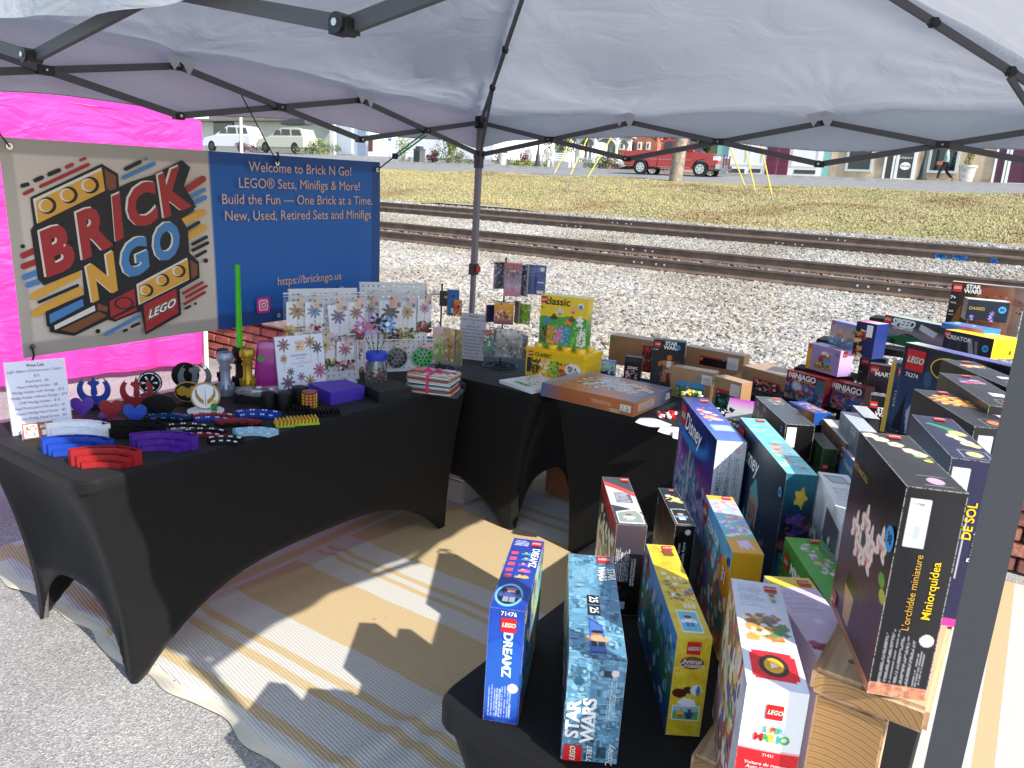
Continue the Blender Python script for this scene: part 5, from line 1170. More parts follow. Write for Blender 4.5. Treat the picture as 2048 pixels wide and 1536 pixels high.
def f_(p):
    p.vg('#e8c418', '#e4bc14'); p.rect(.0, .28, .93, .86, '#e8c418'); p.rect(.02, .3, .10, .84, '#3a3a3a')
    for i, c in enumerate((['#2a2420', '#5a4a3a'], ['#e8b020', '#e8e0d0', '#c88a1c'], ['#3f9a3c', '#2a7a30', '#7ac050'], ['#c8402a', '#a8301c', '#e07040'], ['#2a60a8', '#1a4080', '#4a90d0'])): p.blobs(44, c, .1 + i * .16, .3, .1 + (i + 1) * .16, .85, .007)
    p.ell(.82, .5, .13, .22, '#efe8d8', 1, .1); p.blobs(12, ['#c83a3a', '#2a2a3a', '#3a80c0'], .74, .4, .9, .62, .006)
tub = carton('brick_tub', k, 'brick-shaped yellow tub with studs on its lid at the back corner', '#e8c010', {'front': f_, 'right': lambda p: (p.fill('#e4bc12'), p.rect(.1, .35, .9, .95, '#c89a10', .5))}, lambda mb, F: (LG(mb, F, 'front', .085, .13, .028), T(mb, F, 'front', 'CLASSIC', .30, .15, .026, 'black', off=.02), T(mb, F, 'front', 'Creative bricks', .25, .93, .010, 'brown')), .0026, cat='tub')
yl = mat('yellow_plastic', srgb('#f0c414'), .3, coat=.2)
mb = MB(); mb.bevbox((0, 0, k[6] + .002), (k[4] + .012, k[5] + .012, .022), .004); mb.obj('lid', yl, tub)
for i in range(4):
    for j in range(2):
        if j == 1 and i in (1, 2): continue
        mb = MB(); mb.lathe(((i - 1.5) * .078, -.052 + j * .1, k[6] + .012), [(.026, 0), (.026, .018), (.024, .021)], 18); mb.obj('stud', yl, tub, auto=True)

def t_(p):
    p.hg('#8aa0b8', '#b07040', '#c8844a', '#b8703a', '#b8783f', '#5a6f88').mottle(.2, 9); p.poly([(0, 0), (.5, .0), (.3, .12), (0, .25)], '#7f98b4', .9); p.poly([(.5, 0), (1, 0), (1, .2), (.7, .1)], '#54657e', .8)
    p.blobs(110, ['#c8c4bc', '#e8e2d8', '#8a8680', '#a86a3a', '#5a5650', '#d8a878'], .2, .2, .85, .75, .014); p.poly([(.3, .15), (.45, .1), (.7, .35), (.85, .6), (.7, .7), (.4, .4)], '#c4c0b8', .6); p.blobs(40, ['#6a6660', '#efeae2'], .3, .15, .85, .65, .008)
    p.blobs(9, ['#c83a2a'], .18, .05, .3, .12, .01)
def f_(p): p.hg('#4a6a90', '#a8603a', '#b0663a', '#b86c3c', '#b46a3c').mottle(.1); p.lines(.55, .35, .78, .7, 5, '#dfc8b0', .5); p.rect(.86, .3, .965, .8, '#e8e0d8'); p.lines(.87, .35, .96, .78, 9, '#222222', .8, vert=True); p.rect(.75, .75, .85, 1, '#c8b098', .7)
lying = carton('toy_box', K['lying'], 'big orange and grey toy box lying flat at the table corner', '#b86c3c', {'front': f_, 'top': t_, 'right': lambda p: (p.hg('#b8703c', '#c88a58', '#7a8496', '#2c3442').mottle(.1), p.rect(.1, .2, .5, .8, '#c8b8a8'), p.lines(.12, .25, .48, .78, 5, '#8a8078', .6))}, lambda mb, F: (STARW(mb, F, 'top', .9, .42, .030, -.3), LG(mb, F, 'front', .985, .0, .0001), STARW(mb, F, 'right', .87, .5, .022)), .003)
def cardb(p): p.fill('#a5805c').mottle(.06, 8).noise(.02)
CB = '#a5805c'
cbm = None
def card(key, label, front=None, tx=None, **kw):
    fs = {'front': (lambda p: (cardb(p), front(p) if front else None)), 'top': lambda p: p.fill('#b08c68').mottle(.05), 'right': cardb, 'left': cardb}
    return carton('cardboard_carton', key, label, CB, fs, tx, .0026, 'brown cardboard cartons on the back table', 'carton', **kw)
card(K['card1'], 'long plain brown carton with a green price dot, leftmost of the cartons', None, lambda mb, F: STICK(mb, F, 'front', .06, .13, .010, 'green', '$'))
card(K['card2'], 'long brown carton with a blue price dot and a white label', lambda p: (p.rect(.74, .12, .92, .5, '#d8d4d4'), p.lines(.75, .3, .91, .48, 3, '#8a86a0', .7), p.rect(.28, .25, .74, .52, '#1c1416'), p.rect(.28, .22, .74, .26, '#b82a34')), lambda mb, F: (STICK(mb, F, 'front', .68, .22, .009), LG(mb, F, 'front', .30, .32, .022)))
card(K['card3'], 'small brown carton with a park picture, below the black and orange box', lambda p: (p.rect(.12, .42, .8, .95, '#4a8a50'), p.rect(.12, .42, .8, .6, '#4a90c8'), p.blobs(30, ['#2f6a34', '#d83a3a', '#e8e0d0', '#3a4a30'], .13, .6, .8, .95, .006), p.rect(.72, .12, .96, .42, '#d0d4d0'), p.lines(.73, .2, .95, .4, 4, '#6a7078', .7)), lambda mb, F: (STICK(mb, F, 'front', .64, .24, .009), LG(mb, F, 'front', .17, .47, .012)))
card(K['card4'], 'upright brown carton with a dark green picture and a green price dot', lambda p: (p.rect(.12, .4, .8, .95, '#14302c'), p.rect(.12, .34, .8, .44, '#a82c34'), p.blobs(20, ['#2f7a5a', '#0c1a1a', '#4aa080'], .15, .5, .78, .95, .008), p.rect(.62, .1, .95, .45, '#cfc8c4')), lambda mb, F: (STICK(mb, F, 'front', .12, .12, .009, 'green', '$'), LG(mb, F, 'front', .2, .44, .014)))
card(K['card5'], 'wide brown carton with small figure pictures and a sloping top', lambda p: (p.rect(.3, .45, .92, .98, '#2a2436'), p.blobs(36, ['#e8e4e0', '#b03038', '#4a3a6a', '#c88a4a', '#1a1420'], .32, .5, .9, .95, .008), p.rect(.3, .42, .92, .5, '#a83038')), lambda mb, F: (STICK(mb, F, 'front', .12, .3, .009), LG(mb, F, 'front', .34, .5, .014)))
def f_(p):
    p.vg('#16171a', '#1c1d20', '#2e3034', '#3a3c40').mottle(.15); p.ell(.55, .38, .08, .06, '#c86a28'); p.poly([(.35, .46), (.75, .46), (.72, .7), (.38, .7)], '#d0752c'); p.rect(.48, .46, .62, .7, '#d8d8d4'); p.poly([(.38, .7), (.52, .7), (.5, .95), (.34, .95)], '#c86a28'); p.poly([(.56, .7), (.7, .7), (.78, .92), (.64, .95)], '#c06424'); p.poly([(.2, .5), (.35, .46), (.36, .52), (.24, .62)], '#c86a28'); p.ell(.82, .5, .1, .07, '#3a3c3e'); p.blobs(18, ['#8a8c90', '#5a5c60'], .1, .6, .9, .95, .01)
carton('toy_box', K['pilot'], 'black toy box with an orange-suited figure, standing before the long cartons', '#17181b', {'front': f_, 'top': lambda p: p.fill('#2a2c30'), 'right': lambda p: p.fill('#1a1c20').rect(.35, .08, .8, .35, '#e0e0dc')}, lambda mb, F: (LG(mb, F, 'front', .14, .10, .030), STARW(mb, F, 'front', .56, .11, .030), STICK(mb, F, 'front', .78, .13, .012), T(mb, F, 'front', '7-14', .1, .22, .012, off=.02)), .002)
p0 = P(850 + 1285 / 3.7236, 480 + 1030 / 3.7236, .742)
carton('toy_box', (p0.x, p0.y, .742, -20, .085, .03, .10), 'pale blue toy packet with a dark vehicle picture beside the yellow tub', '#4a86b0', {'front': lambda p: (p.vg('#5a98c0', '#a8c4d0', '#3a6a90', '#10243c').mottle(.15), p.poly([(.2, .6), (.8, .5), (.9, .7), (.3, .85)], '#1a1c22'), p.blobs(12, ['#c8d0d8', '#20242c'], .2, .5, .9, .9, .005))}, lambda mb, F: (T(mb, F, 'front', 'MINDS', .4, .12, .014, off=.02), STICK(mb, F, 'front', .85, .35, .007, 'green', '$')), .0018, cat='toy packet')
p0 = P(850 + 1475 / 3.7236, 480 + 1040 / 3.7236, .742)
carton('toy_box', (p0.x, p0.y, .742, -18, .088, .035, .125), 'black toy box with silver lettering in front of the plain carton', '#111113', {'front': lambda p: (p.vg('#141416', '#0c0c0e', '#2a2c30', '#1a1a1e').mottle(.3), p.ell(.5, .14, .45, .1, '#202226'), p.blobs(26, ['#a8b0b8', '#c83a3a', '#3a3e46', '#e8e8e8'], .15, .55, .85, .95, .006))}, lambda mb, F: T(mb, F, 'front', 'SONIC', .5, .46, .018, off=.03), .0018)
p0 = P(850 + 1600 / 3.7236, 480 + 1000 / 3.7236, .742)
carton('toy_box', (p0.x + .012, p0.y + .07, .742, -20, .12, .03, .15), 'dark red and black toy box half hidden behind the black ones', '#4a1418', {'front': lambda p: p.hg('#a82a30', '#2a1418', '#1a1416').blobs(30, ['#c83a3a', '#1a1a1a', '#8a8a8a'], size=.008)}, None, .003)

# ================================================================ wooden riser
m, n, l, b = node_mat('pine_wood'); _M['pine'] = m
tc = n.new('ShaderNodeTexCoord'); mp = n.new('ShaderNodeMapping'); mp.inputs['Scale'].default_value = (30, 2.5, 30); l.new(tc.outputs['Object'], mp.inputs[0])
t = n.new('ShaderNodeTexNoise'); t.inputs['Scale'].default_value = 1.4; t.inputs['Detail'].default_value = 6; t.inputs['Distortion'].default_value = .8; l.new(mp.outputs[0], t.inputs['Vector'])
ra = ramp(n, l, t.outputs[0], [(.3, (.32, .18, .085)), (.5, (.52, .34, .19)), (.7, (.60, .43, .26))]); l.new(ra.outputs[0], b.inputs['Base Color']); b.inputs['Roughness'].default_value = .65
m, n, l, b = node_mat('pine_end_grain'); _M['endgrain'] = m
tc = n.new('ShaderNodeTexCoord'); mp = n.new('ShaderNodeMapping'); mp.inputs['Location'].default_value = (.02, 0, .06); l.new(tc.outputs['Object'], mp.inputs[0])
wv = n.new('ShaderNodeTexWave'); wv.wave_type = 'RINGS'; wv.rings_direction = 'Y'; wv.inputs['Scale'].default_value = 32; wv.inputs['Distortion'].default_value = 1.5; wv.inputs['Detail'].default_value = 3; wv.inputs['Detail Scale'].default_value = 2; l.new(mp.outputs[0], wv.inputs['Vector'])
ra = ramp(n, l, wv.outputs[0], [(0, (.28, .15, .055)), (.5, (.46, .27, .11)), (1, (.36, .20, .075))]); l.new(ra.outputs[0], b.inputs['Base Color']); b.inputs['Roughness'].default_value = .75
rs = tag(empty('wooden_riser', L(2.91, -2.45, .742)), 'pine board riser on posts carrying the black flower boxes', 'riser'); bpy.context.view_layer.update(); rinv = rs.matrix_world.inverted()
def plank(parent, inv, u0, u1, v0, v1, z0, z1, name='plank', bev=.006):
    mb = MB(); mb.bevbox((0, 0, 0), (u1 - u0, v1 - v0, z1 - z0), bev)
    for i, f in enumerate(mb.f):
        c = sum((Vector(mb.v[q]) for q in f), Vector()) / len(f)
        if abs(abs(c.y) - (v1 - v0) / 2) < 1e-4: mb.m[i] = 1
    o = mb.obj(name, [_M['pine'], _M['endgrain']]); o.matrix_world = Matrix.Translation(L((u0 + u1) / 2, (v0 + v1) / 2, (z0 + z1) / 2)) @ Matrix.Rotation(TH, 4, 'Z')
    o.parent = parent; o.matrix_parent_inverse = inv; return o
plank(rs, rinv, 2.845, 2.99, -2.95, -1.75, .992, 1.03)
for v in (-2.945, -2.3, -1.8):
    o = plank(rs, rinv, 2.855, 2.945, v, v + .04, .742, .991, 'post', .003)
mb = MB(); fr = Matrix.Translation(L(2.86, -2.9462, .86)) @ Matrix.Rotation(TH, 4, 'Z') @ Matrix(((1, 0, 0, 0), (0, 0, -1, 0), (0, 1, 0, 0), (0, 0, 0, 1)))
for t_, y in (('00242010-120', .0), ('133-PREM-138', .012)): put_text(mb, fr, t_, .004, y, .013, IX['brown'], off=.01, align='LEFT', lift=.0006)
o = mb.obj('stamp', INK); o.parent = rs; o.matrix_parent_inverse = rinv
mb = MB()
for u, v in ((2.885, -2.90), (2.96, -2.5)): mb.cyl(L(u, v, 1.0302), L(u, v, 1.031), .004)
o = mb.obj('screw', mat('screw_steel', (.25, .25, .25), .4, metal=.8)); o.parent = rs; o.matrix_parent_inverse = rinv
r2 = tag(empty('wooden_riser', L(2.75, -2.3, .742)), 'lower pine board riser under the white and red box', 'riser'); bpy.context.view_layer.update(); i2 = r2.matrix_world.inverted()
plank(r2, i2, 2.69, 2.83, -2.93, -1.7, .762, .80); plank(r2, i2, 2.70, 2.82, -2.9, -2.8, .742, .7615, 'post', .002); plank(r2, i2, 2.70, 2.82, -1.9, -1.8, .742, .7615, 'post', .002)

r3 = tag(empty('stepped_riser', L(2.5, -.5, .742)), 'black stepped riser half hidden behind the dark red boxes', 'riser'); bpy.context.view_layer.update(); i3 = r3.matrix_world.inverted()
def rp(a0, a1, b0, b1, z0, z1, nm='step'):
    o = plank(r3, i3, a0, a1, b0, b1, z0, z1, nm, .002); o.data.materials[0] = blk; o.data.materials[1] = blk
for (u0, u1, v0, v1, z1) in ((2.10, 2.62, -.50, -.36, .829), (2.17, 2.42, -.47, -.36, .966), (2.22, 2.78, -.355, -.22, 1.089), (1.80, 2.08, -.45, -.30, .799), (2.4, 2.9, -.21, -.08, 1.199)):
    rp(u0, u1, v0, v1, z1 - .03, z1 - .0015)
    for u in (u0 + .01, u1 - .05):
        if z1 - .032 > .75: rp(u, u + .04, v0 + .02, v1 - .02, .742, z1 - .031, 'post')

k = K['bat']; a = R_(k[3]); c = Vector((k[0], k[1], 0)) + Vector((math.cos(a), math.sin(a), 0)) * k[4] / 2 + Vector((-math.sin(a), math.cos(a), 0)) * k[5] / 2
mb = MB(); mb.bevbox((0, 0, 0), (.28, .048, 1.064 - .742), .004); o = mb.obj('riser_block', blk); o.location = (c.x, c.y, (1.064 + .742) / 2); o.rotation_euler = (0, 0, a); tag(o, 'black block standing under the midnight blue toy box', 'riser')

carton('toy_box', (1.118, 2.62, .742, -6, .05, .2, .085), 'dark green toy box squeezed beside the scuffed black one', '#1f3a20', {'front': lambda p: p.fill('#25421f').mottle(.3), 'top': lambda p: p.fill('#2c4a28').mottle(.3), 'left': lambda p: p.fill('#22401f').mottle(.3)}, lambda mb, F: LG(mb, F, 'front', .3, .8, .018), .003)
mb = MB(); mb.box((0, 0, 0), (.07, .16, .054)); o = mb.obj('riser_block', blk); o.location = (1.245, 3.13, .770); o.rotation_euler = (0, 0, R_(14)); tag(o, 'black block standing under the flat blue toy box', 'riser')
# ================================================================ banner, pink tent, left table
def ray(px, py): return (FW + RT * ((px - 1024) / FPX) + UP * ((768 - py) / FPX))
def hit(px, py, o, n_):
    d = ray(px, py); c = Vector((0, 0, HC)); return c + d * ((o - c).dot(n_) / d.dot(n_))
def mpp(pt): return (pt - Vector((0, 0, HC))).dot(FW) / FPX
def frame_at(o, xdir, up=Vector((0, 0, 1))):
    """face frame: x along xdir, y up, z out; origin top left"""
    x = xdir.normalized(); z = x.cross(up).normalized(); y = z.cross(x)
    return Matrix(((x.x, y.x, z.x, o.x), (x.y, y.y, z.y, o.y), (x.z, y.z, z.z, o.z), (0, 0, 0, 1)))
def panel_mesh(name, w_, h_, paint, cell=.003, base='#ffffff', bend=None, mt=None):
    pc = Pic(w_, h_, cell, base); paint and paint(pc)
    gz = bend(pc.X, pc.Y) if bend else np.zeros_like(pc.X)
    V = np.stack([pc.X * w_, -pc.Y * h_, gz], -1).reshape(-1, 3); idx = np.arange(pc.nx * pc.ny).reshape(pc.ny, pc.nx)
    F = np.stack([idx[:-1, :-1], idx[1:, :-1], idx[1:, 1:], idx[:-1, 1:]], -1).reshape(-1, 4)
    me = bpy.data.meshes.new(name); me.from_pydata(V.tolist(), [], F.tolist())
    ca = me.color_attributes.new('print', 'FLOAT_COLOR', 'POINT'); ca.data.foreach_set('color', np.concatenate([np.clip(pc.a.reshape(-1, 3), .003, 1), np.ones((len(V), 1))], 1).ravel())
    me.materials.append(mt or CARD); return me
def panel(name, fr, w_, h_, paint, parent=None, **k):
    o = link(name, panel_mesh(name, w_, h_, paint, **k)); o.matrix_world = fr
    if parent is not None:
        bpy.context.view_layer.update(); o.parent = parent; o.matrix_parent_inverse = parent.matrix_world.inverted()
    return o
def adopt(o, parent): bpy.context.view_layer.update(); o.parent = parent; o.matrix_parent_inverse = parent.matrix_world.inverted(); return o

# ---- the banner, a flat vinyl sheet hung from the truss
banm = mat('vinyl', (.5, .5, .5), .45)
BT = (L(-.03, -2.70, 1.722), L(-.03, -.84, 1.763), L(-.03, -.84, .968), L(-.03, -2.70, .957))
BW = 1.86; BH = .78
def bfr(): 
    x = (BT[1] - BT[0]).normalized(); return frame_at(BT[0], BT[1] - BT[0])
bx = .445   # where the tan part ends
def bpnt(p):
    p.fill('#cfc3b8'); p.mix(((p.X > bx) * 1.0), '#0e5cac'); p.rect(0, 0, bx, .075, '#9d968f', .8); p.rect(0, .93, bx, 1, '#9d968f', .8); p.rect(0, 0, .025, 1, '#9d968f', .6)
    p.rect(bx, 0, 1, .07, '#0a3474', .6); p.rect(bx, .92, 1, 1, '#0a2f68', .7); p.rect(.965, 0, 1, 1, '#0a2f68', .6)
ban = panel('banner', bfr(), BW, BH, bpnt, cell=.012, bend=lambda X, Y: .006 * np.sin(X * 9 + Y * 2) + .004 * np.sin(X * 23 - Y * 3) * Y + .006 * np.sin(Y * 3.1) )
m, n, l, b = node_mat('banner_print'); at = n.new('ShaderNodeAttribute'); at.attribute_name = 'print'; l.new(at.outputs['Color'], b.inputs['Base Color']); b.inputs['Roughness'].default_value = .5
ban.data.materials[0] = m
sol = ban.modifiers.new('thickness', 'SOLIDIFY'); sol.thickness = .0015; sol.offset = -1
tag(ban, 'tan and blue vinyl banner with bold block lettering hung from the canopy frame', 'banner')
# printing traced in the banner's own plane: positions given as fractions (x of the tan square, y of the height)
fb = Matrix.Identity(4)
mb = MB(); LF = .014
TW = bx * BW
# homography from the close-up reading (1440 x 1536 crop) of the tan square to metres on the sheet
src = np.array([(5, 40), (1328, 135), (1366, 1297), (125, 1478)], float); dst = np.array([(0, 0), (TW, 0), (TW, BH), (0, BH)], float)
A_ = []
for (x, y), (X, Y) in zip(src, dst): A_ += [[x, y, 1, 0, 0, 0, -X * x, -X * y], [0, 0, 0, x, y, 1, -Y * x, -Y * y]]
hh = np.linalg.solve(np.array(A_), dst.ravel()); Hm = np.append(hh, 1).reshape(3, 3)
def hb(x, y): q = Hm @ np.array((x, y, 1.0)); return (q[0] / q[2], q[1] / q[2])
def bp_(pts, ink, lift): put_poly(mb, fb, [hb(*q) for q in pts], IX[ink], LF + lift)
def pill(x0, y0, x1, y1, r, ink, lift=.0004):
    a = math.atan2(y1 - y0, x1 - x0); pts = []
    for i in range(9): t = a + math.pi / 2 + math.pi * i / 8; pts.append((x0 + r * math.cos(t), y0 + r * math.sin(t)))
    for i in range(9): t = a - math.pi / 2 + math.pi * i / 8; pts.append((x1 + r * math.cos(t), y1 + r * math.sin(t)))
    bp_(pts, ink, lift)
for a in ((142, 355, 175, 345, 13, 'dark'), (225, 320, 265, 302, 14, 'dark'), (312, 282, 372, 256, 14, 'dark'), (422, 236, 455, 219, 12, 'darkred'), (508, 192, 538, 180, 9, 'darkred'), (155, 405, 205, 380, 12, 'darkred'), (258, 358, 555, 220, 12, 'darkred'),
          (790, 248, 878, 204, 13, 'dark'), (916, 185, 917, 186, 10, 'steelblue'), (775, 305, 965, 215, 13, 'steelblue'), (1180, 375, 1268, 315, 22, 'darkred'), (1200, 425, 1275, 385, 13, 'steelblue'), (1210, 470, 1278, 435, 15, 'steelblue'),
          (1150, 585, 1265, 530, 22, 'mustard'), (1165, 640, 1238, 595, 11, 'dark'), (1180, 680, 1270, 625, 20, 'mustard'), (1200, 735, 1285, 690, 11, 'dark'), (1200, 775, 1292, 728, 11, 'dark'), (1220, 815, 1278, 782, 10, 'dark'), (1278, 842, 1279, 843, 15, 'dark'),
          (133, 745, 134, 745, 14, 'dark'), (135, 805, 210, 770, 20, 'darkred'), (135, 875, 215, 845, 20, 'darkred'), (140, 945, 215, 915, 19, 'steelblue'), (162, 995, 220, 975, 19, 'steelblue'),
          (195, 1070, 470, 930, 24, 'mustard'), (225, 1108, 470, 1000, 10, 'dark'), (200, 1180, 480, 1035, 26, 'mustard'), (640, 1320, 850, 1205, 11, 'steelblue'), (590, 1300, 591, 1300, 15, 'dark'), (755, 1300, 772, 1292, 9, 'dark'), (805, 1272, 850, 1250, 9, 'dark'),
          (1132, 1056, 1255, 985, 9, 'darkred'), (1150, 1082, 1280, 1008, 9, 'darkred'), (1140, 1125, 1268, 1050, 9, 'darkred'), (1146, 1155, 1175, 1140, 8, 'dark'), (1208, 1123, 1209, 1123, 9, 'dark')): pill(*a)
# black backing of the emblem
bp_([(188, 430), (640, 215), (740, 280), (745, 365), (820, 330), (950, 290), (1060, 235), (1140, 192), (1192, 240), (1150, 360), (1215, 470), (1210, 520), (1130, 570), (1170, 640), (1175, 790), (1235, 850), (1238, 955), (1110, 1030), (1118, 1195), (890, 1325), (865, 1170), (700, 1238), (655, 1225), (440, 1330), (290, 1305), (285, 1270), (270, 1265), (262, 1170), (510, 1060), (500, 900), (260, 1000), (222, 960), (185, 640), (205, 610)], 'dark', .0008)
bp_([(205, 440), (635, 238), (655, 385), (225, 598)], 'cream', .0012); bp_([(222, 452), (640, 255), (655, 388), (232, 597)], 'mustard', .0014); bp_([(655, 250), (725, 295), (725, 372), (690, 388), (665, 375)], 'brown', .0014)
for x, y in ((290, 482), (425, 415), (560, 352)):
    for r, ink, dx, li in ((56, 'dark', 4, .0016), (44, 'cream', -10, .0018), (38, 'mustard', 0, .0020)): bp_(ellipse(x + dx, y, r, r * .98, 20), ink, li)
bp_([(838, 995), (1160, 822), (1172, 965), (850, 1130)], 'cream', .0012); bp_([(850, 1005), (1165, 835), (1172, 960), (858, 1120)], 'mustard', .0014); bp_([(1180, 838), (1225, 868), (1222, 940), (1185, 962)], 'brown', .0014)
for x, y in ((900, 1035), (1002, 968), (1105, 910)):
    for r, ink, dx, li in ((42, 'dark', 3, .0016), (33, 'cream', -8, .0018), (28, 'mustard', 0, .0020)): bp_(ellipse(x + dx, y, r, r * .98, 20), ink, li)
bp_([(285, 1190), (498, 1088), (505, 1135), (290, 1250)], 'steelblue', .0012); bp_([(315, 1262), (572, 1130), (578, 1165), (320, 1290)], 'cream', .0012); bp_([(355, 1290), (600, 1170), (650, 1200), (440, 1310)], 'brown', .0012); bp_([(592, 1118), (655, 1140), (650, 1175), (590, 1160)], 'brown', .0012)
bp_([(668, 1105), (825, 1022), (832, 1130), (672, 1210)], 'darkred', .0012); bp_([(690, 1215), (835, 1145), (838, 1165), (705, 1225)], 'darkred', .0012)
for r, ink in ((1, 'dark'), (.78, 'darkred')): bp_(ellipse(758, 1118, 62 * r, 42 * r, 16), ink, .0014 + (1 - r) * .001)
bp_([(880, 1130), (1088, 1025), (1100, 1180), (895, 1305)], 'darkred', .0012)
def hlet(ch, q, fill, k=1.0, lift=.0016):
    """a letter set into the quadrilateral q (top left, top right, bottom right, bottom left)"""
    for off, ink, sc, dx, dy, li in ((.10, 'dark', 1, 0, 0, 0), (.055, 'cream', 1, -.06, -.035, .0005), (.05, fill, 1, .0, .0, .0010)):
        vs, fs = text_mesh(ch, off, 0, 'CENTER', 1.0); xs = [v[0] for v in vs]; ys = [v[1] for v in vs]
        v0, f0 = text_mesh(ch, .05, 0, 'CENTER', 1.0); x0, x1 = min(v[0] for v in v0), max(v[0] for v in v0); y0, y1 = min(v[1] for v in v0), max(v[1] for v in v0)
        out = []
        for a, c in vs:
            s_ = (a - x0) / (x1 - x0) + dx; t_ = 1 - (c - y0) / (y1 - y0) + dy
            px = (q[0][0] * (1 - s_) + q[1][0] * s_) * (1 - t_) + (q[3][0] * (1 - s_) + q[2][0] * s_) * t_
            py = (q[0][1] * (1 - s_) + q[1][1] * s_) * (1 - t_) + (q[3][1] * (1 - s_) + q[2][1] * s_) * t_
            X, Y = hb(px, py); out.append((X, -Y, LF + lift + li))
        mb.add(out, fs, IX[ink])
hlet('B', ((238, 650), (415, 575), (470, 880), (275, 950)), 'darkred'); hlet('R', ((470, 530), (650, 450), (700, 740), (505, 840)), 'darkred')
hlet('I', ((695, 425), (745, 402), (765, 690), (712, 722)), 'darkred'); hlet('C', ((780, 375), (965, 310), (985, 590), (800, 650)), 'darkred'); hlet('K', ((985, 290), (1140, 220), (1195, 490), (1020, 570)), 'darkred')
hlet('N', ((525, 880), (695, 775), (720, 1035), (560, 1115)), 'mustard'); hlet('G', ((735, 735), (905, 665), (925, 900), (755, 985)), 'steelblue'); hlet('O', ((940, 630), (1105, 560), (1125, 800), (960, 875)), 'steelblue')
for off, ink, li in ((.11, 'mustard', 0), (.085, 'dark', .0004), (.02, 'white', .0008)):
    vs, fs = text_mesh('LEGO', off, .25, 'CENTER', 1.0); out = []
    for a, c in vs:
        s_ = .5 + a / 2.6; t_ = .5 - c / .95; q = ((905, 1165), (1080, 1080), (1082, 1145), (905, 1235))
        px = (q[0][0] * (1 - s_) + q[1][0] * s_) * (1 - t_) + (q[3][0] * (1 - s_) + q[2][0] * s_) * t_; py = (q[0][1] * (1 - s_) + q[1][1] * s_) * (1 - t_) + (q[3][1] * (1 - s_) + q[2][1] * s_) * t_
        X, Y = hb(px, py); out.append((X, -Y, LF + .0016 + li))
    mb.add(out, fs, IX[ink])
emb = mb.obj('emblem', INK, ban)
mb = MB(); cx = .714 * BW
for t_, y, s_ in (('Welcome to Brick N Go!', .075, .063), ('LEGO® Sets, Minifigs & More!', .168, .063), ('Build the Fun — One Brick at a Time.', .26, .063), ('New, Used, Retired Sets and Minifigs', .352, .063), ('https://brickngo.us', .752, .058)):
    put_text(mb, fb, t_, cx + (.0 if s_ > .058 else .03), y * BH, s_, IX['salmon'], lift=LF, sx=.96)
mb.obj('lettering', INK, ban)
mb = MB(); 0 and put_poly(mb, fb, [(.66 * BW, .435 * BH), (.77 * BW, .435 * BH), (.762 * BW, .69 * BH), (.668 * BW, .69 * BH)], IX['white'], LF)
mb = MB(); ic = (.573 * BW, .885 * BH); sq = lambda r, e: [(ic[0] + math.copysign(abs(math.cos(t)) ** e, math.cos(t)) * r, ic[1] + math.copysign(abs(math.sin(t)) ** e, math.sin(t)) * r) for t in lin(0, 2 * math.pi * 23 / 24, 24)]
for r, ink, li in ((.038, 'magenta', 0), (.026, 'white', .0005), (.021, 'pink', .001), (.013, 'white', .0015), (.009, 'orange', .002)):
    put_poly(mb, fb, sq(r, .35) if r > .015 else ellipse(*ic, r, r), IX[ink], LF + li)
put_poly(mb, fb, ellipse(ic[0] + .014, ic[1] - .014, .003, .003), IX['white'], LF + .003)
ic2 = (.84 * BW, .86 * BH); put_poly(mb, fb, ellipse(*ic2, .034, .034), IX['steelblue'], LF); put_text(mb, fb, 'f', ic2[0], ic2[1], .06, IX['white'], off=.02, lift=LF + .001)
mb.obj('social_icon', INK, ban)
gro = mat('grommet_metal', (.7, .7, .68), .25, metal=1.0)
for gx, gy in ((.03, .03), (.63 * BW, .035), (BW - .03, .04), (.03, BH - .04), (.62 * BW, BH - .03), (BW - .03, BH - .03)):
    mb = MB(); mb.lathe((gx, -gy, LF - .002), [(.011, 0), (.011, .003), (.006, .003), (.006, 0)], 16); mb.obj('grommet', gro, ban)
# cords
cord = mat('black_cord', (.01, .01, .01), .6); bung = mat('green_bungee', (.03, .25, .08), .5)
bf = frame_at(BT[0], BT[1] - BT[0])
def bpt(x, y): return bf @ Vector((x, -y, LF))
mb = MB(); a = bpt(.63 * BW, .035); c = L(-.0, -UN * 1.70, ZH - .07); mb.tube([a, a + (c - a) * .25, c], .003); mb.tube([a, a + Vector((.006, 0, .03)), a + Vector((0, 0, .05))], .005)
tag(mb.obj('black_rope', cord), 'black cord tying the middle of the banner to the truss', 'cord')
mb = MB(); a = bpt(BW - .03, .04); c = L(0, -UN * .5, (ZL + ZH) / 2 - .01); md_ = a + (c - a) * .35
mb.tube([a, md_], .004); mb.tube([md_ + Vector((0, 0, .006)), c], .005, mi=1); mb.tube([md_ - Vector((0, 0, .012)), c + Vector((0, 0, -.02))], .005, mi=1); mb.box(md_, (.03, .02, .03))
tag(mb.obj('bungee_cord', [cord, bung]), 'green and black bungee tying the banner corner to the frame', 'cord')
mb = MB(); a = bpt(.03, BH - .04); mb.tube([a, a + Vector((.01, -.01, -.03)), a + Vector((-.03, 0, -.12)), a + Vector((-.05, .02, -.22))], .004, mi=0)
tag(mb.obj('lower_cord', cord), 'short black cord at the lower left corner of the banner', 'cord')
mb = MB(); a = bpt(.03, .03); mb.tube([a, L(0, -2.75, 1.80), L(0, -2.9, ZL)], .003); tag(mb.obj('upper_cord', cord), 'black cord at the upper left corner of the banner', 'cord')

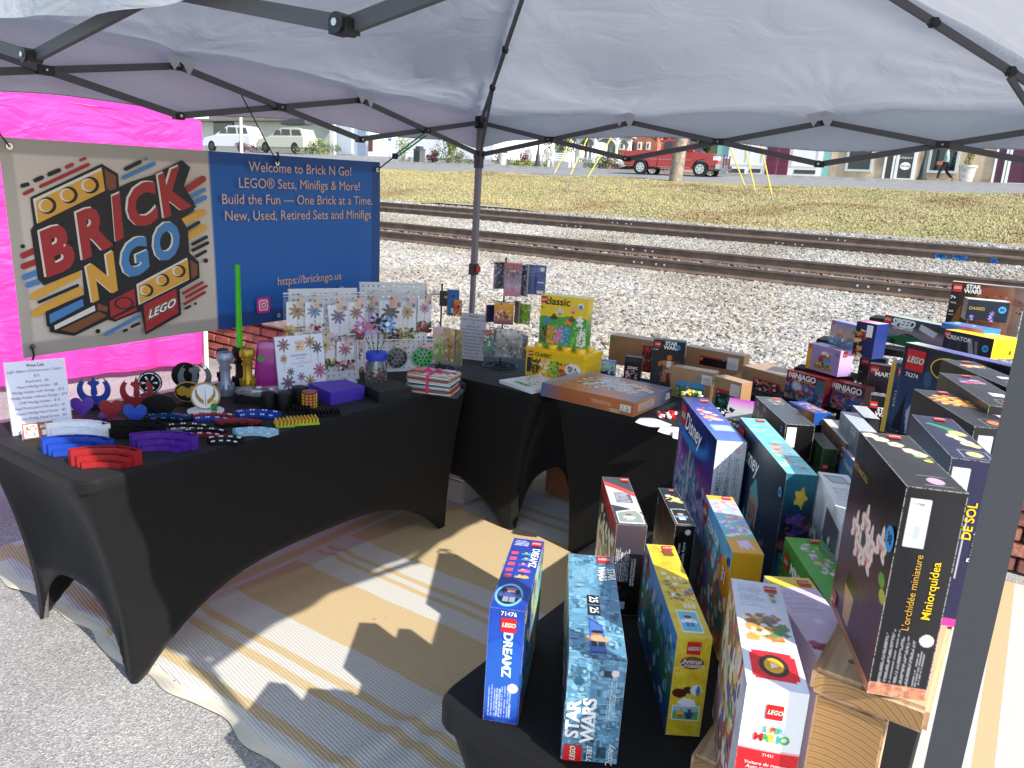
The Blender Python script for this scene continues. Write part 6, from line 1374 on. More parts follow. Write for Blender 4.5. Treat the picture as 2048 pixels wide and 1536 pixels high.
# ---- pink tent next door
pk = cloth('pink_cloth', srgb('#e63ea4'), srgb('#ff5cb8'), .30, 3.0, 1.0)
g0 = L(-2.86, -.0, 0)
pt = tag(empty('pink_tent', L(-3.1, -1.6, 0)), 'bright pink canopy tent with side walls behind the banner', 'canopy tent')
PB = P(405, 725, .06); PA = P(-10, 772, .06); pdir = (PA - PB); pdir.z = 0; pdir.normalize()
pn = Vector((pdir.y, -pdir.x, 0)); 
if pn.y > 0: pn = -pn
PR = hit(418, 250, PB, pn)
HT = PR.z
mb = MB(); nx_ = 90; nz_ = 40; pts = []
for i in range(nx_):
    s = 3.1 * i / (nx_ - 1)
    for j in range(nz_):
        f = j / (nz_ - 1); z = .06 + (HT - .30 - .06) * f
        fold = .022 * math.sin(s * 14 + f * 2) * (1.1 - f) + .012 * math.sin(s * 31 - f * 3) + .010 * abs(math.sin(s * 5.2)) + .006 * math.sin(f * 16)
        pts.append(PB + pdir * s + pn * fold + Vector((0, 0, z - .06 + .06 * 0)))
mb.add(pts, [(i * nz_ + j, (i + 1) * nz_ + j, (i + 1) * nz_ + j + 1, i * nz_ + j + 1) for i in range(nx_ - 1) for j in range(nz_ - 1)])
adopt(mb.obj('wall_cloth', pk, smooth=True), pt)
def hz_(s): return HT + .02 + .028 * s
mb = MB(); pts = []
for i in range(nx_):
    s = -.04 + 3.2 * i / (nx_ - 1)
    for j in range(8):
        f = j / 7; pts.append(PB + pdir * s + pn * (.05 + .012 * math.sin(s * 6 + f * 3) + .01 * f) + Vector((0, 0, -.06 + hz_(s) - (.40) * f)))
for i in range(nx_):
    s = -.04 + 3.2 * i / (nx_ - 1); 
mb.add(pts, [(i * 8 + j, (i + 1) * 8 + j, (i + 1) * 8 + j + 1, i * 8 + j + 1) for i in range(nx_ - 1) for j in range(7)])
adopt(mb.obj('valance', pk, smooth=True), pt)
mb = MB(); pts = []
for i in range(30):
    s = -.04 + 3.2 * i / 29
    for j in range(12):
        f = j / 11; z = hz_(s) + .75 * f * min(1, (s + .04) / 1.5, 1) * (1 if s < 1.6 else max(.0, 1 - (s - 1.6) / 1.8 * 0)) * f ** .1
        k = 1.56 * f; z = hz_(s) + min(.75 * f, .5 * (s + .04)); pts.append(PB + pdir * s + pn * (.05 - k) + Vector((0, 0, z - .06)))
mb.add(pts, [(i * 12 + j, (i + 1) * 12 + j, (i + 1) * 12 + j + 1, i * 12 + j + 1) for i in range(29) for j in range(11)])
adopt(mb.obj('roof_cloth', pk, smooth=True), pt)
wl = mat('white_paint_metal', (.7, .7, .7), .4)
for s, k in ((-.03, 0), (3.02, 0), (-.03, -3.0), (3.02, -3.0)):
    mb = MB(); q = PB + pdir * s + pn * (k + .0); mb.box(Vector((q.x, q.y, HT / 2)), (.035, .035, HT), 0, Matrix.Rotation(math.atan2(pdir.y, pdir.x), 3, 'Z')); adopt(mb.obj('leg', wl), pt)
mb = MB(); pts = []
for i in range(20):
    for j in range(6): pts.append(PB - pdir * (.0) - pn * (3.0 * i / 19) - pdir * (.01 * math.sin(i * 1.7)) + Vector((0, 0, (HT - .3) * j / 5 - .03)))
mb.add(pts, [(i * 6 + j, (i + 1) * 6 + j, (i + 1) * 6 + j + 1, i * 6 + j + 1) for i in range(19) for j in range(5)]); adopt(mb.obj('side_cloth', pk, smooth=True), pt)

# ================================================================ things on the left table
TZ = .7415
plastic = lambda nm, hx, r=.42, bmp=.15: mat('plastic_' + nm, srgb(hx), r, bump=bmp, bscale=400)
PW, PBk, PBl, PR_, PPu, PLb, PGo, PGy = plastic('white', '#e4e8ee'), mat('plastic_black', (.0028, .0028, .003), .5, bump=.15, bscale=400, spec=.25), plastic('blue', '#0f3a9c'), plastic('red', '#8e161a'), plastic('purple', '#4a1c8c'), plastic('lightblue', '#8fb8cc'), plastic('gold', '#a88224', .35), plastic('grey', '#6f767c')
silver = mat('silver_plastic', srgb('#8c93a6'), .35, metal=.5); goldm = mat('gold_plastic', srgb('#b4922c'), .35, metal=.6)
def tray(px, py, wpx, mt, name_, label, yaw=.12):
    """stepped curved tray with three tiers of open pockets"""
    o0 = P(px, py, TZ); sc_ = wpx * mpp(o0); r1 = sc_ * .78; half = math.asin(min(.95, .5 * sc_ / r1))
    t = tag(empty('stepped_tray', o0, yaw), label, 'sorting tray', 'stepped sorting trays'); mb = MB(); th = .0022
    for k, (ra, rb, h, fz) in enumerate(((r1 * .86, r1, .050, .022), (r1 * .73, r1 * .855, .034, .012), (r1 * .62, r1 * .725, .018, .004))):
        nseg = 5 - k; hf = half * (1 - .10 * k)
        def ar(r, a, z): return Vector((r * math.sin(a), r * math.cos(a) - r1 * .8, z))
        for i in range(nseg):
            a0, a1 = -hf + 2 * hf * i / nseg, -hf + 2 * hf * (i + 1) / nseg
            for rr in (ra, rb):
                q = [ar(rr, a0, 0), ar(rr, a1, 0), ar(rr + th, a1, 0), ar(rr + th, a0, 0)]; mb.add(q + [v + Vector((0, 0, h)) for v in q], [(0, 1, 2, 3), (4, 5, 6, 7), (0, 1, 5, 4), (1, 2, 6, 5), (2, 3, 7, 6), (3, 0, 4, 7)])
            q = [ar(ra, a0, fz), ar(ra, a1, fz), ar(rb, a1, fz), ar(rb, a0, fz)]; mb.add(q, [(0, 1, 2, 3)])
        for i in range(nseg + 1):
            a = -hf + 2 * hf * i / nseg; e = Vector((math.cos(a), -math.sin(a), 0)) * th / 2
            q = [ar(ra, a, 0) - e, ar(ra, a, 0) + e, ar(rb, a, 0) + e, ar(rb, a, 0) - e]; mb.add(q + [v + Vector((0, 0, h)) for v in q], [(0, 1, 2, 3), (4, 5, 6, 7), (0, 1, 5, 4), (1, 2, 6, 5), (2, 3, 7, 6), (3, 0, 4, 7)])
        mb.obj('tier', mt, t); mb = MB()
    return t
tray(158, 872, 122, PW, 0, 'white stepped tray with pockets behind the bright blue one'); tray(270, 872, 118, PBk, 0, 'black stepped tray with pockets between the white and purple ones')
tray(158, 905, 138, PBl, 0, 'bright blue stepped tray with pockets near the table corner'); tray(213, 928, 136, PR_, 0, 'red stepped tray with pockets nearest the table corner', .16); tray(330, 896, 130, PPu, 0, 'purple stepped tray with pockets, right of the red one')
def studarc(px, py, wpx, mt, mt2, label, yaw=.15, pip=None):
    o0 = P(px, py, TZ); w_ = wpx * mpp(o0); r1 = w_ * .8; t = tag(empty('curved_stand', o0, yaw), label, 'figure stand', 'curved figure stands'); mb = MB(); half = .66
    for k, (ra, rb, z0, z1, m_) in enumerate(((r1 * .64, r1, 0, .010, mt), (r1 * .82, r1, .0102, .020, mt2))):
        pts = []; n_ = 22
        for i in range(n_):
            a = -half + 2 * half * i / (n_ - 1)
            for r in (ra, rb):
                for z in (z0, z1): pts.append(Vector((r * math.sin(a), r * math.cos(a) - r1 * .9, z)))
        fs = []
        for i in range(n_ - 1):
            b0, b1 = i * 4, i * 4 + 4
            for x, y in ((0, 1), (1, 3), (3, 2), (2, 0)): fs.append((b0 + x, b0 + y, b1 + y, b1 + x))
        fs += [(0, 1, 3, 2), tuple((n_ - 1) * 4 + q for q in (0, 2, 3, 1))]
        mb = MB(); mb.add(pts, fs); mb.obj('tier', m_, t)
        mb = MB()
        for i in range(4 + k * 0):
            a = -half * .8 + 1.6 * half * i / 3; r = (ra + (r1 * .82 if k == 0 else rb)) / 2
            for da in (-.045, .045): mb.cyl((r * math.sin(a + da), r * math.cos(a + da) - r1 * .9, z1), (r * math.sin(a + da), r * math.cos(a + da) - r1 * .9, z1 + .003), .0035, n=8)
        o = mb.obj('stud', pip or PW, t); o['kind'] = 'stuff'
DR = plastic('darkred', '#7a1a1e'); DB = plastic('navy', '#10305c'); skyb = plastic('sky', '#3a88c8')
studarc(340, 838, 88, PBk, DB, 'black and navy curved stand with blue studs behind the blue heart', pip=skyb); studarc(428, 836, 88, PBl, DR, 'blue and dark red curved stand in front of the gold and white disc')
studarc(517, 830, 92, PBl, PBl, 'plain blue curved stand with white studs near the black cylinders'); studarc(478, 848, 92, PBk, DR, 'black and dark red curved stand with red studs', pip=PR_)
studarc(378, 858, 84, PGy, PBk, 'grey and black curved stand with white studs'); studarc(412, 868, 86, DR, PBk, 'dark red and black curved stand with white studs, in front of the grey one'); studarc(513, 866, 90, PLb, PLb, 'pale blue curved stand with white studs at the table edge'); studarc(452, 884, 72, PBk, PBk, 'small all-black curved stand with white studs at the table edge')

YA = .26   # plates turn a little towards the aisle
def plate(px, py, outline, hpx, mt, label, cat='desk plate', group='upright plates on stands', parts=(), base=PBk, bw=.7, thick=.008, name_='display_plate'):
    o0 = P(px, py, TZ); s_ = hpx * mpp(o0) * 1.08
    t = tag(empty(name_, o0, YA), label, cat, group); M90 = Matrix(((1, 0, 0), (0, 0, -1), (0, 1, 0)))
    mb = MB(); mb.prism([(x * s_, y * s_ + .006) for x, y in outline], -thick / 2, thick / 2, mtx=M90); mb.obj('plate', mt, t)
    for nm, ol, m_, z0, z1 in parts: mb = MB(); mb.prism([(x * s_, y * s_ + .006) for x, y in ol], z0, z1, mtx=M90); mb.obj(nm, m_, t)
    if base: mb = MB(); mb.lathe((0, -.005, 0), [(s_ * bw, 0), (s_ * bw, .005), (s_ * bw * .95, .0062)], 24); mb.obj('base', base, t)
    return t
def heart():
    o = []
    for i in range(30):
        a = 2 * math.pi * i / 30; x = 16 * math.sin(a) ** 3; y = 13 * math.cos(a) - 5 * math.cos(2 * a) - 2 * math.cos(3 * a) - math.cos(4 * a); o.append((x / 30, (y + 17) / 29))
    return o
plate(166, 838, heart(), 38, plastic('violet', '#5a34a8'), 'purple heart plate, leftmost of the three hearts', 'heart', 'heart plates'); plate(224, 843, heart(), 38, plastic('crimson', '#841820'), 'dark red heart plate between the purple and blue hearts', 'heart', 'heart plates'); plate(272, 852, heart(), 38, plastic('cobalt', '#1a44a8'), 'blue heart plate with fine ridges, rightmost of the three hearts', 'heart', 'heart plates')
def wings():
    o = ellipse(0, .5, .5, .5, 26, math.pi * 1.0 - 1.05, math.pi * 2 + 1.05)
    outer = [(.5 * math.cos(a), .5 + .5 * math.sin(a)) for a in lin(-math.pi - .95, .95, 30)]
    inner_r = [(.06 + .24 * math.cos(a) * .9 + .06, .56 + .27 * math.sin(a)) for a in lin(1.1, -1.9, 12)]
    inner_l = [(-x, y) for x, y in inner_r][::-1]
    mid = [(.10, .36), (.07, .62), (.18, .72), (.14, .80), (.06, .80), (.0, .98), (-.06, .80), (-.14, .80), (-.18, .72), (-.07, .62), (-.10, .36)]
    return outer + [(.36, .80)] + inner_r[1:] + mid + inner_l[:-1] + [(-.36, .80)]
WG = wings()
plate(190, 812, WG, 56, plastic('emblem_blue', '#123f98'), 'blue winged emblem plate behind the purple heart', bw=.45); plate(275, 814, WG, 56, plastic('emblem_red', '#8a1c22'), 'dark red winged emblem plate behind the red heart', bw=.45); plate(391, 788, WG, 58, plastic('emblem_grey', '#5c666a'), 'grey winged emblem plate in front of a black disc', bw=.45)
CR = ellipse(0, .5, .5, .5, 36)
spk = [( 'mark', [(.5 * .8 * math.cos(a + d) * k, .5 + .5 * .8 * math.sin(a + d) * k) for d, k in ((-.10, .35), (-.16, .8), (.16, .8), (.10, .35))], PW, .0042, .0055) for a in lin(.0, 2 * math.pi * 5 / 6, 6)]
ring = [('mark', [(.46 * math.cos(t), .5 + .46 * math.sin(t)) for t in lin(a + .06, a + .98, 8)] + [(.42 * math.cos(t), .5 + .42 * math.sin(t)) for t in lin(a + .98, a + .06, 8)], PW, .0042, .0055) for a in lin(.0, 2 * math.pi * 5 / 6, 6)]
plate(301, 790, CR, 42, PBk, 'black disc plate with a white spoked wheel mark behind the red emblem', parts=spk + ring, bw=.4)
plate(372, 778, CR, 48, PBk, 'plain black disc plate behind the grey emblem', bw=.4)
plate(319, 832, [(x * 1.5, y * .95) for x, y in CR], 40, PBk, 'plain black oval plate between the hearts and the gold oval', bw=.7)
OV = [(x * 1.25, y) for x, y in CR]
batp = [(-.5, .62), (-.3, .8), (-.14, .78), (-.08, .66), (-.04, .72), (0, .68), (.04, .72), (.08, .66), (.14, .78), (.3, .8), (.5, .62), (.5, .4), (.3, .3), (.12, .34), (0, .2), (-.12, .34), (-.3, .3), (-.5, .4)]
plate(377, 806, OV, 38, plastic('tan', '#9a8248'), 'gold oval plate with a black bat between the grey emblem and the white disc', parts=[('mark', [(x * .92, .04 + y * .92) for x, y in OV], PBk, -.0052, -.0042), ('mark', batp, PGo, -.0062, -.0052), ('mark', [(x * .92, .04 + y * .92) for x, y in OV], PBk, .0042, .0048), ('mark', batp, PGo, .0048, .0058)], bw=.6)
def sc2(pts, k): return [(x * k, .5 + (y - .5) * k) for x, y in pts]
wr = [(.06, .2), (.2, .3), (.33, .5), (.34, .7), (.28, .82), (.27, .62), (.17, .45), (.06, .36)]
plate(412, 822, CR, 52, plastic('tan2', '#a8905c'), 'white and gold winged disc plate with a white base and green figure', parts=[('mark', sc2(CR, .88), PW, -.0055, -.0042), ('mark', sc2(CR, .88), PW, .0042, .0055), ('mark', wr, PGo, .0055, .0065), ('mark', [(-x, y) for x, y in wr][::-1], PGo, .0055, .0065), ('mark', [(-.015, .15), (.015, .15), (.005, .8), (-.005, .8)], PGo, .0055, .0065)], base=PW, bw=.62)
# front faces look along -y of the plate: turn the marks forward
for o in [x for x in bpy.data.objects if x.name.startswith('mark')]: o.scale = (1, 1, 1)

def minifig(pt, h, body, leg, head, hair, label, yaw=.2, name_='toy_figure'):
    t = tag(empty(name_, pt, yaw), label, 'toy figure'); s = h
    mb = MB()
    for k in (-1, 1): mb.bevbox((k * .105 * s, 0, .14 * s), (.19 * s, .16 * s, .28 * s), .01 * s)
    mb.box((0, 0, .30 * s), (.40 * s, .17 * s, .06 * s)); mb.obj('legs', leg, t)
    mb = MB(); vs = [(-.20, -.1, .33), (.20, -.1, .33), (.20, .1, .33), (-.20, .1, .33), (-.14, -.09, .66), (.14, -.09, .66), (.14, .09, .66), (-.14, .09, .66)]
    mb.add([Vector(v) * s for v in vs], [(0, 1, 2, 3), (4, 5, 6, 7), (0, 1, 5, 4), (1, 2, 6, 5), (2, 3, 7, 6), (3, 0, 4, 7)]); mb.obj('torso', body, t)
    for k in (-1, 1):
        mb = MB(); mb.cyl(Vector((k * .16, 0, .62)) * s, Vector((k * .25, -.03, .45)) * s, .05 * s, n=8); mb.cyl(Vector((k * .25, -.03, .45)) * s, Vector((k * .25, -.12, .36)) * s, .042 * s, n=8); mb.obj('arm', body, t)
        mb = MB(); mb.ico(Vector((k * .25, -.15, .34)) * s, .05 * s, 1); mb.obj('hand', head, t)
    mb = MB(); mb.lathe((0, 0, .66 * s), [(.08 * s, 0), (.115 * s, .02 * s), (.115 * s, .18 * s), (.08 * s, .21 * s)], 14); mb.obj('head', head, t, auto=True)
    mb = MB(); mb.ico((0, .01 * s, .88 * s), .13 * s, 2, sq=(1, 1, .75)); mb.obj('hair', hair, t, smooth=True)
    return t
fy = plastic('figyellow', '#e8c020'); minifig(P(429, 822, .748), .046, plastic('figgreen', '#1c7a3a'), plastic('figgreen', '#1c7a3a'), fy, fy, 'green and yellow toy figure standing on the white disc base')
minifig(P(208, 840, TZ + .001), .048, plastic('figmag', '#8a3a98'), plastic('figviolet', '#5a3a9a'), plastic('figlil', '#b088c8'), plastic('figviolet', '#5a3a9a'), 'purple and magenta toy figure between the purple and red hearts')

def saber(px, py, hpx, mt, label, blade=None):
    o0 = P(px, py, TZ); h = hpx * mpp(o0) * 1.03; r = h * .17
    t = tag(empty('sword_hilt', o0), label, 'sword hilt', 'chunky toy sword hilts'); mb = MB()
    mb.lathe((0, 0, 0), [(r * .95, 0), (r * .95, h * .10), (r * 1.0, h * .13), (r * .95, h * .20), (r * .62, h * .34), (r * .62, h * .60), (r * .80, h * .61), (r * .82, h * .66), (r * .62, h * .68), (r * .62, h * .72), (r * .82, h * .74), (r * .82, h * .79), (r * 1.05, h * .81), (r * 1.12, h * .90), (r * .95, h * .98), (r * .9, h), (r * .5, h), (r * .5, h * .93), (.001, h * .93)], 28); mb.obj('grip', mt, t, auto=True)
    mb = MB()
    for a in lin(0, 2 * math.pi * 7 / 8, 8): mb.bevbox((math.cos(a) * r * 1.0, math.sin(a) * r * 1.0, h * .20), (r * .34, r * .26, h * .15), .002, 0, Matrix.Rotation(a, 3, 'Z'))
    mb.obj('fin', mt, t)
    if blade:
        mb = MB(); mb.cyl((0, 0, h * .95), (0, 0, h + blade), r * .44, r * .34, n=20); mb.obj('blade', mat('green_blade', srgb('#4ad818'), .2, trans=.35), t, smooth=False)
    return t
bp_0 = P(481, 790, TZ); saber(447, 762, 64, PBk, 'black toy sword hilt, farthest left of the hilts'); saber(452, 790, 85, silver, 'silver grey toy sword hilt in front of the black one')
saber(481, 775, 80, PBk, 'black toy sword hilt carrying a glowing green blade', blade=168 * mpp(bp_0)); saber(496, 779, 81, goldm, 'gold toy sword hilt beside the green blade')

# canister, sign, tray, cylinders
o0 = P(536, 775, TZ); k = mpp(o0); t = tag(empty('canister', o0, .25), 'glossy magenta flat-sided dispenser behind the flower sign', 'container')
mb = MB(); rows = [(26, 0), (25, 30), (23, 60), (21, 78), (20, 88), (17, 94)]; pts = []
for r, z in rows: pts += [Vector((r * k * math.copysign(abs(math.cos(a)) ** .5, math.cos(a)), .55 * r * k * math.copysign(abs(math.sin(a)) ** .5, math.sin(a)), z * k)) for a in lin(0, 2 * math.pi * 27 / 28, 28)]
mb.add(pts, [(j * 28 + i, j * 28 + (i + 1) % 28, (j + 1) * 28 + (i + 1) % 28, (j + 1) * 28 + i) for j in range(5) for i in range(28)] + [tuple(range(27, -1, -1)), tuple(range(140, 168))])
mgt = mat('magenta_plastic', srgb('#9a2a86'), .2, coat=.5); mb.obj('body', mgt, t, auto=True)
mb = MB(); mb.lathe((-.008, -.6 * 24 * k, 62 * k), [(.001, 0), (.0075, 0)], 16); o = mb.obj('sticker', plastic('stgreen', '#2a9a34'), t)
mb = MB(); mb.cyl((-12 * k, -.58 * 23 * k, 62 * k), (-12 * k, -.60 * 23 * k, 62 * k), 6 * k, n=18); o.data = mb.mesh('sticker', plastic('stgreen', '#2a9a34'))
def flower_art(p, pts, sizes=None):
    for (x, y, r, c, n_) in pts:
        for a in range(n_):
            q = a * 2 * math.pi / n_; dx, dy = r * math.cos(q) / p.w, r * math.sin(q) / p.h
            p.ell(x + dx * .6, y + dy * .6, r * .48 / p.w, r * .17 / p.h, c, .95, .2, q)
        p.disc(x, y, r * .22, '#6a4a50')
        p.rect(x - .0012 / p.w, y + r / p.h, x + .0012 / p.w, y + 3.0 * r / p.h, '#6a8a6a', .8)
def sign(corn, paint, label, tx=None, tilt=.10, z=TZ, name_='table_sign', cell=.0018, cat='sign', group=None):
    a = P(*corn[0], z); c = P(*corn[1], z); w_ = (c - a).length; h_ = corn[2] * mpp(a) * 1.06
    x = (c - a).normalized(); out = x.cross(Vector((0, 0, 1))); up = (Vector((0, 0, 1)) - out * tilt).normalized()
    o = a + up * h_; zz = x.cross(up); fr = Matrix(((x.x, up.x, zz.x, o.x), (x.y, up.y, zz.y, o.y), (x.z, up.z, zz.z, o.z), (0, 0, 0, 1)))
    t = tag(empty(name_, a), label, cat, group)
    s = panel('paper', fr, w_, h_, paint, t, cell=cell); mb = MB(); mb.box((w_ / 2, -h_ / 2, -.003), (w_ + .006, h_ + .006, .0025)); mb.box((w_ / 2, -h_ + .002, -.03), (w_ + .006, .003, .06))
    ac = mat('clear_acrylic', (.9, .93, .95), .08, trans=.9); q = mb.mesh('holder', ac); q.transform(fr); adopt(link('holder', q), t)
    if tx:
        mb = MB(); tx(mb, fr, w_, h_); mb.obj('lettering', INK); adopt(bpy.data.objects[-1] if False else [x_ for x_ in bpy.data.objects if x_.name.startswith('lettering') and x_.parent is None][0], t)
    return t
PRICES = ['Price List', 'Light Sabers (Choose your Color) -', '$15', 'Keychains - $5', 'Heart Minifig Holder - $8', 'Minifig Holder with Design - $12', 'Minifig Holder without Design - $10', 'CMF Minifig Holder - $10', 'Heel Protectors (10x pack) - $1', 'Round Minifig Head Sorter - $5', 'Square Minifig Head Sorter - $4', 'Lego Sorter - $20', 'Legs and Small Sets as Priced']
def ptx(mb, fr, w_, h_):
    for i, t_ in enumerate(PRICES): put_text(mb, fr, t_, w_ / 2, h_ * (.06 + i * .073), .0128 if i else .015, IX['dark'], off=.0 if i else .02, lift=.0006, sx=.92)
sign(((27, 872), (146, 856), 138), lambda p: p.fill('#d3d7ea'), 'white printed price list at the outer end of the left table', ptx, .22, group='price list signs')
sign(((915, 716), (966, 722), 86), lambda p: p.fill('#dcdbe4'), 'white printed price list leaning beside the tent leg', ptx, .12, group='price list signs')
def fart(p):
    p.fill('#dde1f2'); flower_art(p, [(.17, .16, .028, '#8a5a68', 8), (.72, .15, .028, '#9a8458', 8), (.86, .27, .026, '#3f4850', 8), (.15, .42, .018, '#a88a4a', 9), (.27, .68, .018, '#4a5058', 8), (.20, .88, .032, '#6a4a68', 8), (.48, .80, .020, '#7a5a70', 7), (.66, .90, .026, '#a8904a', 8), (.88, .72, .032, '#a85a78', 9)])
    p.rect(.40, .10, .60, .31, '#e0c8a8'); p.blobs(20, ['#b03a30', '#3a80b0', '#2a2a2a', '#d8a040'], .42, .12, .58, .29, .003); p.lines(.28, .36, .72, .44, 1, '#8a8ea8', .6); p.lines(.38, .43, .6, .48, 1, '#8a8ea8', .6); p.lines(.3, .52, .74, .57, 1, '#8a8ea8', .6); p.lines(.42, .58, .6, .63, 1, '#8a8ea8', .6)
sign(((558, 781), (653, 767), 100), fart, 'white sign with pictured brick flowers in front of the magenta dispenser', lambda mb, fr, w_, h_: [put_text(mb, fr, s_, w_ / 2, h_ * y, .0085, IX['grey'], lift=.0006) for s_, y in (('Build a Flower Bouquet!', .38), ('$7 per Flower', .44), ('3 / $20', .50), ('', .6))] and None, .16)
# business cards in a clear holder
def bcard(p): p.fill('#8a4a40'); p.rect(.06, .08, .5, .9, '#e6d8c0'); p.blobs(30, ['#b03a30', '#3a80b0', '#2a2a2a', '#d8a040'], .1, .15, .46, .82, .003); p.rect(.62, .5, .86, .86, '#d8dcd8'); p.lines(.58, .2, .9, .4, 2, '#f0e0d0', .9)
sign(((47, 880), (108, 872), 30), bcard, 'small clear holder of brown business cards below the price list', lambda mb, fr, w_, h_: put_text(mb, fr, 'BrickNGo', w_ * .75, h_ * .25, .007, IX['white'], lift=.0006), .2, name_='card_holder', cat='card holder')
# black tray holding clear bags
bagm, n, l, b = node_mat('clear_bag'); _M['bag'] = bagm
b.inputs['Base Color'].default_value = (.85, .87, .9, 1); b.inputs['Roughness'].default_value = .16; b.inputs['Alpha'].default_value = .12
tc = n.new('ShaderNodeTexCoord'); tn = n.new('ShaderNodeTexNoise'); tn.inputs['Scale'].default_value = 22; tn.inputs['Distortion'].default_value = 2; l.new(tc.outputs['Object'], tn.inputs['Vector']); bq = n.new('ShaderNodeBump'); bq.inputs['Strength'].default_value = 1; bq.inputs['Distance'].default_value = .012; l.new(tn.outputs[0], bq.inputs['Height']); l.new(bq.outputs[0], b.inputs['Normal'])
def crumple(name_, c, sx, sy, sz, n_, mt, parent=None, seed=0):
    r = np.random.default_rng(seed); mb = MB()
    for _ in range(n_):
        q = Vector(c) + Vector((r.uniform(-sx, sx), r.uniform(-sy, sy), r.uniform(0, sz)))
        M_ = Matrix.Rotation(r.uniform(0, 6.3), 3, 'Z') @ Matrix.Rotation(r.uniform(-.7, .7), 3, 'X'); a = r.uniform(.3, .7) * sx
        g = [M_ @ Vector((x * a, y * a * .7, .1 * a * r.uniform(-1, 1))) for y in (-1, 0, 1) for x in (-1, 0, 1)]; mb.add([q + v for v in g], [(0, 1, 4, 3), (1, 2, 5, 4), (3, 4, 7, 6), (4, 5, 8, 7)])
    return mb.obj(name_, mt, parent)
o0 = P(520, 800, TZ); t = tag(empty('bag_tray', o0, .1), 'black tray of crumpled clear bags in front of the magenta dispenser', 'tray'); mb = MB()
k = mpp(o0); hw = 42 * k
for c_, d_ in (((0, 0, .002), (2 * hw, .13, .004)), ((-hw, 0, .016), (.004, .13, .03)), ((hw, 0, .016), (.004, .13, .03)), ((0, -.065, .016), (2 * hw, .004, .03)), ((0, .065, .016), (2 * hw, .004, .03))): mb.box(c_, d_)
mb.obj('tray_body', PBk, t); o = crumple('clear_bags', (0, .01, .02), hw * .8, .05, .03, 30, bagm, t, 3); o['kind'] = 'stuff'
mb = MB(); 
for i in range(4): mb.lathe((random.uniform(-.7, .7) * hw, random.uniform(-.04, .04), .045), [(.011, 0), (.011, .003), (.007, .003), (.007, 0)], 14)
o = mb.obj('white_ring', PW, t); o['kind'] = 'stuff'
for px, py, lb in ((538, 818, 'ribbed black cylinder, left one of the front pair'), (568, 818, 'ribbed black cylinder, right one of the front pair'), (599, 806, 'ribbed black cylinder behind the brown and gold one')):
    o0 = P(px, py, TZ); k = mpp(o0); mb = MB(); mb.lathe((0, 0, 0), [(14.5 * k, 0), (14.5 * k, 32 * k), (13.5 * k, 34 * k), (0.001, 34 * k)], 28)
    for a in range(28):
        q = a * 2 * math.pi / 28; mb.box((14.6 * k * math.cos(q), 14.6 * k * math.sin(q), 15 * k), (.0016, .0012, 28 * k), 0, Matrix.Rotation(q, 3, 'Z'))
    o = mb.obj('ribbed_cylinder', PBk, auto=True); o.location = o0; tag(o, lb, 'cylinder', 'black ribbed cylinders')
o0 = P(619, 816, TZ); k = mpp(o0); t = tag(empty('studded_cylinder', o0), 'brown ribbed cylinder with rows of gold heads', 'cylinder')
brn = plastic('brown', '#8a4038'); mb = MB(); mb.lathe((0, 0, 0), [(13 * k, 0), (13 * k, 30 * k), (14.5 * k, 32 * k), (14.5 * k, 35 * k), (.001, 35 * k)], 24)
mb.obj('core', brn, t, auto=True)
mb = MB()
for a in range(11):
    q = a * 2 * math.pi / 11
    for j in range(5): mb.ico((13.4 * k * math.cos(q), 13.4 * k * math.sin(q), (4 + j * 6) * k), 2.7 * k, 1)
o = mb.obj('gold_head', mat('gold_bead', srgb('#e0a828'), .3, metal=.4), t, smooth=True); o['kind'] = 'stuff'
def flatbox(pts4, zh, mt, label):
    """closed box whose base corners were read on the table"""
    q = [P(*p, TZ) for p in pts4]; mb = MB(); up = Vector((0, 0, zh)); c = sum(q, Vector()) / 4; c.z = TZ
    t = tag(empty('small_box', c), label, 'box', 'closed flat boxes')
    vs = [v - c for v in q]; mb.add(vs + [v + up * .8 for v in vs], [(0, 1, 2, 3), (4, 5, 6, 7), (0, 1, 5, 4), (1, 2, 6, 5), (2, 3, 7, 6), (3, 0, 4, 7)]); mb.obj('box_body', mt, t)
    mb = MB(); vs = [v * 1.02 for v in vs]; mb.add([v + up * .42 for v in vs] + [v + up for v in vs], [(0, 1, 2, 3), (4, 5, 6, 7), (0, 1, 5, 4), (1, 2, 6, 5), (2, 3, 7, 6), (3, 0, 4, 7)]); mb.obj('lid', mt, t)
flatbox(((662, 811), (728, 797), (690, 783), (618, 790)), .055, plastic('boxpurple', '#4a2fae', .5), 'purple closed box right of the flower sign'); flatbox(((758, 807), (823, 796), (790, 781), (726, 790)), .05, mat('black_card', (.006, .006, .007), .6), 'black closed box beside the purple one')
def ribs(px, py, wpx, n_, mt, label, base_m):
    o0 = P(px, py, TZ); k = mpp(o0); w_ = wpx * k; t = tag(empty('ribbed_stand', o0, .45), label, 'ribbed stand', 'slatted stands'); mb = MB(); mb.box((0, 0, .004), (w_, .07, .008)); mb.obj('base', base_m, t)
    for i in range(n_): mb = MB(); mb.box(((i + .5) / n_ * w_ - w_ / 2, .0, .014), (w_ / n_ * .35, .066, .016), 0, Matrix.Rotation(.3, 3, 'Y')); mb.obj('slat', mt, t)
ribs(604, 846, 62, 9, plastic('ribyellow', '#e0b038'), 'yellow and lime slatted stand, right of its smaller twin', plastic('lime', '#8ab828')); ribs(568, 850, 36, 5, plastic('ribyellow', '#e0b038'), 'small yellow slatted stand partly behind the larger one', plastic('lime', '#8ab828'))
ribs(648, 830, 62, 9, PBk, 'black slatted stand nearest the table edge', PBk); ribs(598, 824, 46, 7, PBk, 'black slatted stand behind the yellow ones', PBk)
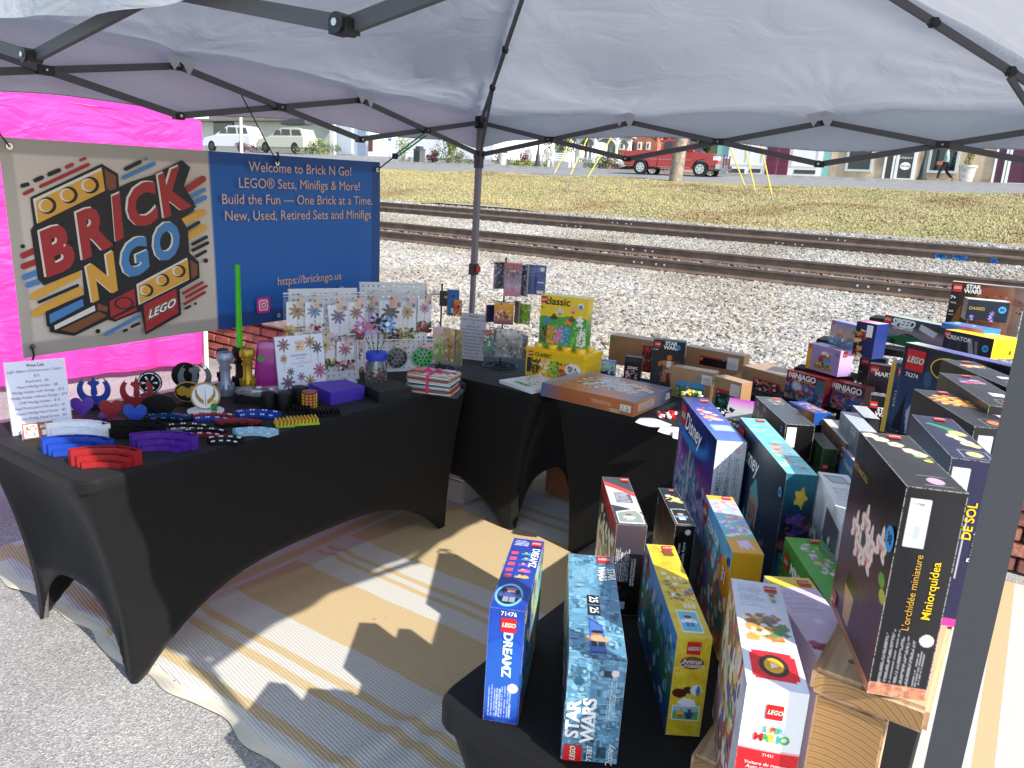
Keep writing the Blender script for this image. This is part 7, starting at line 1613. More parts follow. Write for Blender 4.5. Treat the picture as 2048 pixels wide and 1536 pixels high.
# jar with flowers
o0 = P(752, 772, TZ); k = mpp(o0); t = tag(empty('jar', o0), 'clear jar of loose bricks with a blue lid and brick flowers', 'jar')
glassm = mat('clear_jar', (.95, .97, .98), .05, trans=.95); mb = MB(); mb.lathe((0, 0, 0), [(20 * k, 0), (21.5 * k, 3 * k), (21.5 * k, 46 * k), (18 * k, 52 * k), (18 * k, 56 * k)], 28); mb.obj('glass', glassm, t, auto=True)
mb = MB(); mb.lathe((0, 0, 55 * k), [(20.5 * k, 0), (20.5 * k, 13 * k), (19.5 * k, 15 * k), (.001, 15 * k)], 28); 
for a in range(30): q = a * 2 * math.pi / 30; mb.box((20.7 * k * math.cos(q), 20.7 * k * math.sin(q), 61 * k), (.0015, .0012, 11 * k), 0, Matrix.Rotation(q, 3, 'Z'))
mb.obj('lid', plastic('lidblue', '#1238c0'), t, auto=True)
brm = [plastic('b%d' % i, c) for i, c in enumerate(('#b02a24', '#1a1a1c', '#c8a060', '#2f6a3a', '#8a8e92', '#3a2a24'))]
mb = MB(); r = np.random.default_rng(5)
for _ in range(150):
    a, rr, z = r.uniform(0, 6.3), math.sqrt(r.uniform(0, 1)) * 19 * k, r.uniform(3, 30) * k
    mb.box((rr * math.cos(a), rr * math.sin(a), z), (r.uniform(.005, .012), .006, .005), int(r.integers(6)), Matrix.Rotation(r.uniform(0, 3), 3, 'Z') @ Matrix.Rotation(r.uniform(0, 3), 3, 'X'))
o = mb.obj('loose_bricks', brm, t); o['kind'] = 'stuff'
stem = plastic('stem', '#1f5a34')
fls = [(-14, 122, 26, '#a890c8', 9, '#c06a78'), (-31, 118, 13, '#c0588a', 7, '#e8e0e8'), (22, 128, 17, '#6a9ad0', 9, '#e8f0f8'), (4, 131, 17, '#14141c', 8, '#14141c')]
for x, z, r_, c, n_, cc in fls:
    mb = MB(); mb.tube([(x * .25 * k, 0, 66 * k), (x * .6 * k, -.004, 90 * k), (x * k, -.01, z * k)], .0022, 6); mb.obj('stem', stem if c != '#14141c' else PBk, t)
    mb = MB(); pc_ = plastic('pet' + c[1:], c)
    for a in range(n_):
        q = a * 2 * math.pi / n_ + .2; d = Vector((math.cos(q), 0, math.sin(q))); mb.beam(Vector((x * k, -.014, z * k)) + d * r_ * .2 * k, Vector((x * k, -.020, z * k)) + d * r_ * k, .0105, .003, 0, Vector((0, 1, 0)))
    mb.obj('petals', pc_, t); mb = MB(); mb.cyl((x * k, -.012, z * k), (x * k, -.022, z * k), r_ * .26 * k, n=12); mb.obj('flower_centre', plastic('ctr' + cc[1:], cc), t)
# magazines tied with ribbon
o0 = P(862, 783, TZ); t = tag(empty('magazine_stack', o0, R_(-14)), 'stack of bagged magazines tied with a pink ribbon', 'magazines'); r = np.random.default_rng(9)
mcs = ['#d8d4c8', '#c84a3a', '#3a6a9a', '#e0a030', '#e8e6e0', '#4a9ac0', '#2a2a30', '#d8d8d4']
for i in range(13):
    w_, d_ = .205, .155; z = .004 + i * .0062; mb = MB(); mb.box((r.uniform(-.006, .006), .03 + r.uniform(-.006, .006), z), (w_ + r.uniform(-.01, .006), d_, .0044), 0, Matrix.Rotation(r.uniform(-.07, .07), 3, 'Z')); mb.obj('magazine', mat('mag%d' % (i % 8), srgb(mcs[i % 8]), .35), t)
zt_ = .004 + 13 * .0062
def mtop(p): p.hg('#c8843a', '#e0dcd0', '#e8e6de').blobs(40, ['#c83a3a', '#3a3a3a', '#a8b060', '#e8e0d0', '#3a80a8'], size=.012)
o = link('magazine_cover', panel_mesh('magazine_cover', .205, .155, mtop), t); o.location = (-.1025, .1075, zt_)
rib = plastic('ribbon', '#d81a6a', .4); mb = MB(); mb.box((.0, .03, zt_ + .002), (.012, .165, .002)); mb.box((0, -.053, zt_ / 2), (.012, .002, zt_)); mb.box((0, .03, zt_ + .003), (.215, .012, .002), 0, Matrix.Rotation(.2, 3, 'Z')); mb.box((-.108, .01, zt_ / 2), (.002, .012, zt_))
for a in (.3, 2.6, -.5, 3.6): mb.add([Vector((0, .03, zt_ + .004)), Vector((.05 * math.cos(a), .03 + .05 * math.sin(a), zt_ + .016)), Vector((.045 * math.cos(a + .5), .03 + .045 * math.sin(a + .5), zt_ + .006))], [(0, 1, 2)])
mb.obj('ribbon', rib, t)
mb = MB(); mb.add([(-.14, -.06, .001), (.15, -.07, .001), (.13, .1, .002), (-.12, .1, .003)], [(0, 1, 2, 3)]); mb.obj('plastic_sleeve', bagm, t)
# ---- pegboards with bagged flower kits
pegm = mat('white_pegboard', (.62, .64, .68), .5)
def pegboard(bl, br, hpx, label):
    a, c = P(*bl, TZ), P(*br, TZ); x = (c - a).normalized(); w_ = (c - a).length; h_ = hpx * mpp((a + c) / 2) * 1.04; out = x.cross(Vector((0, 0, 1))); up = (Vector((0, 0, 1)) - out * .10).normalized(); zz = x.cross(up)
    t = tag(empty('pegboard', (a + c) / 2), label, 'pegboard', 'white pegboards'); o = a + up * h_
    fr = Matrix(((x.x, up.x, zz.x, o.x), (x.y, up.y, zz.y, o.y), (x.z, up.z, zz.z, o.z), (0, 0, 0, 1)))
    # board as a sheet with real round holes
    st = .0254; nx_ = int(w_ / st); ny_ = int(h_ / st); mb = MB(); hr = .0042
    ox, oy = (w_ - nx_ * st) / 2, (h_ - ny_ * st) / 2
    for i in range(nx_):
        for j in range(ny_):
            cx, cy = ox + (i + .5) * st, -(oy + (j + .5) * st); sqp = [(-1, -1), (0, -1), (1, -1), (1, 0), (1, 1), (0, 1), (-1, 1), (-1, 0)]
            O = [(cx + p_ * st / 2, cy + q_ * st / 2, 0) for p_, q_ in sqp]; I = [(cx + hr * p_ / math.hypot(p_, q_), cy + hr * q_ / math.hypot(p_, q_), 0) for p_, q_ in sqp]
            mb.add(O + I, [(e, (e + 1) % 8, 8 + (e + 1) % 8, 8 + e) for e in range(8)])
    me = mb.mesh('board', pegm); me.transform(fr); bo = adopt(link('board', me), t); s_ = bo.modifiers.new('thickness', 'SOLIDIFY'); s_.thickness = .003; s_.offset = -1
    mb = MB(); mb.box((w_ / 2, -oy / 2, -.001), (w_ + .01, oy + .006, .012)); mb.box((w_ / 2, -h_ + oy / 2, -.001), (w_ + .01, oy + .006, .012)); mb.box((ox / 2 - .002, -h_ / 2, -.001), (ox + .004, h_, .011)); mb.box((w_ - ox / 2 + .002, -h_ / 2, -.001), (ox + .004, h_, .011)); me = mb.mesh('rail', pegm); me.transform(fr); adopt(link('rail', me), t)
    for s_ in (.06, w_ - .06): mb = MB(); q = a + x * s_; mb.beam(q - out * -.10 + Vector((0, 0, .008)), q + out * -.14 + Vector((0, 0, .008)), .03, .014); adopt(mb.obj('foot', pegm), t)
    return fr, w_, h_, zz
FL, FLw, FLh, FLn = pegboard((586, 768), (716, 757), 176, 'left white pegboard hung with bagged flower kits'); FRr, FRw, FRh, FRn = pegboard((722, 744), (852, 740), 168, 'right white pegboard hung with bagged kits behind the jar')
wire = mat('black_wire', (.012, .012, .012), .4, metal=.3)
def bag(fr, nrm, px, py, wpx, hpx, label, card=None, stuffc=None, head='#d8cda8', depth=.022, disc=None, rot=0, cat='bagged kit', group='bagged kits hanging from the pegboards'):
    """px, py: top centre of the bag on the photograph; hangs from a hook in the board"""
    o = Vector((fr[0][3], fr[1][3], fr[2][3])); c = hit(px, py, o + nrm * depth, nrm); k = mpp(c); w_, h_ = wpx * k * 1.12, hpx * k * (1.0 if disc else 1.18)
    x = Vector((fr[0][0], fr[1][0], fr[2][0])); up = Vector((0, 0, 1)); 
    cr_, s_ = math.cos(rot), math.sin(rot); xx = (x * cr_ + up * s_).normalized(); uu_ = (up * cr_ - x * s_).normalized(); zz = xx.cross(uu_)
    org = c - xx * w_ / 2
    f2 = Matrix(((xx.x, uu_.x, zz.x, org.x), (xx.y, uu_.y, zz.y, org.y), (xx.z, uu_.z, zz.z, org.z), (0, 0, 0, 1)))
    t = tag(empty('kit_bag', c), label, cat, group)
    mb = MB(); q = c + Vector((0, 0, -.008)); mb.tube([q - nrm * .05, q + nrm * .012, q + nrm * .018 + Vector((0, 0, .008))], .0013, 6); adopt(mb.obj('hook', wire), t)
    bend = lambda X, Y: .009 * np.sin(np.pi * np.clip(X, 0, 1)) * np.sin(np.pi * np.clip(Y, 0, 1)) ** .6 * (1 + .3 * np.sin(X * 15 + Y * 11))
    me = panel_mesh('clear_front', w_, h_, None, cell=.012, bend=bend, mt=bagm); me.transform(f2); adopt(link('clear_front', me), t)
    mb = MB(); mb.box((w_ / 2, -.003, .0), (w_, .006, .0015)); mb.box((w_ / 2, -.016, .0), (w_, .002, .002)); me = mb.mesh('zip_seal', mat('zip_strip', (.7, .72, .76), .3)); me.transform(f2); adopt(link('zip_seal', me), t)
    def pn(name_, x0, y0, x1, y1, paint, z=.002): 
        me = panel_mesh(name_, (x1 - x0) * w_, (y1 - y0) * h_, paint, cell=.0016); me.transform(f2 @ Matrix.Translation((x0 * w_, -y0 * h_, z))); return adopt(link(name_, me), t)
    if head: pn('label_tag', .45, .12, .88, .34, lambda p: p.hg(head, '#d8b8a8', '#c8b8d8').rect(.6, .55, .92, .9, '#8a7a78').rect(.08, .1, .25, .3, '#4a4440').lines(.1, .4, .55, .85, 3, '#8a7868', .6), .006)
    if card: pn('picture_card', .10, .20, .90, .80, lambda p: (p.fill('#e6e6ee'), flower_art(p, [(.5, .36, .36 * p.w, card, 9)]), p.rect(.49, .5, .51, .98, '#4a5058')), .004)
    if stuffc:
        mb = MB(); r = np.random.default_rng(int(px)); ms = [plastic('s' + q[1:], q) for q in stuffc]
        for _ in range(46): mb.box((r.uniform(.1, .9) * w_, -(r.uniform(.74, .97)) * h_, r.uniform(-.002, .008)), (r.uniform(.010, .024), .009, .005), int(r.integers(len(ms))), Matrix.Rotation(r.uniform(0, 3), 3, 'Z') @ Matrix.Rotation(r.uniform(-.5, .5), 3, 'X'))
        me = mb.mesh('loose_bricks', ms); me.transform(f2); o_ = adopt(link('loose_bricks', me), t); o_['kind'] = 'stuff'
    if disc:
        mb = MB(); R0_ = .36 * w_; mb.cyl((w_ / 2, -.58 * h_, -.004), (w_ / 2, -.58 * h_, .006), R0_, n=32); me = mb.mesh('sorter_disc', disc); me.transform(f2); adopt(link('sorter_disc', me), t)
        mb = MB()
        for rr, n_ in ((0, 1), (.4, 6), (.78, 11)):
            for e in range(n_): a = e * 2 * math.pi / n_; mb.cyl((w_ / 2 + rr * R0_ * math.cos(a), -.58 * h_ + rr * R0_ * math.sin(a), .0061), (w_ / 2 + rr * R0_ * math.cos(a), -.58 * h_ + rr * R0_ * math.sin(a), .0066), R0_ * .12, n=10)
        me = mb.mesh('sorter_hole', PBk); me.transform(f2); o_ = adopt(link('sorter_hole', me), t); o_['kind'] = 'stuff'
YW = ['#c8a030', '#8a8a5a', '#3a5a44', '#d8b850']; RD = ['#a81a24', '#1f6a34', '#2a2a2c', '#c82a34']; MX = ['#b890a0', '#5a4a48', '#e8d8d0', '#7a1a24']; DK = ['#1a1a22', '#3a3a44', '#c8a040', '#26262c']
bag(FL, FLn, 594, 585, 50, 76, 'bag with a yellow brown flower card, top left corner', '#9a7a3a', YW); bag(FL, FLn, 628, 588, 42, 70, 'bag with a round blue flower card, second from the left', '#5a7aa8', MX, depth=.03)
bag(FL, FLn, 672, 586, 46, 96, 'bag with a purple fan flower card, middle of the left pegboard', '#6a5a88', MX, depth=.034, rot=.10); bag(FL, FLn, 712, 584, 40, 84, 'bag with a small brown rose card, right edge of left pegboard', '#8a5a50', RD, depth=.03)
bag(FL, FLn, 650, 655, 44, 74, 'lower bag of gold bricks below the fan flower', '#c8a860', YW, '#c8d8a0', .02); bag(FL, FLn, 628, 640, 42, 55, 'bag with a folded white card, lower row left', '#7a8a7a', ['#5a8a5a', '#e8e8f0', '#a87a9a'], None, .018)
bag(FL, FLn, 606, 650, 40, 60, 'bag with a pale green card, lower left corner of the left pegboard', '#6a8a5a', YW, '#c8c8d8', .022); bag(FL, FLn, 690, 668, 40, 62, 'bag with a rosy flower card, lower right of the left pegboard', '#a85a6a', MX, '#d8b8c0', .024)
bag(FRr, FRn, 712, 680, 34, 64, 'lower bag with a red star flower card left of the jar', '#7a2434', RD, '#b8a8d0', .018)
bag(FRr, FRn, 742, 583, 36, 72, 'bag with a grey sprig card, left edge of right pegboard', '#8a8a90', MX, '#c8b070', .016); bag(FRr, FRn, 782, 579, 52, 92, 'bag with a dark grey star flower card above the jar', '#34343c', DK, '#d8a898', .03)
bag(FRr, FRn, 815, 582, 42, 86, 'bag with a yellow swirl flower card', '#a89038', YW, '#b8c8e0', .024); bag(FRr, FRn, 850, 580, 32, 74, 'bag with a thin pink starburst card, right edge', '#a87a98', RD, '#d8d8c0', .02)
bag(FRr, FRn, 795, 678, 52, 66, 'bag holding a dark grey round sorter with holes', None, None, '#d8d0c0', .026, plastic('discgrey', '#4a5058')); bag(FRr, FRn, 846, 678, 50, 64, 'bag holding a bright green round sorter with holes', None, None, '#d8b8c8', .03, plastic('discgreen', '#2aa048'))
# ---- wire spinners
def spinner(px, py, hpx, label, arms, ring=True):
    o0 = P(px, py, TZ); k = mpp(o0); h = hpx * k; t = tag(empty('wire_spinner', o0), label, 'display rack', 'wire spinner racks')
    mb = MB(); mb.tube([(0, 0, .003), (0, 0, h)], .0045, 8); mb.ico((0, 0, h), .007, 1); mb.obj('pole', wire, t)
    for R__ in ((34 * k, 16 * k) if ring else (20 * k,)):
        mb = MB(); mb.tube([(R__ * math.cos(a), R__ * math.sin(a), .004) for a in lin(0, 2 * math.pi, 33)], .003, 6); mb.obj('base_ring', wire, t)
    mb = MB(); [mb.tube([(0, 0, .004), (34 * k * math.cos(a), 34 * k * math.sin(a), .004)], .0025, 6) for a in (.3, 2.4, 4.5)]; mb.obj('base_spoke', wire, t)
    for z in arms:
        for a in lin(.4, .4 + 2 * math.pi * 5 / 6, 6): mb = MB(); mb.tube([(0, 0, z * k), (30 * k * math.cos(a), 30 * k * math.sin(a), z * k - .004), (33 * k * math.cos(a), 33 * k * math.sin(a), z * k + .006)], .0018, 6); mb.obj('arm', wire, t)
    return o0, k
s1, k1 = spinner(878, 738, 168, 'short black wire rack beside the right pegboard', (52, 150)); s2, k2 = spinner(1000, 733, 214, 'tall black wire rack left of the yellow tub', (76, 130, 205))
def hang(px, py, wpx, hpx, paint, label, d=0.0, yaw=0.0, base=(s2, k2), box=.012, tx=None, cat='toy packet', group='packets hanging on the wire racks', name_='hanging_packet', clear=False):
    o_, k = base; c = hit(px, py, o_ + Vector((0, -d, 0)), Vector((.1, -1, 0)).normalized()); w_, h_ = wpx * k, hpx * k
    t = carton(name_, (c.x - w_ / 2 * math.cos(yaw), c.y - w_ / 2 * math.sin(yaw), c.z - h_, math.degrees(yaw), w_, box, h_), label, '#888888', {'front': paint}, tx, .0018, group, cat)
    if clear:
        me = panel_mesh('clear_sleeve', w_ * 1.15, h_ * 1.15, None, cell=.02, mt=bagm, bend=lambda X, Y: .004 * np.sin(X * 9)); me.transform(Matrix.Translation((-w_ * .575, -box / 2 - .004, h_ * 1.1)) @ Matrix(((1, 0, 0, 0), (0, 0, -1, 0), (0, 1, 0, 0), (0, 0, 0, 1)))); link('clear_sleeve', me, t)
    return t
hang(1002, 524, 24, 52, lambda p: p.vg('#1a1c2a', '#22304e', '#1a1a22').blobs(16, ['#c8a0b8', '#3a4a8a', '#d8d8e0'], size=.006), 'dark packet at the upper left of the tall rack', .0, .5, clear=True)
hang(1027, 526, 32, 64, lambda p: p.vg('#b83a4a', '#5a4a5a', '#a88ab0', '#c85a6a').blobs(50, ['#e8b8c8', '#3a3a4a', '#c83a4a', '#8a90a8'], size=.005), 'pink and red packet hanging at the front of the tall rack', .06, -.05, clear=True, tx=lambda mb, F: LG(mb, F, 'front', .3, .12, .008))
hang(1049, 530, 18, 60, lambda p: p.vg('#2a3a5a', '#1a2238').blobs(20, ['#8aa0c8', '#d8d8e0'], size=.005), 'narrow dark blue packet beside the pink one', .02, -.8, clear=True)
hang(1073, 530, 40, 58, lambda p: (p.fill('#123a8a'), p.lines(.1, .1, .7, .4, 6, '#7a9ad0', .6), p.rect(.7, .08, .9, .2, '#d8dce8'), p.rect(.6, .85, .92, .96, '#e8e8e8'), p.rect(.6, .55, .9, .6, '#c8d0e0')), 'royal blue packet back at the upper right of the tall rack', -.02, -.15, clear=True)
hang(983, 610, 20, 34, lambda p: p.fill('#1c2048'), 'small navy packet at the left of the middle tier', -.01, .4)
hang(1009, 606, 38, 42, lambda p: (p.vg('#e0a83a', '#d88a3a', '#5a3468').blobs(30, ['#e8d8d0', '#3a2a4a', '#b83a8a', '#e8c060'], y0=.35, y1=.75, size=.005)), 'orange and purple packet of figures on the middle tier', .05, 0, tx=lambda mb, F: LG(mb, F, 'front', .16, .22, .009))
hang(1034, 602, 14, 44, lambda p: p.vg('#1c5a30', '#4a8a2a'), 'dark green packet edge on the middle tier', .02, -1.0)
hang(1049, 608, 24, 40, lambda p: p.vg('#a8c83a', '#7ab02a', '#9ac040').blobs(16, ['#e8e8e0', '#5a7a2a'], size=.006), 'lime green packet on the middle tier', .02, -.5)
hang(981, 660, 26, 50, lambda p: p.vg('#a82a34', '#1c4a3a', '#2a7a4a', '#14303a').blobs(24, ['#3a9ad0', '#e8e8e0', '#1a1a1a'], size=.006), 'green and red packet at the left of the lower tier', .03, .35, clear=True, tx=lambda mb, F: LG(mb, F, 'front', .3, .12, .009))
hang(1020, 660, 52, 54, lambda p: p.vg('#d8dade', '#9a9894', '#6a6458', '#8a8a86').blobs(50, ['#3a3a38', '#c8c8c8', '#7a7468', '#a8a4a0'], size=.007), 'grey packet with white stacked lettering on the lower tier', .06, -.1, clear=True, tx=lambda mb, F: (LG(mb, F, 'front', .14, .12, .010), STARW(mb, F, 'front', .4, .12, .012)))
hang(1047, 670, 18, 46, lambda p: p.vg('#a8a4a0', '#4a4a4c').blobs(14, ['#c83a3a', '#d8d8d8'], size=.006), 'narrow grey packet at the right of the lower tier', .02, -.7, clear=True)
B1 = (s1, k1)
hang(893, 582, 26, 30, lambda p: p.fill('#10161e'), 'small black packet with white lettering on the short rack', .03, .0, B1, tx=lambda mb, F: STARW(mb, F, 'front', .5, .4, .008))
hang(908, 580, 22, 50, lambda p: p.vg('#1a4a86', '#2a5a98', '#2a5a8a').rect(.3, .7, .7, .9, '#d8d8e0'), 'blue boxed keyring on the short rack', .05, .3, B1, .03)
hang(915, 600, 16, 32, lambda p: p.vg('#c88a3a', '#b83a30', '#e0a040').blobs(10, ['#1a1a1a', '#f0e0c0'], size=.005), 'small orange and red boxed figure on the short rack', .07, -.3, B1)
for i, (px, w_, c, lb) in enumerate(((882, 30, ('#e0a8b8', '#8aa03a', '#5a7a30'), 'pink topped green packet low on the short rack'), (900, 20, ('#c8a060', '#a87a3a', '#8a6a3a'), 'tan paper packet low on the short rack'), (917, 22, ('#b89a4a', '#a8823a', '#6a8a3a'), 'gold and green packet leaning out low on the short rack'))):
    hang(px, 654 + i * 3, w_, 70, lambda p, c=c: p.vg(*c).blobs(14, ['#e8d8b0', '#3a5a2a'], size=.008, k=.5), lb, .03 + i * .01, .3 - .5 * i, B1, .008, clear=True)
mb = MB(); o_ = P(790, 736, TZ)
# book, small toys and papers at the table corner
o0 = P(998, 766, TZ); o1 = P(1063, 788, TZ); yw = math.atan2((o1 - o0).y, (o1 - o0).x)
carton('book', (o0.x, o0.y, TZ, math.degrees(yw), (o1 - o0).length, .26, .016), 'white flat activity book beside the big orange box', '#e6e4ea', {'top': lambda p: p.fill('#e0e2e8').blobs(40, ['#c83a30', '#3a9a4a', '#e0a030', '#2a2a2a', '#3a80c0'], .05, .1, .95, .7, .007)}, lambda mb, F: T(mb, F, 'top', 'IDEAS', .5, .82, .04, 'green', off=.05), .003, 'books', 'book')
def poly_toy(px, py, z, cols, n_, sz, label, name_='toy_pieces'):
    mb = MB(); r = np.random.default_rng(int(px)); c = P(px, py, z); ms = [plastic('t' + q[1:], q) for q in cols]
    for _ in range(n_):
        q = (r.uniform(-1, 1) * sz, r.uniform(-1, 1) * sz * .6, r.uniform(.1, 1) * sz * .55); mb.bevbox(q, (r.uniform(.2, .5) * sz, r.uniform(.15, .35) * sz, r.uniform(.12, .3) * sz), .001, int(r.integers(len(ms))), Matrix.Rotation(r.uniform(0, 3), 3, 'Z') @ Matrix.Rotation(r.uniform(-.4, .4), 3, 'Y'))
    o = mb.obj(name_, ms); o.location = c; tag(o, label, 'toy')
poly_toy(1335, 834, TZ, ['#d01a22', '#b81018', '#e83a3a', '#f0f0f0'], 22, .045, 'small red brick vehicle lying on papers at the table edge')
poly_toy(1384, 792, 1.046, ['#e8c020', '#d8a818', '#5aa02a', '#d8d8d8'], 16, .030, 'small yellow and green brick vehicle on the tall purple box')
poly_toy(1449, 826, TZ + .05, ['#101010', '#e8e8e8', '#202022'], 18, .035, 'black and white brick model behind the tall purple box')
poly_toy(1470, 852, TZ + .02, ['#2a5a34', '#c8c8c8', '#b82a2a', '#3a3e44'], 22, .040, 'green and grey brick pieces behind the turquoise topped box')
def pp(p): p.fill('#c8ccd0').mottle(.2, 5); p.lines(.1, .1, .9, .9, 7, '#8a9094', .4)
for i, (px, py, a, lb) in enumerate(((1285, 838, -.5, 'bagged leaflet at the table edge, leftmost of three'), (1325, 856, -.4, 'bagged leaflet at the table edge, middle of three'), (1345, 868, -.2, 'bagged leaflet at the table edge, rightmost of three'))):
    o0 = P(px, py, TZ); o = link('leaflet', panel_mesh('leaflet', .13, .09, pp, cell=.004, bend=lambda X, Y: .006 * np.sin(X * 4 + Y * 3))); o.matrix_world = Matrix.Translation(o0 + Vector((0, 0, .006 + .002 * i))) @ Matrix.Rotation(a, 4, 'Z'); tag(o, lb, 'leaflet', 'bagged leaflets')
o0 = P(1480, 838, TZ); o = link('zip_bag', panel_mesh('zip_bag', .11, .10, lambda p: p.vg('#b03ab0', '#b0b0b8', '#a0a0a4'), cell=.004)); o.matrix_world = Matrix.Translation(o0 + Vector((-.05, .02, .09))) @ Matrix.Rotation(-.5, 4, 'Z') @ Matrix.Rotation(1.0, 4, 'X'); tag(o, 'clear zip bag with a purple seal behind the turquoise topped box', 'bag')
# storage bin under the corner table
o0 = P(940, 1018, 0.0); bn = tag(empty('storage_bin', o0 + Vector((-.12, .22, .012)), R_(-34)), 'clear plastic storage bin with a white lid under the tables', 'storage bin')
mb = MB(); mb.bevbox((0, 0, .075), (.40, .30, .145), .012); mb.obj('bin_body', mat('milky_plastic', (.62, .62, .63), .3, trans=.5), bn)
mb = MB(); mb.bevbox((0, 0, .158), (.43, .33, .022), .008); mb.obj('lid', mat('bin_lid', (.6, .56, .56), .4), bn)
cb = MB(); cb.bevbox((0, 0, .11), (.30, .3, .22), .004); o = cb.obj('floor_carton', mat('plain_cardboard', srgb('#8a5a3c'), .8)); o.location = L(1.05, -.28, .015); o.rotation_euler = (0, 0, R_(-30)); tag(o, 'plain brown carton on the rug under the corner table', 'carton')
# petals and grit on the rug
mb = MB(); pm_ = plastic('petal', '#b8307a')
for px, py in ((743, 1241), (766, 1239)):
    c = P(px, py, .018); mb.add([c, c + Vector((.018, .006, .003)), c + Vector((.02, .014, .001)), c + Vector((.003, .009, .002))], [(0, 1, 2, 3)])
tag(mb.obj('petal', pm_), 'two fallen magenta petals on the tan stripe of the rug', 'petals', kind='stuff')
mb = MB(); mb.ico(P(355, 1362, .008), .014, 1, sq=(1.2, .8, .6)); tag(mb.obj('pebble', mat('dark_stone', (.09, .09, .09), .8)), 'dark pebble on the asphalt beside the table foot', 'pebble')
# ================================================================ background: street, park, buildings
def uz(px, py, v): q = Pv(px, py, v) - ORG; return q.dot(E1), q.z
RZ = Matrix.Rotation(TH, 3, 'Z')
def wb(mb, u0, u1, v0, v1, z0, z1, mi=0): mb.box(L((u0 + u1) / 2, (v0 + v1) / 2, (z0 + z1) / 2), (abs(u1 - u0), abs(v1 - v0), abs(z1 - z0)), mi, RZ)
def thing(name_, label, cat, u, v, z, group=None): t = tag(empty(name_, L(u, v, z)), label, cat, group); return t
def part(name_, mt, par, *boxes, **k):
    mb = MB(); [wb(mb, *b_) for b_ in boxes]; o = mb.obj(name_, mt, **k); return adopt(o, par)
# grass tufts
gtm = mat('grass_blade', (.30, .27, .11), .9)
gm_, n, l, b = node_mat('grass_tuft'); oi = n.new('ShaderNodeObjectInfo'); ra = ramp(n, l, oi.outputs['Random'], [(0, (.19, .195, .08)), (.4, (.32, .28, .15)), (.8, (.42, .36, .22)), (1, (.24, .18, .11))]); nl = n.new('ShaderNodeTexNoise'); nl.inputs['Scale'].default_value = .35; nl.inputs['Detail'].default_value = 5; l.new(oi.outputs['Location'], nl.inputs['Vector']); rl = ramp(n, l, nl.outputs[0], [(.34, (.72, .58, .45)), (.47, (1.05, 1.0, .95)), (.58, (.97, 1.0, .80)), (.7, (1.15, 1.05, .95))]); mx = n.new('ShaderNodeMix'); mx.data_type = 'RGBA'; mx.blend_type = 'MULTIPLY'; mx.inputs[0].default_value = 1; l.new(ra.outputs[0], mx.inputs[6]); l.new(rl.outputs[0], mx.inputs[7]); l.new(mx.outputs[2], b.inputs['Base Color']); b.inputs['Roughness'].default_value = .95
g = bpy.data.node_groups.new('tufts', 'GeometryNodeTree'); g.interface.new_socket('Geometry', in_out='INPUT', socket_type='NodeSocketGeometry'); g.interface.new_socket('Geometry', in_out='OUTPUT', socket_type='NodeSocketGeometry')
N_, K_ = g.nodes, g.links; gi, go = N_.new('NodeGroupInput'), N_.new('NodeGroupOutput'); dp = N_.new('GeometryNodeDistributePointsOnFaces'); dp.inputs['Density'].default_value = 120; K_.new(gi.outputs[0], dp.inputs['Mesh'])
co = N_.new('GeometryNodeMeshCone'); co.inputs['Vertices'].default_value = 4; co.inputs['Radius Bottom'].default_value = .035; co.inputs['Depth'].default_value = .075; sm = N_.new('GeometryNodeSetMaterial'); sm.inputs['Material'].default_value = gm_; K_.new(co.outputs[0], sm.inputs[0])
ip = N_.new('GeometryNodeInstanceOnPoints'); K_.new(dp.outputs['Points'], ip.inputs['Points']); K_.new(sm.outputs[0], ip.inputs['Instance'])
rv = N_.new('FunctionNodeRandomValue'); rv.data_type = 'FLOAT_VECTOR'; rv.inputs[0].default_value = (-.7, -.7, 0); rv.inputs[1].default_value = (.7, .7, 6.28); K_.new(rv.outputs[0], ip.inputs['Rotation'])
rs_ = N_.new('FunctionNodeRandomValue'); rs_.data_type = 'FLOAT_VECTOR'; rs_.inputs[0].default_value = (.4, .4, .3); rs_.inputs[1].default_value = (1.3, 1.3, 1.1); rs_.inputs['Seed'].default_value = 3; K_.new(rs_.outputs[0], ip.inputs['Scale']); K_.new(ip.outputs[0], go.inputs[0])
mb = MB(); us = lin(-40, 8, 90); vs = lin(16.9, 30.6, 22)
mb.add([L(u, v, zgrass(u, v)) for v in vs for u in us], [(j * 90 + i, j * 90 + i + 1, (j + 1) * 90 + i + 1, (j + 1) * 90 + i) for j in range(21) for i in range(89)])
o = mb.obj('grass', gm_); md = o.modifiers.new('tufts', 'NODES'); md.node_group = g; tag(o, 'dry yellow green grass on the bank above the tracks', 'grass', kind='stuff')
# leafy clumps
def foliage(name_, par, c, r, n_, cols, leaf=.07, sq=(1, 1, 1), seed=0):
    rr = np.random.default_rng(seed + int(abs(c.x) * 10)); mb = MB(); ms = [mat('leaf_%02x%02x%02x' % tuple(int(q * 255) for q in cc), cc, .7) for cc in cols]
    lob = [(Vector(rr.normal(0, .42, 3).tolist()), rr.uniform(.35, .6)) for _ in range(9)]
    for _ in range(n_):
        k = int(rr.integers(9)); d = Vector(rr.normal(0, 1, 3).tolist()).normalized(); q = lob[k][0] + d * lob[k][1] * rr.uniform(.6, 1.05)
        q = Vector((q.x * r * sq[0], q.y * r * sq[1], q.z * r * sq[2])) + c
        a, e = Vector(rr.normal(0, 1, 3).tolist()).normalized(), Vector(rr.normal(0, 1, 3).tolist()).normalized(); s = leaf * rr.uniform(.6, 1.3)
        mb.add([q - a * s, q + e * s * .6, q + a * s, q - e * s * .6], [(0, 1, 2, 3)], k % len(ms))
    o = mb.obj(name_, ms); return adopt(o, par)
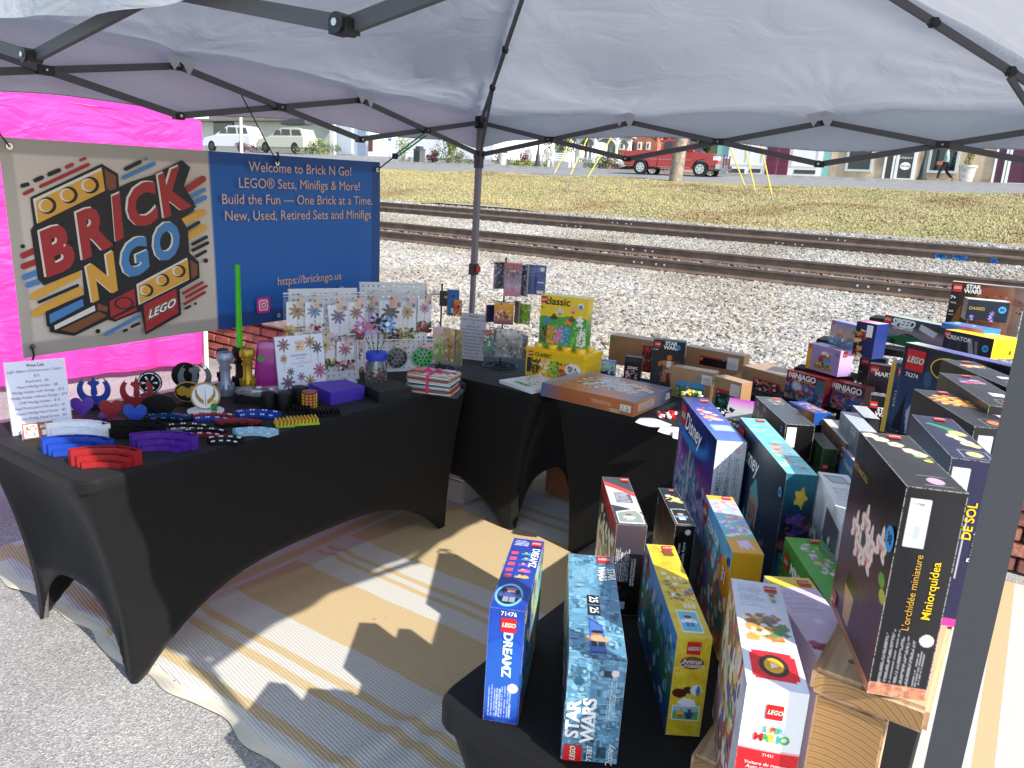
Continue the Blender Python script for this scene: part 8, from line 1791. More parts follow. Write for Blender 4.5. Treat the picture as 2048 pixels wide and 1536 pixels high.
GR = [(.07, .11, .03), (.10, .15, .04), (.05, .08, .025)]; YG = [(.30, .33, .05), (.22, .27, .05)]; RDL = [(.13, .03, .04), (.09, .025, .03)]; SG = [(.20, .22, .15), (.15, .18, .11)]
def shrub(px, py, rpx, v, cols, label, hk=1.0, n_=700, trunk=0, leaf=.07, cat='shrub'):
    u, z = uz(px, py, v); P0 = L(u, v, 3.62); k = mpp(P0); r = rpx * k; t = tag(empty('shrub' if not trunk else 'tree', P0), label, cat, 'shrubs along the park edge' if not trunk else 'trees in the park')
    c = P0 + Vector((0, 0, r * hk * .8 + trunk)); foliage('foliage' if not trunk else 'crown', t, c, r, n_, cols, leaf, (1, 1, hk))
    mb = MB(); mb.cyl(P0, P0 + Vector((.05, 0, trunk + r * .6)), .04 + trunk * .05, .02 + trunk * .03, 8); mb.cyl(P0 + Vector((.04, 0, trunk * .8)), c + Vector((r * .4, 0, r * .1)), .02 + trunk * .02, .01, 6); mb.cyl(P0 + Vector((.04, 0, trunk * .8)), c + Vector((-r * .4, .1, r * .1)), .02 + trunk * .02, .01, 6)
    adopt(mb.obj('stem' if not trunk else 'trunk', mat('bark', (.12, .09, .07), .9)), t); return t
shrub(806, 322, 23, 42.5, YG + GR, 'tall yellow green shrub standing in a pot by the white wall', 1.5, 900); shrub(868, 322, 16, 44, GR, 'small loose green shrub behind the trash can', 1.4, 500)
shrub(865, 330, 12, 42, RDL, 'dark red round shrub right of the trash can', .9, 500); shrub(895, 328, 20, 42, GR + YG, 'bushy green shrub left of the tent leg', 1.4, 900); shrub(918, 330, 16, 41.8, SG, 'pale grey green shrub left of the tent leg', 1.0, 600)
shrub(937, 331, 12, 42.2, SG, 'pale grey green shrub behind the tent leg', .8, 400); shrub(1000, 325, 22, 43, GR, 'dark green shrub right of the tent leg', 1.0, 700); shrub(1050, 322, 17, 44.5, RDL, 'dark red shrub beyond the yellow hedge', 1.2, 700)
for i, (px, lb) in enumerate(((1038, 'yellow hedge clump, leftmost of four'), (1055, 'yellow hedge clump, second from the left'), (1072, 'yellow hedge clump behind the lamp post'), (1092, 'yellow hedge clump beside the white bench'))): shrub(px, 332, 10, 42.6, YG, lb, .8, 500, leaf=.06)
shrub(1205, 338, 24, 42, GR + SG, 'wide green shrub behind the pickup tailgate', .8, 1100); shrub(1178, 342, 12, 41.5, SG, 'small sage shrub in front of the gazebo', .8, 400); shrub(1228, 342, 14, 41.5, [(.16, .09, .06), (.12, .08, .05)], 'brownish low shrub behind the pickup', .6, 400)
for px, tr, r_, lb, v in ((1120, 2.2, 30, 'dark tree behind the white bench', 56), (1170, 2.6, 34, 'dark tree left of the gazebo', 60), (1330, 1.5, 38, 'green tree beyond the pickup cab', 52), (1400, 2.0, 30, 'tree with a grey trunk behind the pickup hood', 50), (905, 1.2, 14, 'slim young tree behind the green shrub', 46)): shrub(px, 320, r_, v, GR + ([(.14, .19, .05)] if px != 1120 else []), lb, 1.2, 2200, tr, .13, 'tree')
# utility pole and guy wires
wood = mat('pole_wood', (.26, .22, .17), .9, noise=.4, nscale=6, bump=.8, bscale=12); 
u, z = uz(1350, 364, 30.2); t = thing('utility_pole', 'weathered grey wooden utility pole in front of the red pickup', 'utility pole', u, 30.2, zt(30.2)); mb = MB(); mb.cyl(L(u, 30.2, 2.5), L(u + .35, 30.2, 11), .31, .24, 16); adopt(mb.obj('pole', wood, auto=True), t)
mb = MB(); mb.beam(L(u - 1.2, 30.2, 9.8), L(u + 1.8, 30.2, 9.8), .12, .12); adopt(mb.obj('crossarm', wood), t)
ylw = mat('guard_yellow', srgb('#cfc04a'), .5); stl = mat('galvanised', (.35, .36, .36), .5, metal=.6)
for i, (a, c, e, lb) in enumerate((((1143, 277), (1106, 362), (1102, 372), 'leftmost'), ((1176, 274), (1138, 360), (1134, 370), 'second from the left'), ((1222, 276), (1174, 350), (1167, 370), 'third from the left, nearest the pickup tailgate'), ((1460, 294), (1491, 384), (1493, 397), 'fourth from the left, just right of the pickup'), ((1492, 303), (1508, 390), (1511, 411), 'fifth from the left'), ((1525, 305), (1540, 395), (1545, 420), 'rightmost'))):
    v = 28.5 - .9 * (i % 3) if i < 3 else 26.5 - 1.6 * (i - 3)
    E_ = L(uz(*e, v)[0], v, zt(v) - .05); A_1 = Pv(*a, v + 1); C_1 = E_ + (A_1 - E_) * .16; far = E_ + (A_1 - E_) * 2.4
    t = tag(empty('guy_wire', E_), 'guy wire with a yellow guard sleeve, ' + lb, 'guy wire', 'guy wires with yellow guards')
    mb = MB(); mb.cyl(E_, far, .012, n=6); adopt(mb.obj('wire', stl), t); mb = MB(); mb.cyl(C_1, E_ + (A_1 - E_) * 1.25, .028, n=8); adopt(mb.obj('guard_sleeve', ylw), t); mb = MB(); mb.cyl(E_, C_1, .028, n=6); adopt(mb.obj('anchor_rod', stl), t)
# lamp posts, bench, planters, trash can
iron = mat('green_iron', (.02, .03, .03), .5)
def lamp(px, v, label):
    u, z = uz(px, 340, v); t = thing('street_lamp', label, 'street lamp', u, v, 3.6, 'dark iron street lamps'); mb = MB(); mb.lathe(L(u, v, 3.6), [(.24, 0), (.24, .12), (.17, .2), (.13, .75), (.09, .9), (.07, 1.1)], 14); adopt(mb.obj('base', iron, auto=True), t); mb = MB(); mb.cyl(L(u, v, 4.7), L(u, v, 7.2), .06, .05); adopt(mb.obj('pole', iron), t)
    mb = MB(); mb.ico(L(u, v, 7.45), .24, 2); adopt(mb.obj('globe', mat('lamp_globe', (.8, .8, .78), .3)), t)
lamp(1074, 41.0, 'dark iron street lamp in front of the yellow hedge'); lamp(1846, 40.8, 'dark iron street lamp on the pavement beside the walking person')
wh = mat('white_paint', (.74, .75, .74), .5)
u, z = uz(1122, 342, 41.2); t = thing('park_bench', 'white slatted park bench facing the road', 'bench', u, 41.2, 3.6)
for i in range(4): part('slat', wh, t, (u - .85, u + .85, 41.35, 41.38, 4.10 + i * .13, 4.19 + i * .13))
for i in range(3): part('slat', wh, t, (u - .85, u + .85, 40.85 + i * .15, 40.97 + i * .15, 4.03, 4.06))
for s in (-.8, .8): part('leg', wh, t, (u + s - .05, u + s + .05, 40.82, 40.92, 3.6, 4.03), (u + s - .05, u + s + .05, 41.3, 41.38, 3.6, 4.6), (u + s - .05, u + s + .05, 40.82, 41.36, 4.22, 4.27))
stonew = mat('planter_stone', (.52, .50, .47), .9, noise=.25, nscale=6, bump=.4)
for px, v, lb, tall in ((814, 41.2, 'pale stone planter below the tall yellow green shrub', 0), (1004, 41.0, 'pale stone planter right of the tent leg', 1), (1935, 41.3, 'pale stone planter with a small conifer near the tan storefront', 2)):
    u, z = uz(px, 340, v); t = thing('planter', lb, 'planter', u, v, 3.6, 'stone planters'); k = .42 if tall == 2 else .33; mb = MB(); mb.lathe(L(u, v, 3.6), [(k * .62, 0), (k * .68, .05), (k * .92, .72), (k * 1.02, .74), (k * 1.02, .84), (k * .9, .84), (k * .88, .76)], 20); adopt(mb.obj('bowl', stonew, auto=True), t)
    mb = MB(); mb.lathe(L(u, v, 4.3), [(k * .85, 0), (k * .85, .05), (.001, .06)], 16); adopt(mb.obj('soil', mat('soil', (.08, .06, .045), .95)), t)
    if tall: foliage('plant', t, L(u, v, 4.75 if tall == 2 else 4.5), .34, 500, [(.30, .26, .08), (.22, .2, .07)] if tall == 2 else GR, .05, (.5, .5, 1.3) if tall == 2 else (1, 1, .7))
u, z = uz(838, 330, 41.0); t = thing('trash_can', 'dark square trash can on the park edge', 'trash can', u, 41, 3.6)
part('bin_body', mat('bin_grey', (.09, .10, .11), .6), t, (u - .3, u + .3, 40.7, 41.3, 3.6, 4.5)); part('bin_hood', mat('bin_hood', (.06, .07, .07), .5), t, (u - .32, u + .32, 40.68, 41.32, 4.5, 4.6), (u - .22, u + .22, 40.8, 41.2, 4.6, 4.78))
for i in range(7): part('bin_slat', iron, t, (u - .27 + i * .085, u - .22 + i * .085, 40.685, 40.699, 3.66, 4.44))
# pickup truck
red = mat('truck_red', (.42, .012, .02), .25, coat=.8); chrome = mat('chrome', (.65, .66, .68), .2, metal=1); tyre = mat('tyre', (.018, .018, .019), .85); glass = mat('dark_glass', (.012, .014, .017), .08, spec=.8); dgrey = mat('trim_grey', (.05, .05, .055), .5)
v0 = 36.9; ur, _ = uz(1280, 340, v0); uf, _ = uz(1399, 342, v0); zr = 2.78 + (v0 - 31) * .075; S_ = (uf - ur) / 3.35
t = thing('pickup_truck', 'red pickup truck with chrome front bumper parked along the street', 'pickup truck', (ur + uf) / 2, v0 + .9, zr)
def side(pts, va, vb, mt, name_, par=t):
    mb = MB(); M_ = Matrix.Translation(L(ur, va, zr)) @ Matrix.Rotation(TH, 4, 'Z') @ Matrix(((1, 0, 0, 0), (0, 0, 1, 0), (0, 1, 0, 0), (0, 0, 0, 1))); mb.prism([(x * S_, y * S_) for x, y in pts], 0, (vb - va), mtx=M_); o = mb.obj(name_, mt, auto=True); bv = o.modifiers.new('soft', 'BEVEL'); bv.width = .03; bv.segments = 2; bv.limit_method = 'ANGLE'; return adopt(o, par)
def arch(cx, r=.47, n=9): return [(cx + r * math.cos(a), .38 + r * math.sin(a)) for a in lin(math.pi, 0, n)]
side([(-1.0, .5), (-1.0, 1.2), (.93, 1.22), (.93, .45)][:1] + [(-1.02, 1.22), (.92, 1.24), (.92, .42), (.5, .42)] + arch(0)[::-1] + [(-.5, .48)], v0, v0 + 1.85, red, 'bed')
side([(.95, .40), (.95, 1.26), (1.02, 1.28), (3.0, 1.22), (3.95, 1.16), (4.22, 1.02), (4.25, .62), (3.85, .55)] + [(x, y) for x, y in arch(3.35)[::-1]] + [(2.86, .40)], v0, v0 + 1.85, red, 'body')
side([(1.0, 1.27), (1.12, 1.80), (1.3, 1.86), (2.2, 1.86), (2.4, 1.80), (2.95, 1.24)], v0 + .1, v0 + 1.75, red, 'cab')
side([(1.2, 1.30), (1.26, 1.72), (1.66, 1.74), (1.66, 1.30)], v0 + .085, v0 + .1, glass, 'rear_window'); side([(1.72, 1.30), (1.72, 1.74), (2.2, 1.74), (2.68, 1.30)], v0 + .085, v0 + .1, glass, 'side_window')
mb = MB(); q0 = [(2.44, 1.77, .2), (2.92, 1.27, .14), (2.92, 1.27, 1.71), (2.44, 1.77, 1.65)]; mb.add([L(ur + x * S_ + .03, v0 + w__, zr + y * S_ + .02) for x, y, w__ in q0], [(0, 1, 2, 3)]); adopt(mb.obj('windscreen', glass), t)
for x, nm in ((0, 'a'), (3.35, 'b')):
    for vv_ in (v0 - .02, v0 + 1.62):
        c = L(ur + x * S_, vv_, zr + .385 * S_); d = NN * .24; mb = MB(); mb.cyl(c, c + d, .385 * S_, n=28); w_o = adopt(mb.obj('wheel', tyre, auto=True), t)
        mb = MB(); mb.cyl(c - NN * .012, c - NN * .002, .24 * S_, n=24); 
        r_o = mb.obj('rim', chrome); bpy.context.view_layer.update(); r_o.parent = w_o; r_o.matrix_parent_inverse = w_o.matrix_world.inverted()
        mb = MB()
        for a in lin(0, 2 * math.pi * 5 / 6, 6): q = c - NN * .016 + (E1 * math.cos(a) + Vector((0, 0, math.sin(a)))) * .15 * S_; mb.cyl(q, q + NN * .004, .035 * S_, n=8)
        h_o = mb.obj('rim_hole', tyre); h_o['kind'] = 'stuff'; bpy.context.view_layer.update(); h_o.parent = w_o; h_o.matrix_parent_inverse = w_o.matrix_world.inverted()
X = lambda x: ur + x * S_; Z = lambda y: zr + y * S_
part('front_bumper', chrome, t, (X(4.18), X(4.40), v0 - .03, v0 + 1.88, Z(.42), Z(.66))); part('grille', chrome, t, (X(4.22), X(4.30), v0 + .35, v0 + 1.5, Z(.70), Z(1.02))); part('push_bar', dgrey, t, (X(4.38), X(4.43), v0 + .45, v0 + .5, Z(.5), Z(1.15)), (X(4.38), X(4.43), v0 + 1.35, v0 + 1.4, Z(.5), Z(1.15)))
part('headlight', mat('lamp_lens', (.75, .77, .8), .15), t, (X(4.0), X(4.27), v0 - .01, v0 + .3, Z(.84), Z(1.03))); part('tail_light', mat('tail_red', (.4, .02, .02), .2), t, (X(-1.05), X(-.98), v0 + .0, v0 + .16, Z(.85), Z(1.15))); part('rear_bumper', chrome, t, (X(-1.12), X(-.98), v0 + .05, v0 + 1.8, Z(.48), Z(.64)))
part('side_trim', mat('trim_pale', (.45, .2, .2), .3), t, (X(.5), X(.92), v0 - .008, v0, Z(.80), Z(.84)), (X(.96), X(2.82), v0 - .008, v0, Z(.80), Z(.84)), (X(.96), X(2.8), v0 - .004, v0, Z(.42), Z(.46))); part('door_handle', dgrey, t, (X(1.78), X(1.95), v0 - .02, v0, Z(1.12), Z(1.17))); part('door_seam', dgrey, t, (X(1.68), X(1.69), v0 - .003, v0, Z(.46), Z(1.24)), (X(2.80), X(2.81), v0 - .003, v0, Z(.9), Z(1.22)))
part('mirror', red, t, (X(2.62), X(2.78), v0 - .18, v0 - .02, Z(1.28), Z(1.46)))
# walking person
u, z = uz(1884, 368, 41.4); pp_ = thing('person', 'person in a loose turquoise top walking with a bag past the tan storefront', 'person', u, 41.4, 3.6)
def skin(name_, joints, edges, mt, par, sub=2):
    me = bpy.data.meshes.new(name_); me.from_pydata([tuple(j[0]) for j in joints], edges, []); o = bpy.data.objects.new(name_, me); COL.objects.link(o); me.materials.append(mt)
    md = o.modifiers.new('skin', 'SKIN'); md.use_smooth_shade = True
    for i, j in enumerate(joints): me.skin_vertices[0].data[i].radius = j[1] if isinstance(j[1], tuple) else (j[1], j[1])
    me.skin_vertices[0].data[0].use_root = True
    s_ = o.modifiers.new('smooth', 'SUBSURF'); s_.levels = sub; s_.render_levels = sub
    o.matrix_world = Matrix.Translation(L(u, 41.4, 3.6)) @ Matrix.Rotation(TH + math.pi, 4, 'Z'); return adopt(o, par)
J = [((0, 0, .95), (.13, .10)), ((0, 0, 1.2), (.12, .09)), ((0, 0, 1.42), (.15, .09)), ((0, 0, 1.52), .05), ((.01, 0, 1.66), (.085, .095)),
     ((0, .09, .92), .09), ((.20, .09, .52), .062), ((.26, .09, .10), .042), ((.40, .09, .04), .035), ((0, -.09, .92), .09), ((-.10, -.09, .50), .062), ((-.42, -.09, .20), .042), ((-.38, -.09, .08), .035),
     ((0, .19, 1.42), .05), ((-.05, .23, 1.14), .04), ((.14, .2, .98), .032), ((.2, .2, .95), .028), ((0, -.19, 1.42), .05), ((.05, -.23, 1.14), .04), ((.20, -.2, .98), .032), ((.26, -.2, .96), .028)]
skn = mat('skin', (.50, .30, .22), .6)
skin('body', J, [(0, 1), (1, 2), (2, 3), (3, 4), (0, 5), (5, 6), (6, 7), (7, 8), (0, 9), (9, 10), (10, 11), (11, 12), (2, 13), (13, 14), (14, 15), (15, 16), (2, 17), (17, 18), (18, 19), (19, 20)], skn, pp_)
skin('shirt', [((0, 0, .86), (.17, .15)), ((-.02, 0, 1.15), (.16, .13)), ((0, 0, 1.42), (.17, .11)), ((0, .21, 1.38), .075), ((-.04, .25, 1.18), .08), ((0, -.21, 1.38), .075), ((.04, -.25, 1.18), .08)], [(0, 1), (1, 2), (2, 3), (3, 4), (2, 5), (5, 6)], mat('turquoise_cloth', (.16, .50, .50), .8), pp_)
skin('trousers', [((0, 0, .93), (.14, .12)), ((0, .09, .88), .10), ((.20, .09, .52), .078), ((.25, .09, .14), .058), ((0, -.09, .88), .10), ((-.10, -.09, .50), .078), ((-.38, -.09, .22), .058)], [(0, 1), (1, 2), (2, 3), (0, 4), (4, 5), (5, 6)], mat('dark_trousers', (.015, .015, .02), .8), pp_)
skin('hair', [((.0, 0, 1.72), (.10, .095)), ((-.05, 0, 1.58), (.07, .08))], [(0, 1)], mat('hair_brown', (.06, .04, .03), .8), pp_)
mb = MB()
for x, y, z_ in ((.34, .09, .035), (-.37, -.09, .05)): mb.bevbox((x, y, z_), (.24, .09, .07), .02)
o = mb.obj('shoe', mat('shoe', (.03, .03, .03), .6)); o.matrix_world = Matrix.Translation(L(u, 41.4, 3.6)) @ Matrix.Rotation(TH + math.pi, 4, 'Z'); adopt(o, pp_)
mb = MB(); mb.bevbox((0, 0, 0), (.26, .10, .17), .02); o = mb.obj('handbag', mat('tan_bag', (.45, .14, .08), .6)); o.matrix_world = Matrix.Translation(L(u - .25, 41.15, 4.50)) @ Matrix.Rotation(TH, 4, 'Z'); tag(o, 'orange brown bag held by the walking person', 'bag')
# storefronts
VB = 43.0
def uu_(px): return uz(px, 345, VB)[0]
def zz_(py, px): return uz(px, py, VB)[1]
def facade(name_, label, px0, px1, mt, top=8.5, dep=9):
    u0, u1 = uu_(px0), uu_(px1); t = thing(name_, label, 'building', (u0 + u1) / 2, VB, 3.6, 'shops along the street'); part('wall', mt, t, (u0, u1, VB + .12, VB + dep, 3.5, top)); return t
def opening(t, px0, px1, py0, py1, frm, gl, fw=.12, names=('window', 'pane'), mull=()):
    pm = (px0 + px1) / 2; u0, u1 = uu_(px0), uu_(px1); z0, z1 = zz_(py1, pm), max(zz_(py0, pm), zz_(py1, pm) + .3)
    bx_ = [(u0, u1, VB + .02, VB + .14, z0, z0 + fw), (u0, u1, VB + .02, VB + .14, z1 - fw, z1), (u0, u0 + fw, VB + .021, VB + .139, z0 + fw, z1 - fw), (u1 - fw, u1, VB + .021, VB + .139, z0 + fw, z1 - fw)] + [(uu_(m_) - fw / 2, uu_(m_) + fw / 2, VB + .022, VB + .138, z0 + fw, z1 - fw) for m_ in mull]
    w_ = part(names[0], frm, t, *bx_); g_ = MB(); wb(g_, u0 + fw * .9, u1 - fw * .9, VB + .07, VB + .09, z0 + fw * .9, z1 - fw * .9); o = g_.obj(names[1], gl); bpy.context.view_layer.update(); o.parent = w_; o.matrix_parent_inverse = w_.matrix_world.inverted(); return w_
teal = mat('teal_paint', (.20, .44, .42), .6); stuc = mat('tan_stucco', (.46, .37, .26), .9, noise=.28, nscale=1.2, bump=.4, bscale=6); maroon = mat('maroon_paint', (.14, .02, .05), .5); pgl = mat('purple_glass', (.07, .012, .045), .15)
b1 = facade('shop_building', 'teal and white shopfront with maroon double doors behind the yellow guards', 1428, 1656, teal, 9); 
part('white_frontage', wh, b1, (uu_(1452), uu_(1640), VB + .05, VB + .118, 3.58, 8.6))
opening(b1, 1452, 1492, 270, 329, wh, glass); opening(b1, 1494, 1524, 270, 331, wh, glass); opening(b1, 1580, 1635, 270, 333, wh, glass)
for a, c in ((1455, 1488), (1497, 1520), (1587, 1630)): part('panel_recess', dgrey, b1, (uu_(a), uu_(c), VB + .03, VB + .05, zz_(345 + (a > 1550) * 2, a), zz_(337 + (a > 1550) * 2, a)))
for a, c in ((1529, 1551), (1552.5, 1574)):
    d_ = part('door', maroon, b1, (uu_(a), uu_(c), VB - .01, VB + .05, 3.6, 6.4)); o = part('pane', glass, b1, (uu_(a + 4), uu_(c - 4), VB - .02, VB - .01, 5.2, 6.2)); 
    for zz in (3.8, 4.45): part('door_panel', mat('maroon_dark', (.10, .014, .035), .5), b1, (uu_(a + 4), uu_(c - 4), VB - .018, VB - .01, zz, zz + .5))
mb = MB(); fq = frame_at(L(uu_(1467), VB + .06, zz_(296, 1467) + .3), E1); put_text(mb, fq, 'OPEN', .4, .15, .3, IX['sky']); adopt(mb.obj('lettering', INK), b1)
b2 = facade('shop_building', 'tan stucco storefront with dark windows at the right of the street', 1656.5, 2300, stuc, 8.8)
opening(b2, 1688, 1742, 262, 343, mat('grey_frame', (.45, .52, .55), .5), glass); opening(b2, 1765, 1786, 280, 361, wh, glass, .10, ('door', 'pane')); opening(b2, 1788, 1828, 280, 362, wh, glass, .14, ('door', 'pane')); opening(b2, 1852, 1913, 280, 346, mat('grey_frame', (.45, .52, .55), .5), glass)
opening(b2, 1985, 2010, 285, 370, wh, pgl, .10); opening(b2, 2012, 2060, 285, 371, wh, pgl, .12)
mb = MB(); c_ = L(uu_(1808), VB + .05, zz_(332, 1808)); fq = frame_at(c_, E1); put_poly(mb, fq, ellipse(0, 0, .26, .2), IX['white'], .002); put_text(mb, fq, 'Wow', .0, .0, .2, IX['black'], lift=.006); put_text(mb, fq, 'BOUTIQUE & CO', .0, -.42, .14, IX['white'], lift=.004); put_text(mb, fq, 'www.boutique.shop', .0, 1.0, .08, IX['white'], lift=.004); adopt(mb.obj('lettering', INK), b2)
# gazebo
ug, _ = uz(1203, 335, 50); t = thing('gazebo', 'white gazebo with arched openings and low picket rail', 'gazebo', ug, 50, 3.6); zg = 3.75; R__ = 2.1
part('floor', wh, t, (ug - 1.9, ug + 1.9, 48.1, 51.9, 3.5, 3.75))
for i in range(8):
    a = i * math.pi / 4 + .2; a2 = a + math.pi / 4; p = L(ug + R__ * math.cos(a), 50 + R__ * math.sin(a), zg); q = L(ug + R__ * math.cos(a2), 50 + R__ * math.sin(a2), zg); up = Vector((0, 0, 1))
    mb = MB(); mb.beam(p, p + up * 2.6, .16, .16, up=E1); adopt(mb.obj('post', wh), t)
    mb = MB(); mb.beam(p + up * .95, q + up * .95, .08, .08); mb.beam(p + up * .15, q + up * .15, .08, .08); mb.beam(p + up * 2.55, q + up * 2.55, .1, .35); [mb.beam(p.lerp(q, k / 9) + up * .15, p.lerp(q, k / 9) + up * .95, .05, .04, up=E1) for k in range(1, 9)]
    m_ = p.lerp(q, .5); d = (q - p).normalized(); hw_ = (q - p).length / 2; [mb.beam(m_ + d * hw_ * math.cos(b_) + up * (1.75 + .7 * math.sin(b_)), m_ + d * hw_ * math.cos(b_ + .4) + up * (1.75 + .7 * math.sin(b_ + .4)), .05, .14) for b_ in lin(0, 2.74, 8)]; adopt(mb.obj('rail', wh), t)
mb = MB(); mb.lathe(L(ug, 50, zg + 2.6), [(2.5, 0), (2.45, .12), (.2, 1.5), (.001, 1.7)], 8); adopt(mb.obj('roof', mat('gazebo_roof', (.35, .34, .33), .8)), t)
# brick house and the white and cream buildings, left vehicles
def far_build(label, px0, px1, v, mt, top, wins=(), roof=None, z0=3.4, dep=10, wm=glass):
    u0, u1 = uz(px0, 320, v)[0], uz(px1, 320, v)[0]; t = thing('building', label, 'building', (u0 + u1) / 2, v, z0); part('wall', mt, t, (u0, u1, v, v + dep, z0, top))
    for a, c, y0, y1, fm in wins:
        ua, uc = uz(a, 320, v)[0], uz(c, 320, v)[0]; pm = (a + c) / 2; za, zc = uz(pm, y1, v)[1], uz(pm, y0, v)[1]; w_ = part('window', fm, t, (ua, uc, v - .08, v - .005, za, zc)); o = part('pane', wm, t, (ua + .15, uc - .15, v - .1, v - .081, za + .15, zc - .15))
    if roof: part('roof', roof, t, (u0 - .6, u1 + .6, v - .9, v + dep, top + .01, top + .25), (u0 - .2, u1 + .2, v + 1.2, v + dep, top + .26, top + 1.6))
    return t
cream = mat('cream_siding', (.62, .60, .48), .8, noise=.08, nscale=.8); whw = mat('white_wall', (.74, .75, .76), .7); brk = mat('red_brick', (.42, .14, .09), .9, noise=.25, nscale=3); rf = mat('shingle_grey', (.24, .22, .20), .9, noise=.3, nscale=4); bluew = mat('pale_blue_paint', (.50, .58, .66), .7, noise=.1, nscale=1)
far_build('red brick house with arched entrance behind the gazebo', 1232, 1312, 66, brk, 12, ((1237, 1247, 284, 300, wh), (1273, 1281, 284, 300, wh), (1290, 1298, 284, 300, wh), (1257, 1267, 284, 306, dgrey)), rf)
far_build('bright white low building beyond the dark trees', 1085, 1130, 75, whw, 9.5, (), rf); far_build('long white building wall behind the park shrubs', 742, 985, 52, whw, 12, (), None)
t = far_build('cream single storey building with grey shingle roof behind the parked cars', 405, 668, 55, cream, uz(540, 243, 55)[1], ((574, 613, 262, 292, cream), (430, 470, 244, 274, dgrey), (492, 508, 257, 290, dgrey)), rf)
t = far_build('pale blue and white corner tower of the white building', 664, 740, 49, bluew, 12, ((678, 706, 242, 308, whw),), None, wm=mat('notice_paper', (.58, .62, .68), .6)); 
part('pilaster', whw, t, (uz(664, 300, 49)[0], uz(672, 300, 49)[0], 48.7, 48.99, 3.4, 11.9), (uz(736, 300, 49)[0], uz(741, 300, 49)[0], 48.7, 48.99, 3.4, 11.9))
u, z = uz(742, 292, 48.6); o = MB(); wb(o, u - .25, u + .25, 48.5, 48.6, z - .5, z + .5); o = o.obj('wreath_plaque', mat('plaque_dark', (.14, .06, .05), .8)); tag(o, 'dark floral plaque hanging on the pale blue tower', 'plaque')
u, z = uz(780, 276, 43); t = thing('parking_sign', 'small blue parking sign on a thin post by the white wall', 'sign', u, 43, 3.6); part('post', stl, t, (u - .03, u + .03, 43, 43.05, 3.6, 5.7)); part('sign_face', mat('sign_blue', (.03, .12, .45), .5), t, (u - .18, u + .18, 42.97, 42.99, 5.3, 5.85)); part('symbol', wh, t, (u - .09, u + .09, 42.955, 42.968, 5.42, 5.68))
u, z = uz(483, 300, 42); t = thing('utility_pole', 'pale wooden utility pole beside the white car', 'utility pole', u, 42, 3.6); mb = MB(); mb.cyl(L(u, 42, 3.5), L(u, 42, 10), .16, .13, 12); adopt(mb.obj('pole', mat('pole_pale', (.5, .47, .42), .9, bump=.4)), t)
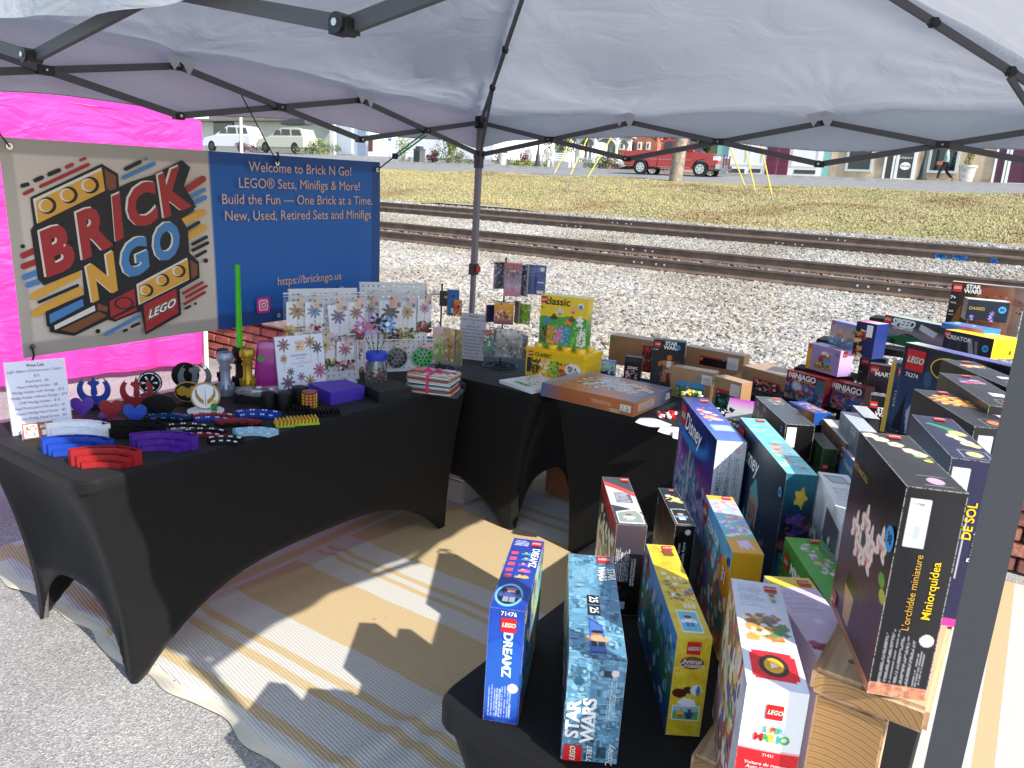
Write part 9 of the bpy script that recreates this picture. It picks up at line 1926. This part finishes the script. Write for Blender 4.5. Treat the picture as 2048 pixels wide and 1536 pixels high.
def suv(pxr, pxf, v, zb, mt, label, box=False, flip=False):
    ua, ub = uz(pxr, 300, v)[0], uz(pxf, 300, v)[0]; s = abs(ub - ua) / 4.7; d = 1 if ub > ua else -1
    t = thing('parked_car', label, 'car', (ua + ub) / 2, v, zb, 'cars parked by the cream building')
    def sd__(pts, va, vb, m_, nm): 
        mb = MB(); M_ = Matrix.Translation(L(ua, va, zb)) @ Matrix.Rotation(TH, 4, 'Z') @ Matrix(((d, 0, 0, 0), (0, 0, 1, 0), (0, 1, 0, 0), (0, 0, 0, 1))); mb.prism([(x * s, y * s) for x, y in pts], 0, vb - va, mtx=M_); o = mb.obj(nm, m_, auto=True); bv = o.modifiers.new('soft', 'BEVEL'); bv.width = .05; bv.segments = 2; bv.limit_method = 'ANGLE'; return adopt(o, t)
    sd__([(0, .35), (.02, .95), (.1, 1.05), (3.3, 1.02), (4.45, .85), (4.7, .6), (4.65, .32)], v, v + 1.8, mt, 'body'); sd__([(.08, 1.0), (.35, 1.50), (.7, 1.58), (2.2, 1.56), (3.6, .99)], v + .12, v + 1.68, mt, 'cabin')
    for a, c in (((.4, 1.48), (.3, 1.1)), ((1.35, 1.51), (1.35, 1.1)), ((2.3, 1.46), (2.25, 1.1))):
        w_ = .85 if a[0] < 2 else .45; sd__([c, (a[0] + .05, a[1] - .05), (a[0] + w_ - .02, a[1] - .03), (c[0] + w_ + (.35 if a[0] > 2 else .02), c[1])], v + .10, v + .12, glass, 'window')
    for x in (.85, 3.75):
        c = L(ua + d * x * s, v - .02, zb + .33 * s); mb = MB(); mb.cyl(c, c + NN * .2, .34 * s, n=20); w_o = adopt(mb.obj('wheel', tyre), t); mb = MB(); mb.cyl(c - NN * .015, c, .17 * s, n=16); q = mb.obj('rim', dgrey); bpy.context.view_layer.update(); q.parent = w_o; q.matrix_parent_inverse = w_o.matrix_world.inverted()
    if box: sd__([(.1, 1.78), (.2, 2.1), (1.0, 2.2), (2.3, 2.05), (2.6, 1.85), (2.4, 1.76)], v + .4, v + 1.3, dgrey, 'roof_box')
zc_ = uz(560, 306, 47)[1]; sheet('car_park', roadm, lin(-110, -22, 4), [43.0, 47, 55], lambda u, v: zc_ if v > 44 else 3.6)
suv(607, 512, 46.5, zc_, mat('beige_car', (.50, .49, .40), .3, coat=.6), 'beige estate car with a dark roof box', True); suv(500, 405, 48.5, zc_, mat('white_car', (.72, .73, .74), .3, coat=.6), 'white car partly behind the pink tent')
for px, c, lb in ((500, RDL, 'dark red hedge clump between the two parked cars'), (625, YG, 'yellow green bush right of the beige car'), (648, GR, 'green bush left of the pale blue tower')):
    u, z = uz(px, 300, 47.5); t = tag(empty('shrub', L(u, 47.5, zc_)), lb, 'shrub', 'shrubs by the car park'); foliage('foliage', t, L(u, 47.5, zc_ + .5), 1.0, 600, c, .09, (1.4, 1, .7)); mb = MB(); mb.cyl(L(u, 47.5, zc_), L(u, 47.5, zc_ + .4), .05); adopt(mb.obj('stem', mat('bark', (.12, .09, .07), .9)), t)
# backdrop wood far behind
mb = MB(); t = tag(empty('distant_wood', L(-30, 95, 4)), 'dark line of distant trees behind the town', 'trees', kind='stuff')
rr = np.random.default_rng(3)
for i in range(60):
    c = L(-150 + i * 4, 95 + rr.uniform(-4, 4), 7); mb.ico(c, rr.uniform(4, 6.5), 2, sq=(1, 1, rr.uniform(.9, 1.3)))
mb.v = [tuple(q + rr.uniform(-.7, .7) for q in v_) for v_ in mb.v]; o = mb.obj('foliage', mat('far_leaves', (.05, .075, .03), .9, noise=.5, nscale=.6, bump=1)); adopt(o, t); o['kind'] = 'stuff'
bpy.context.view_layer.update()
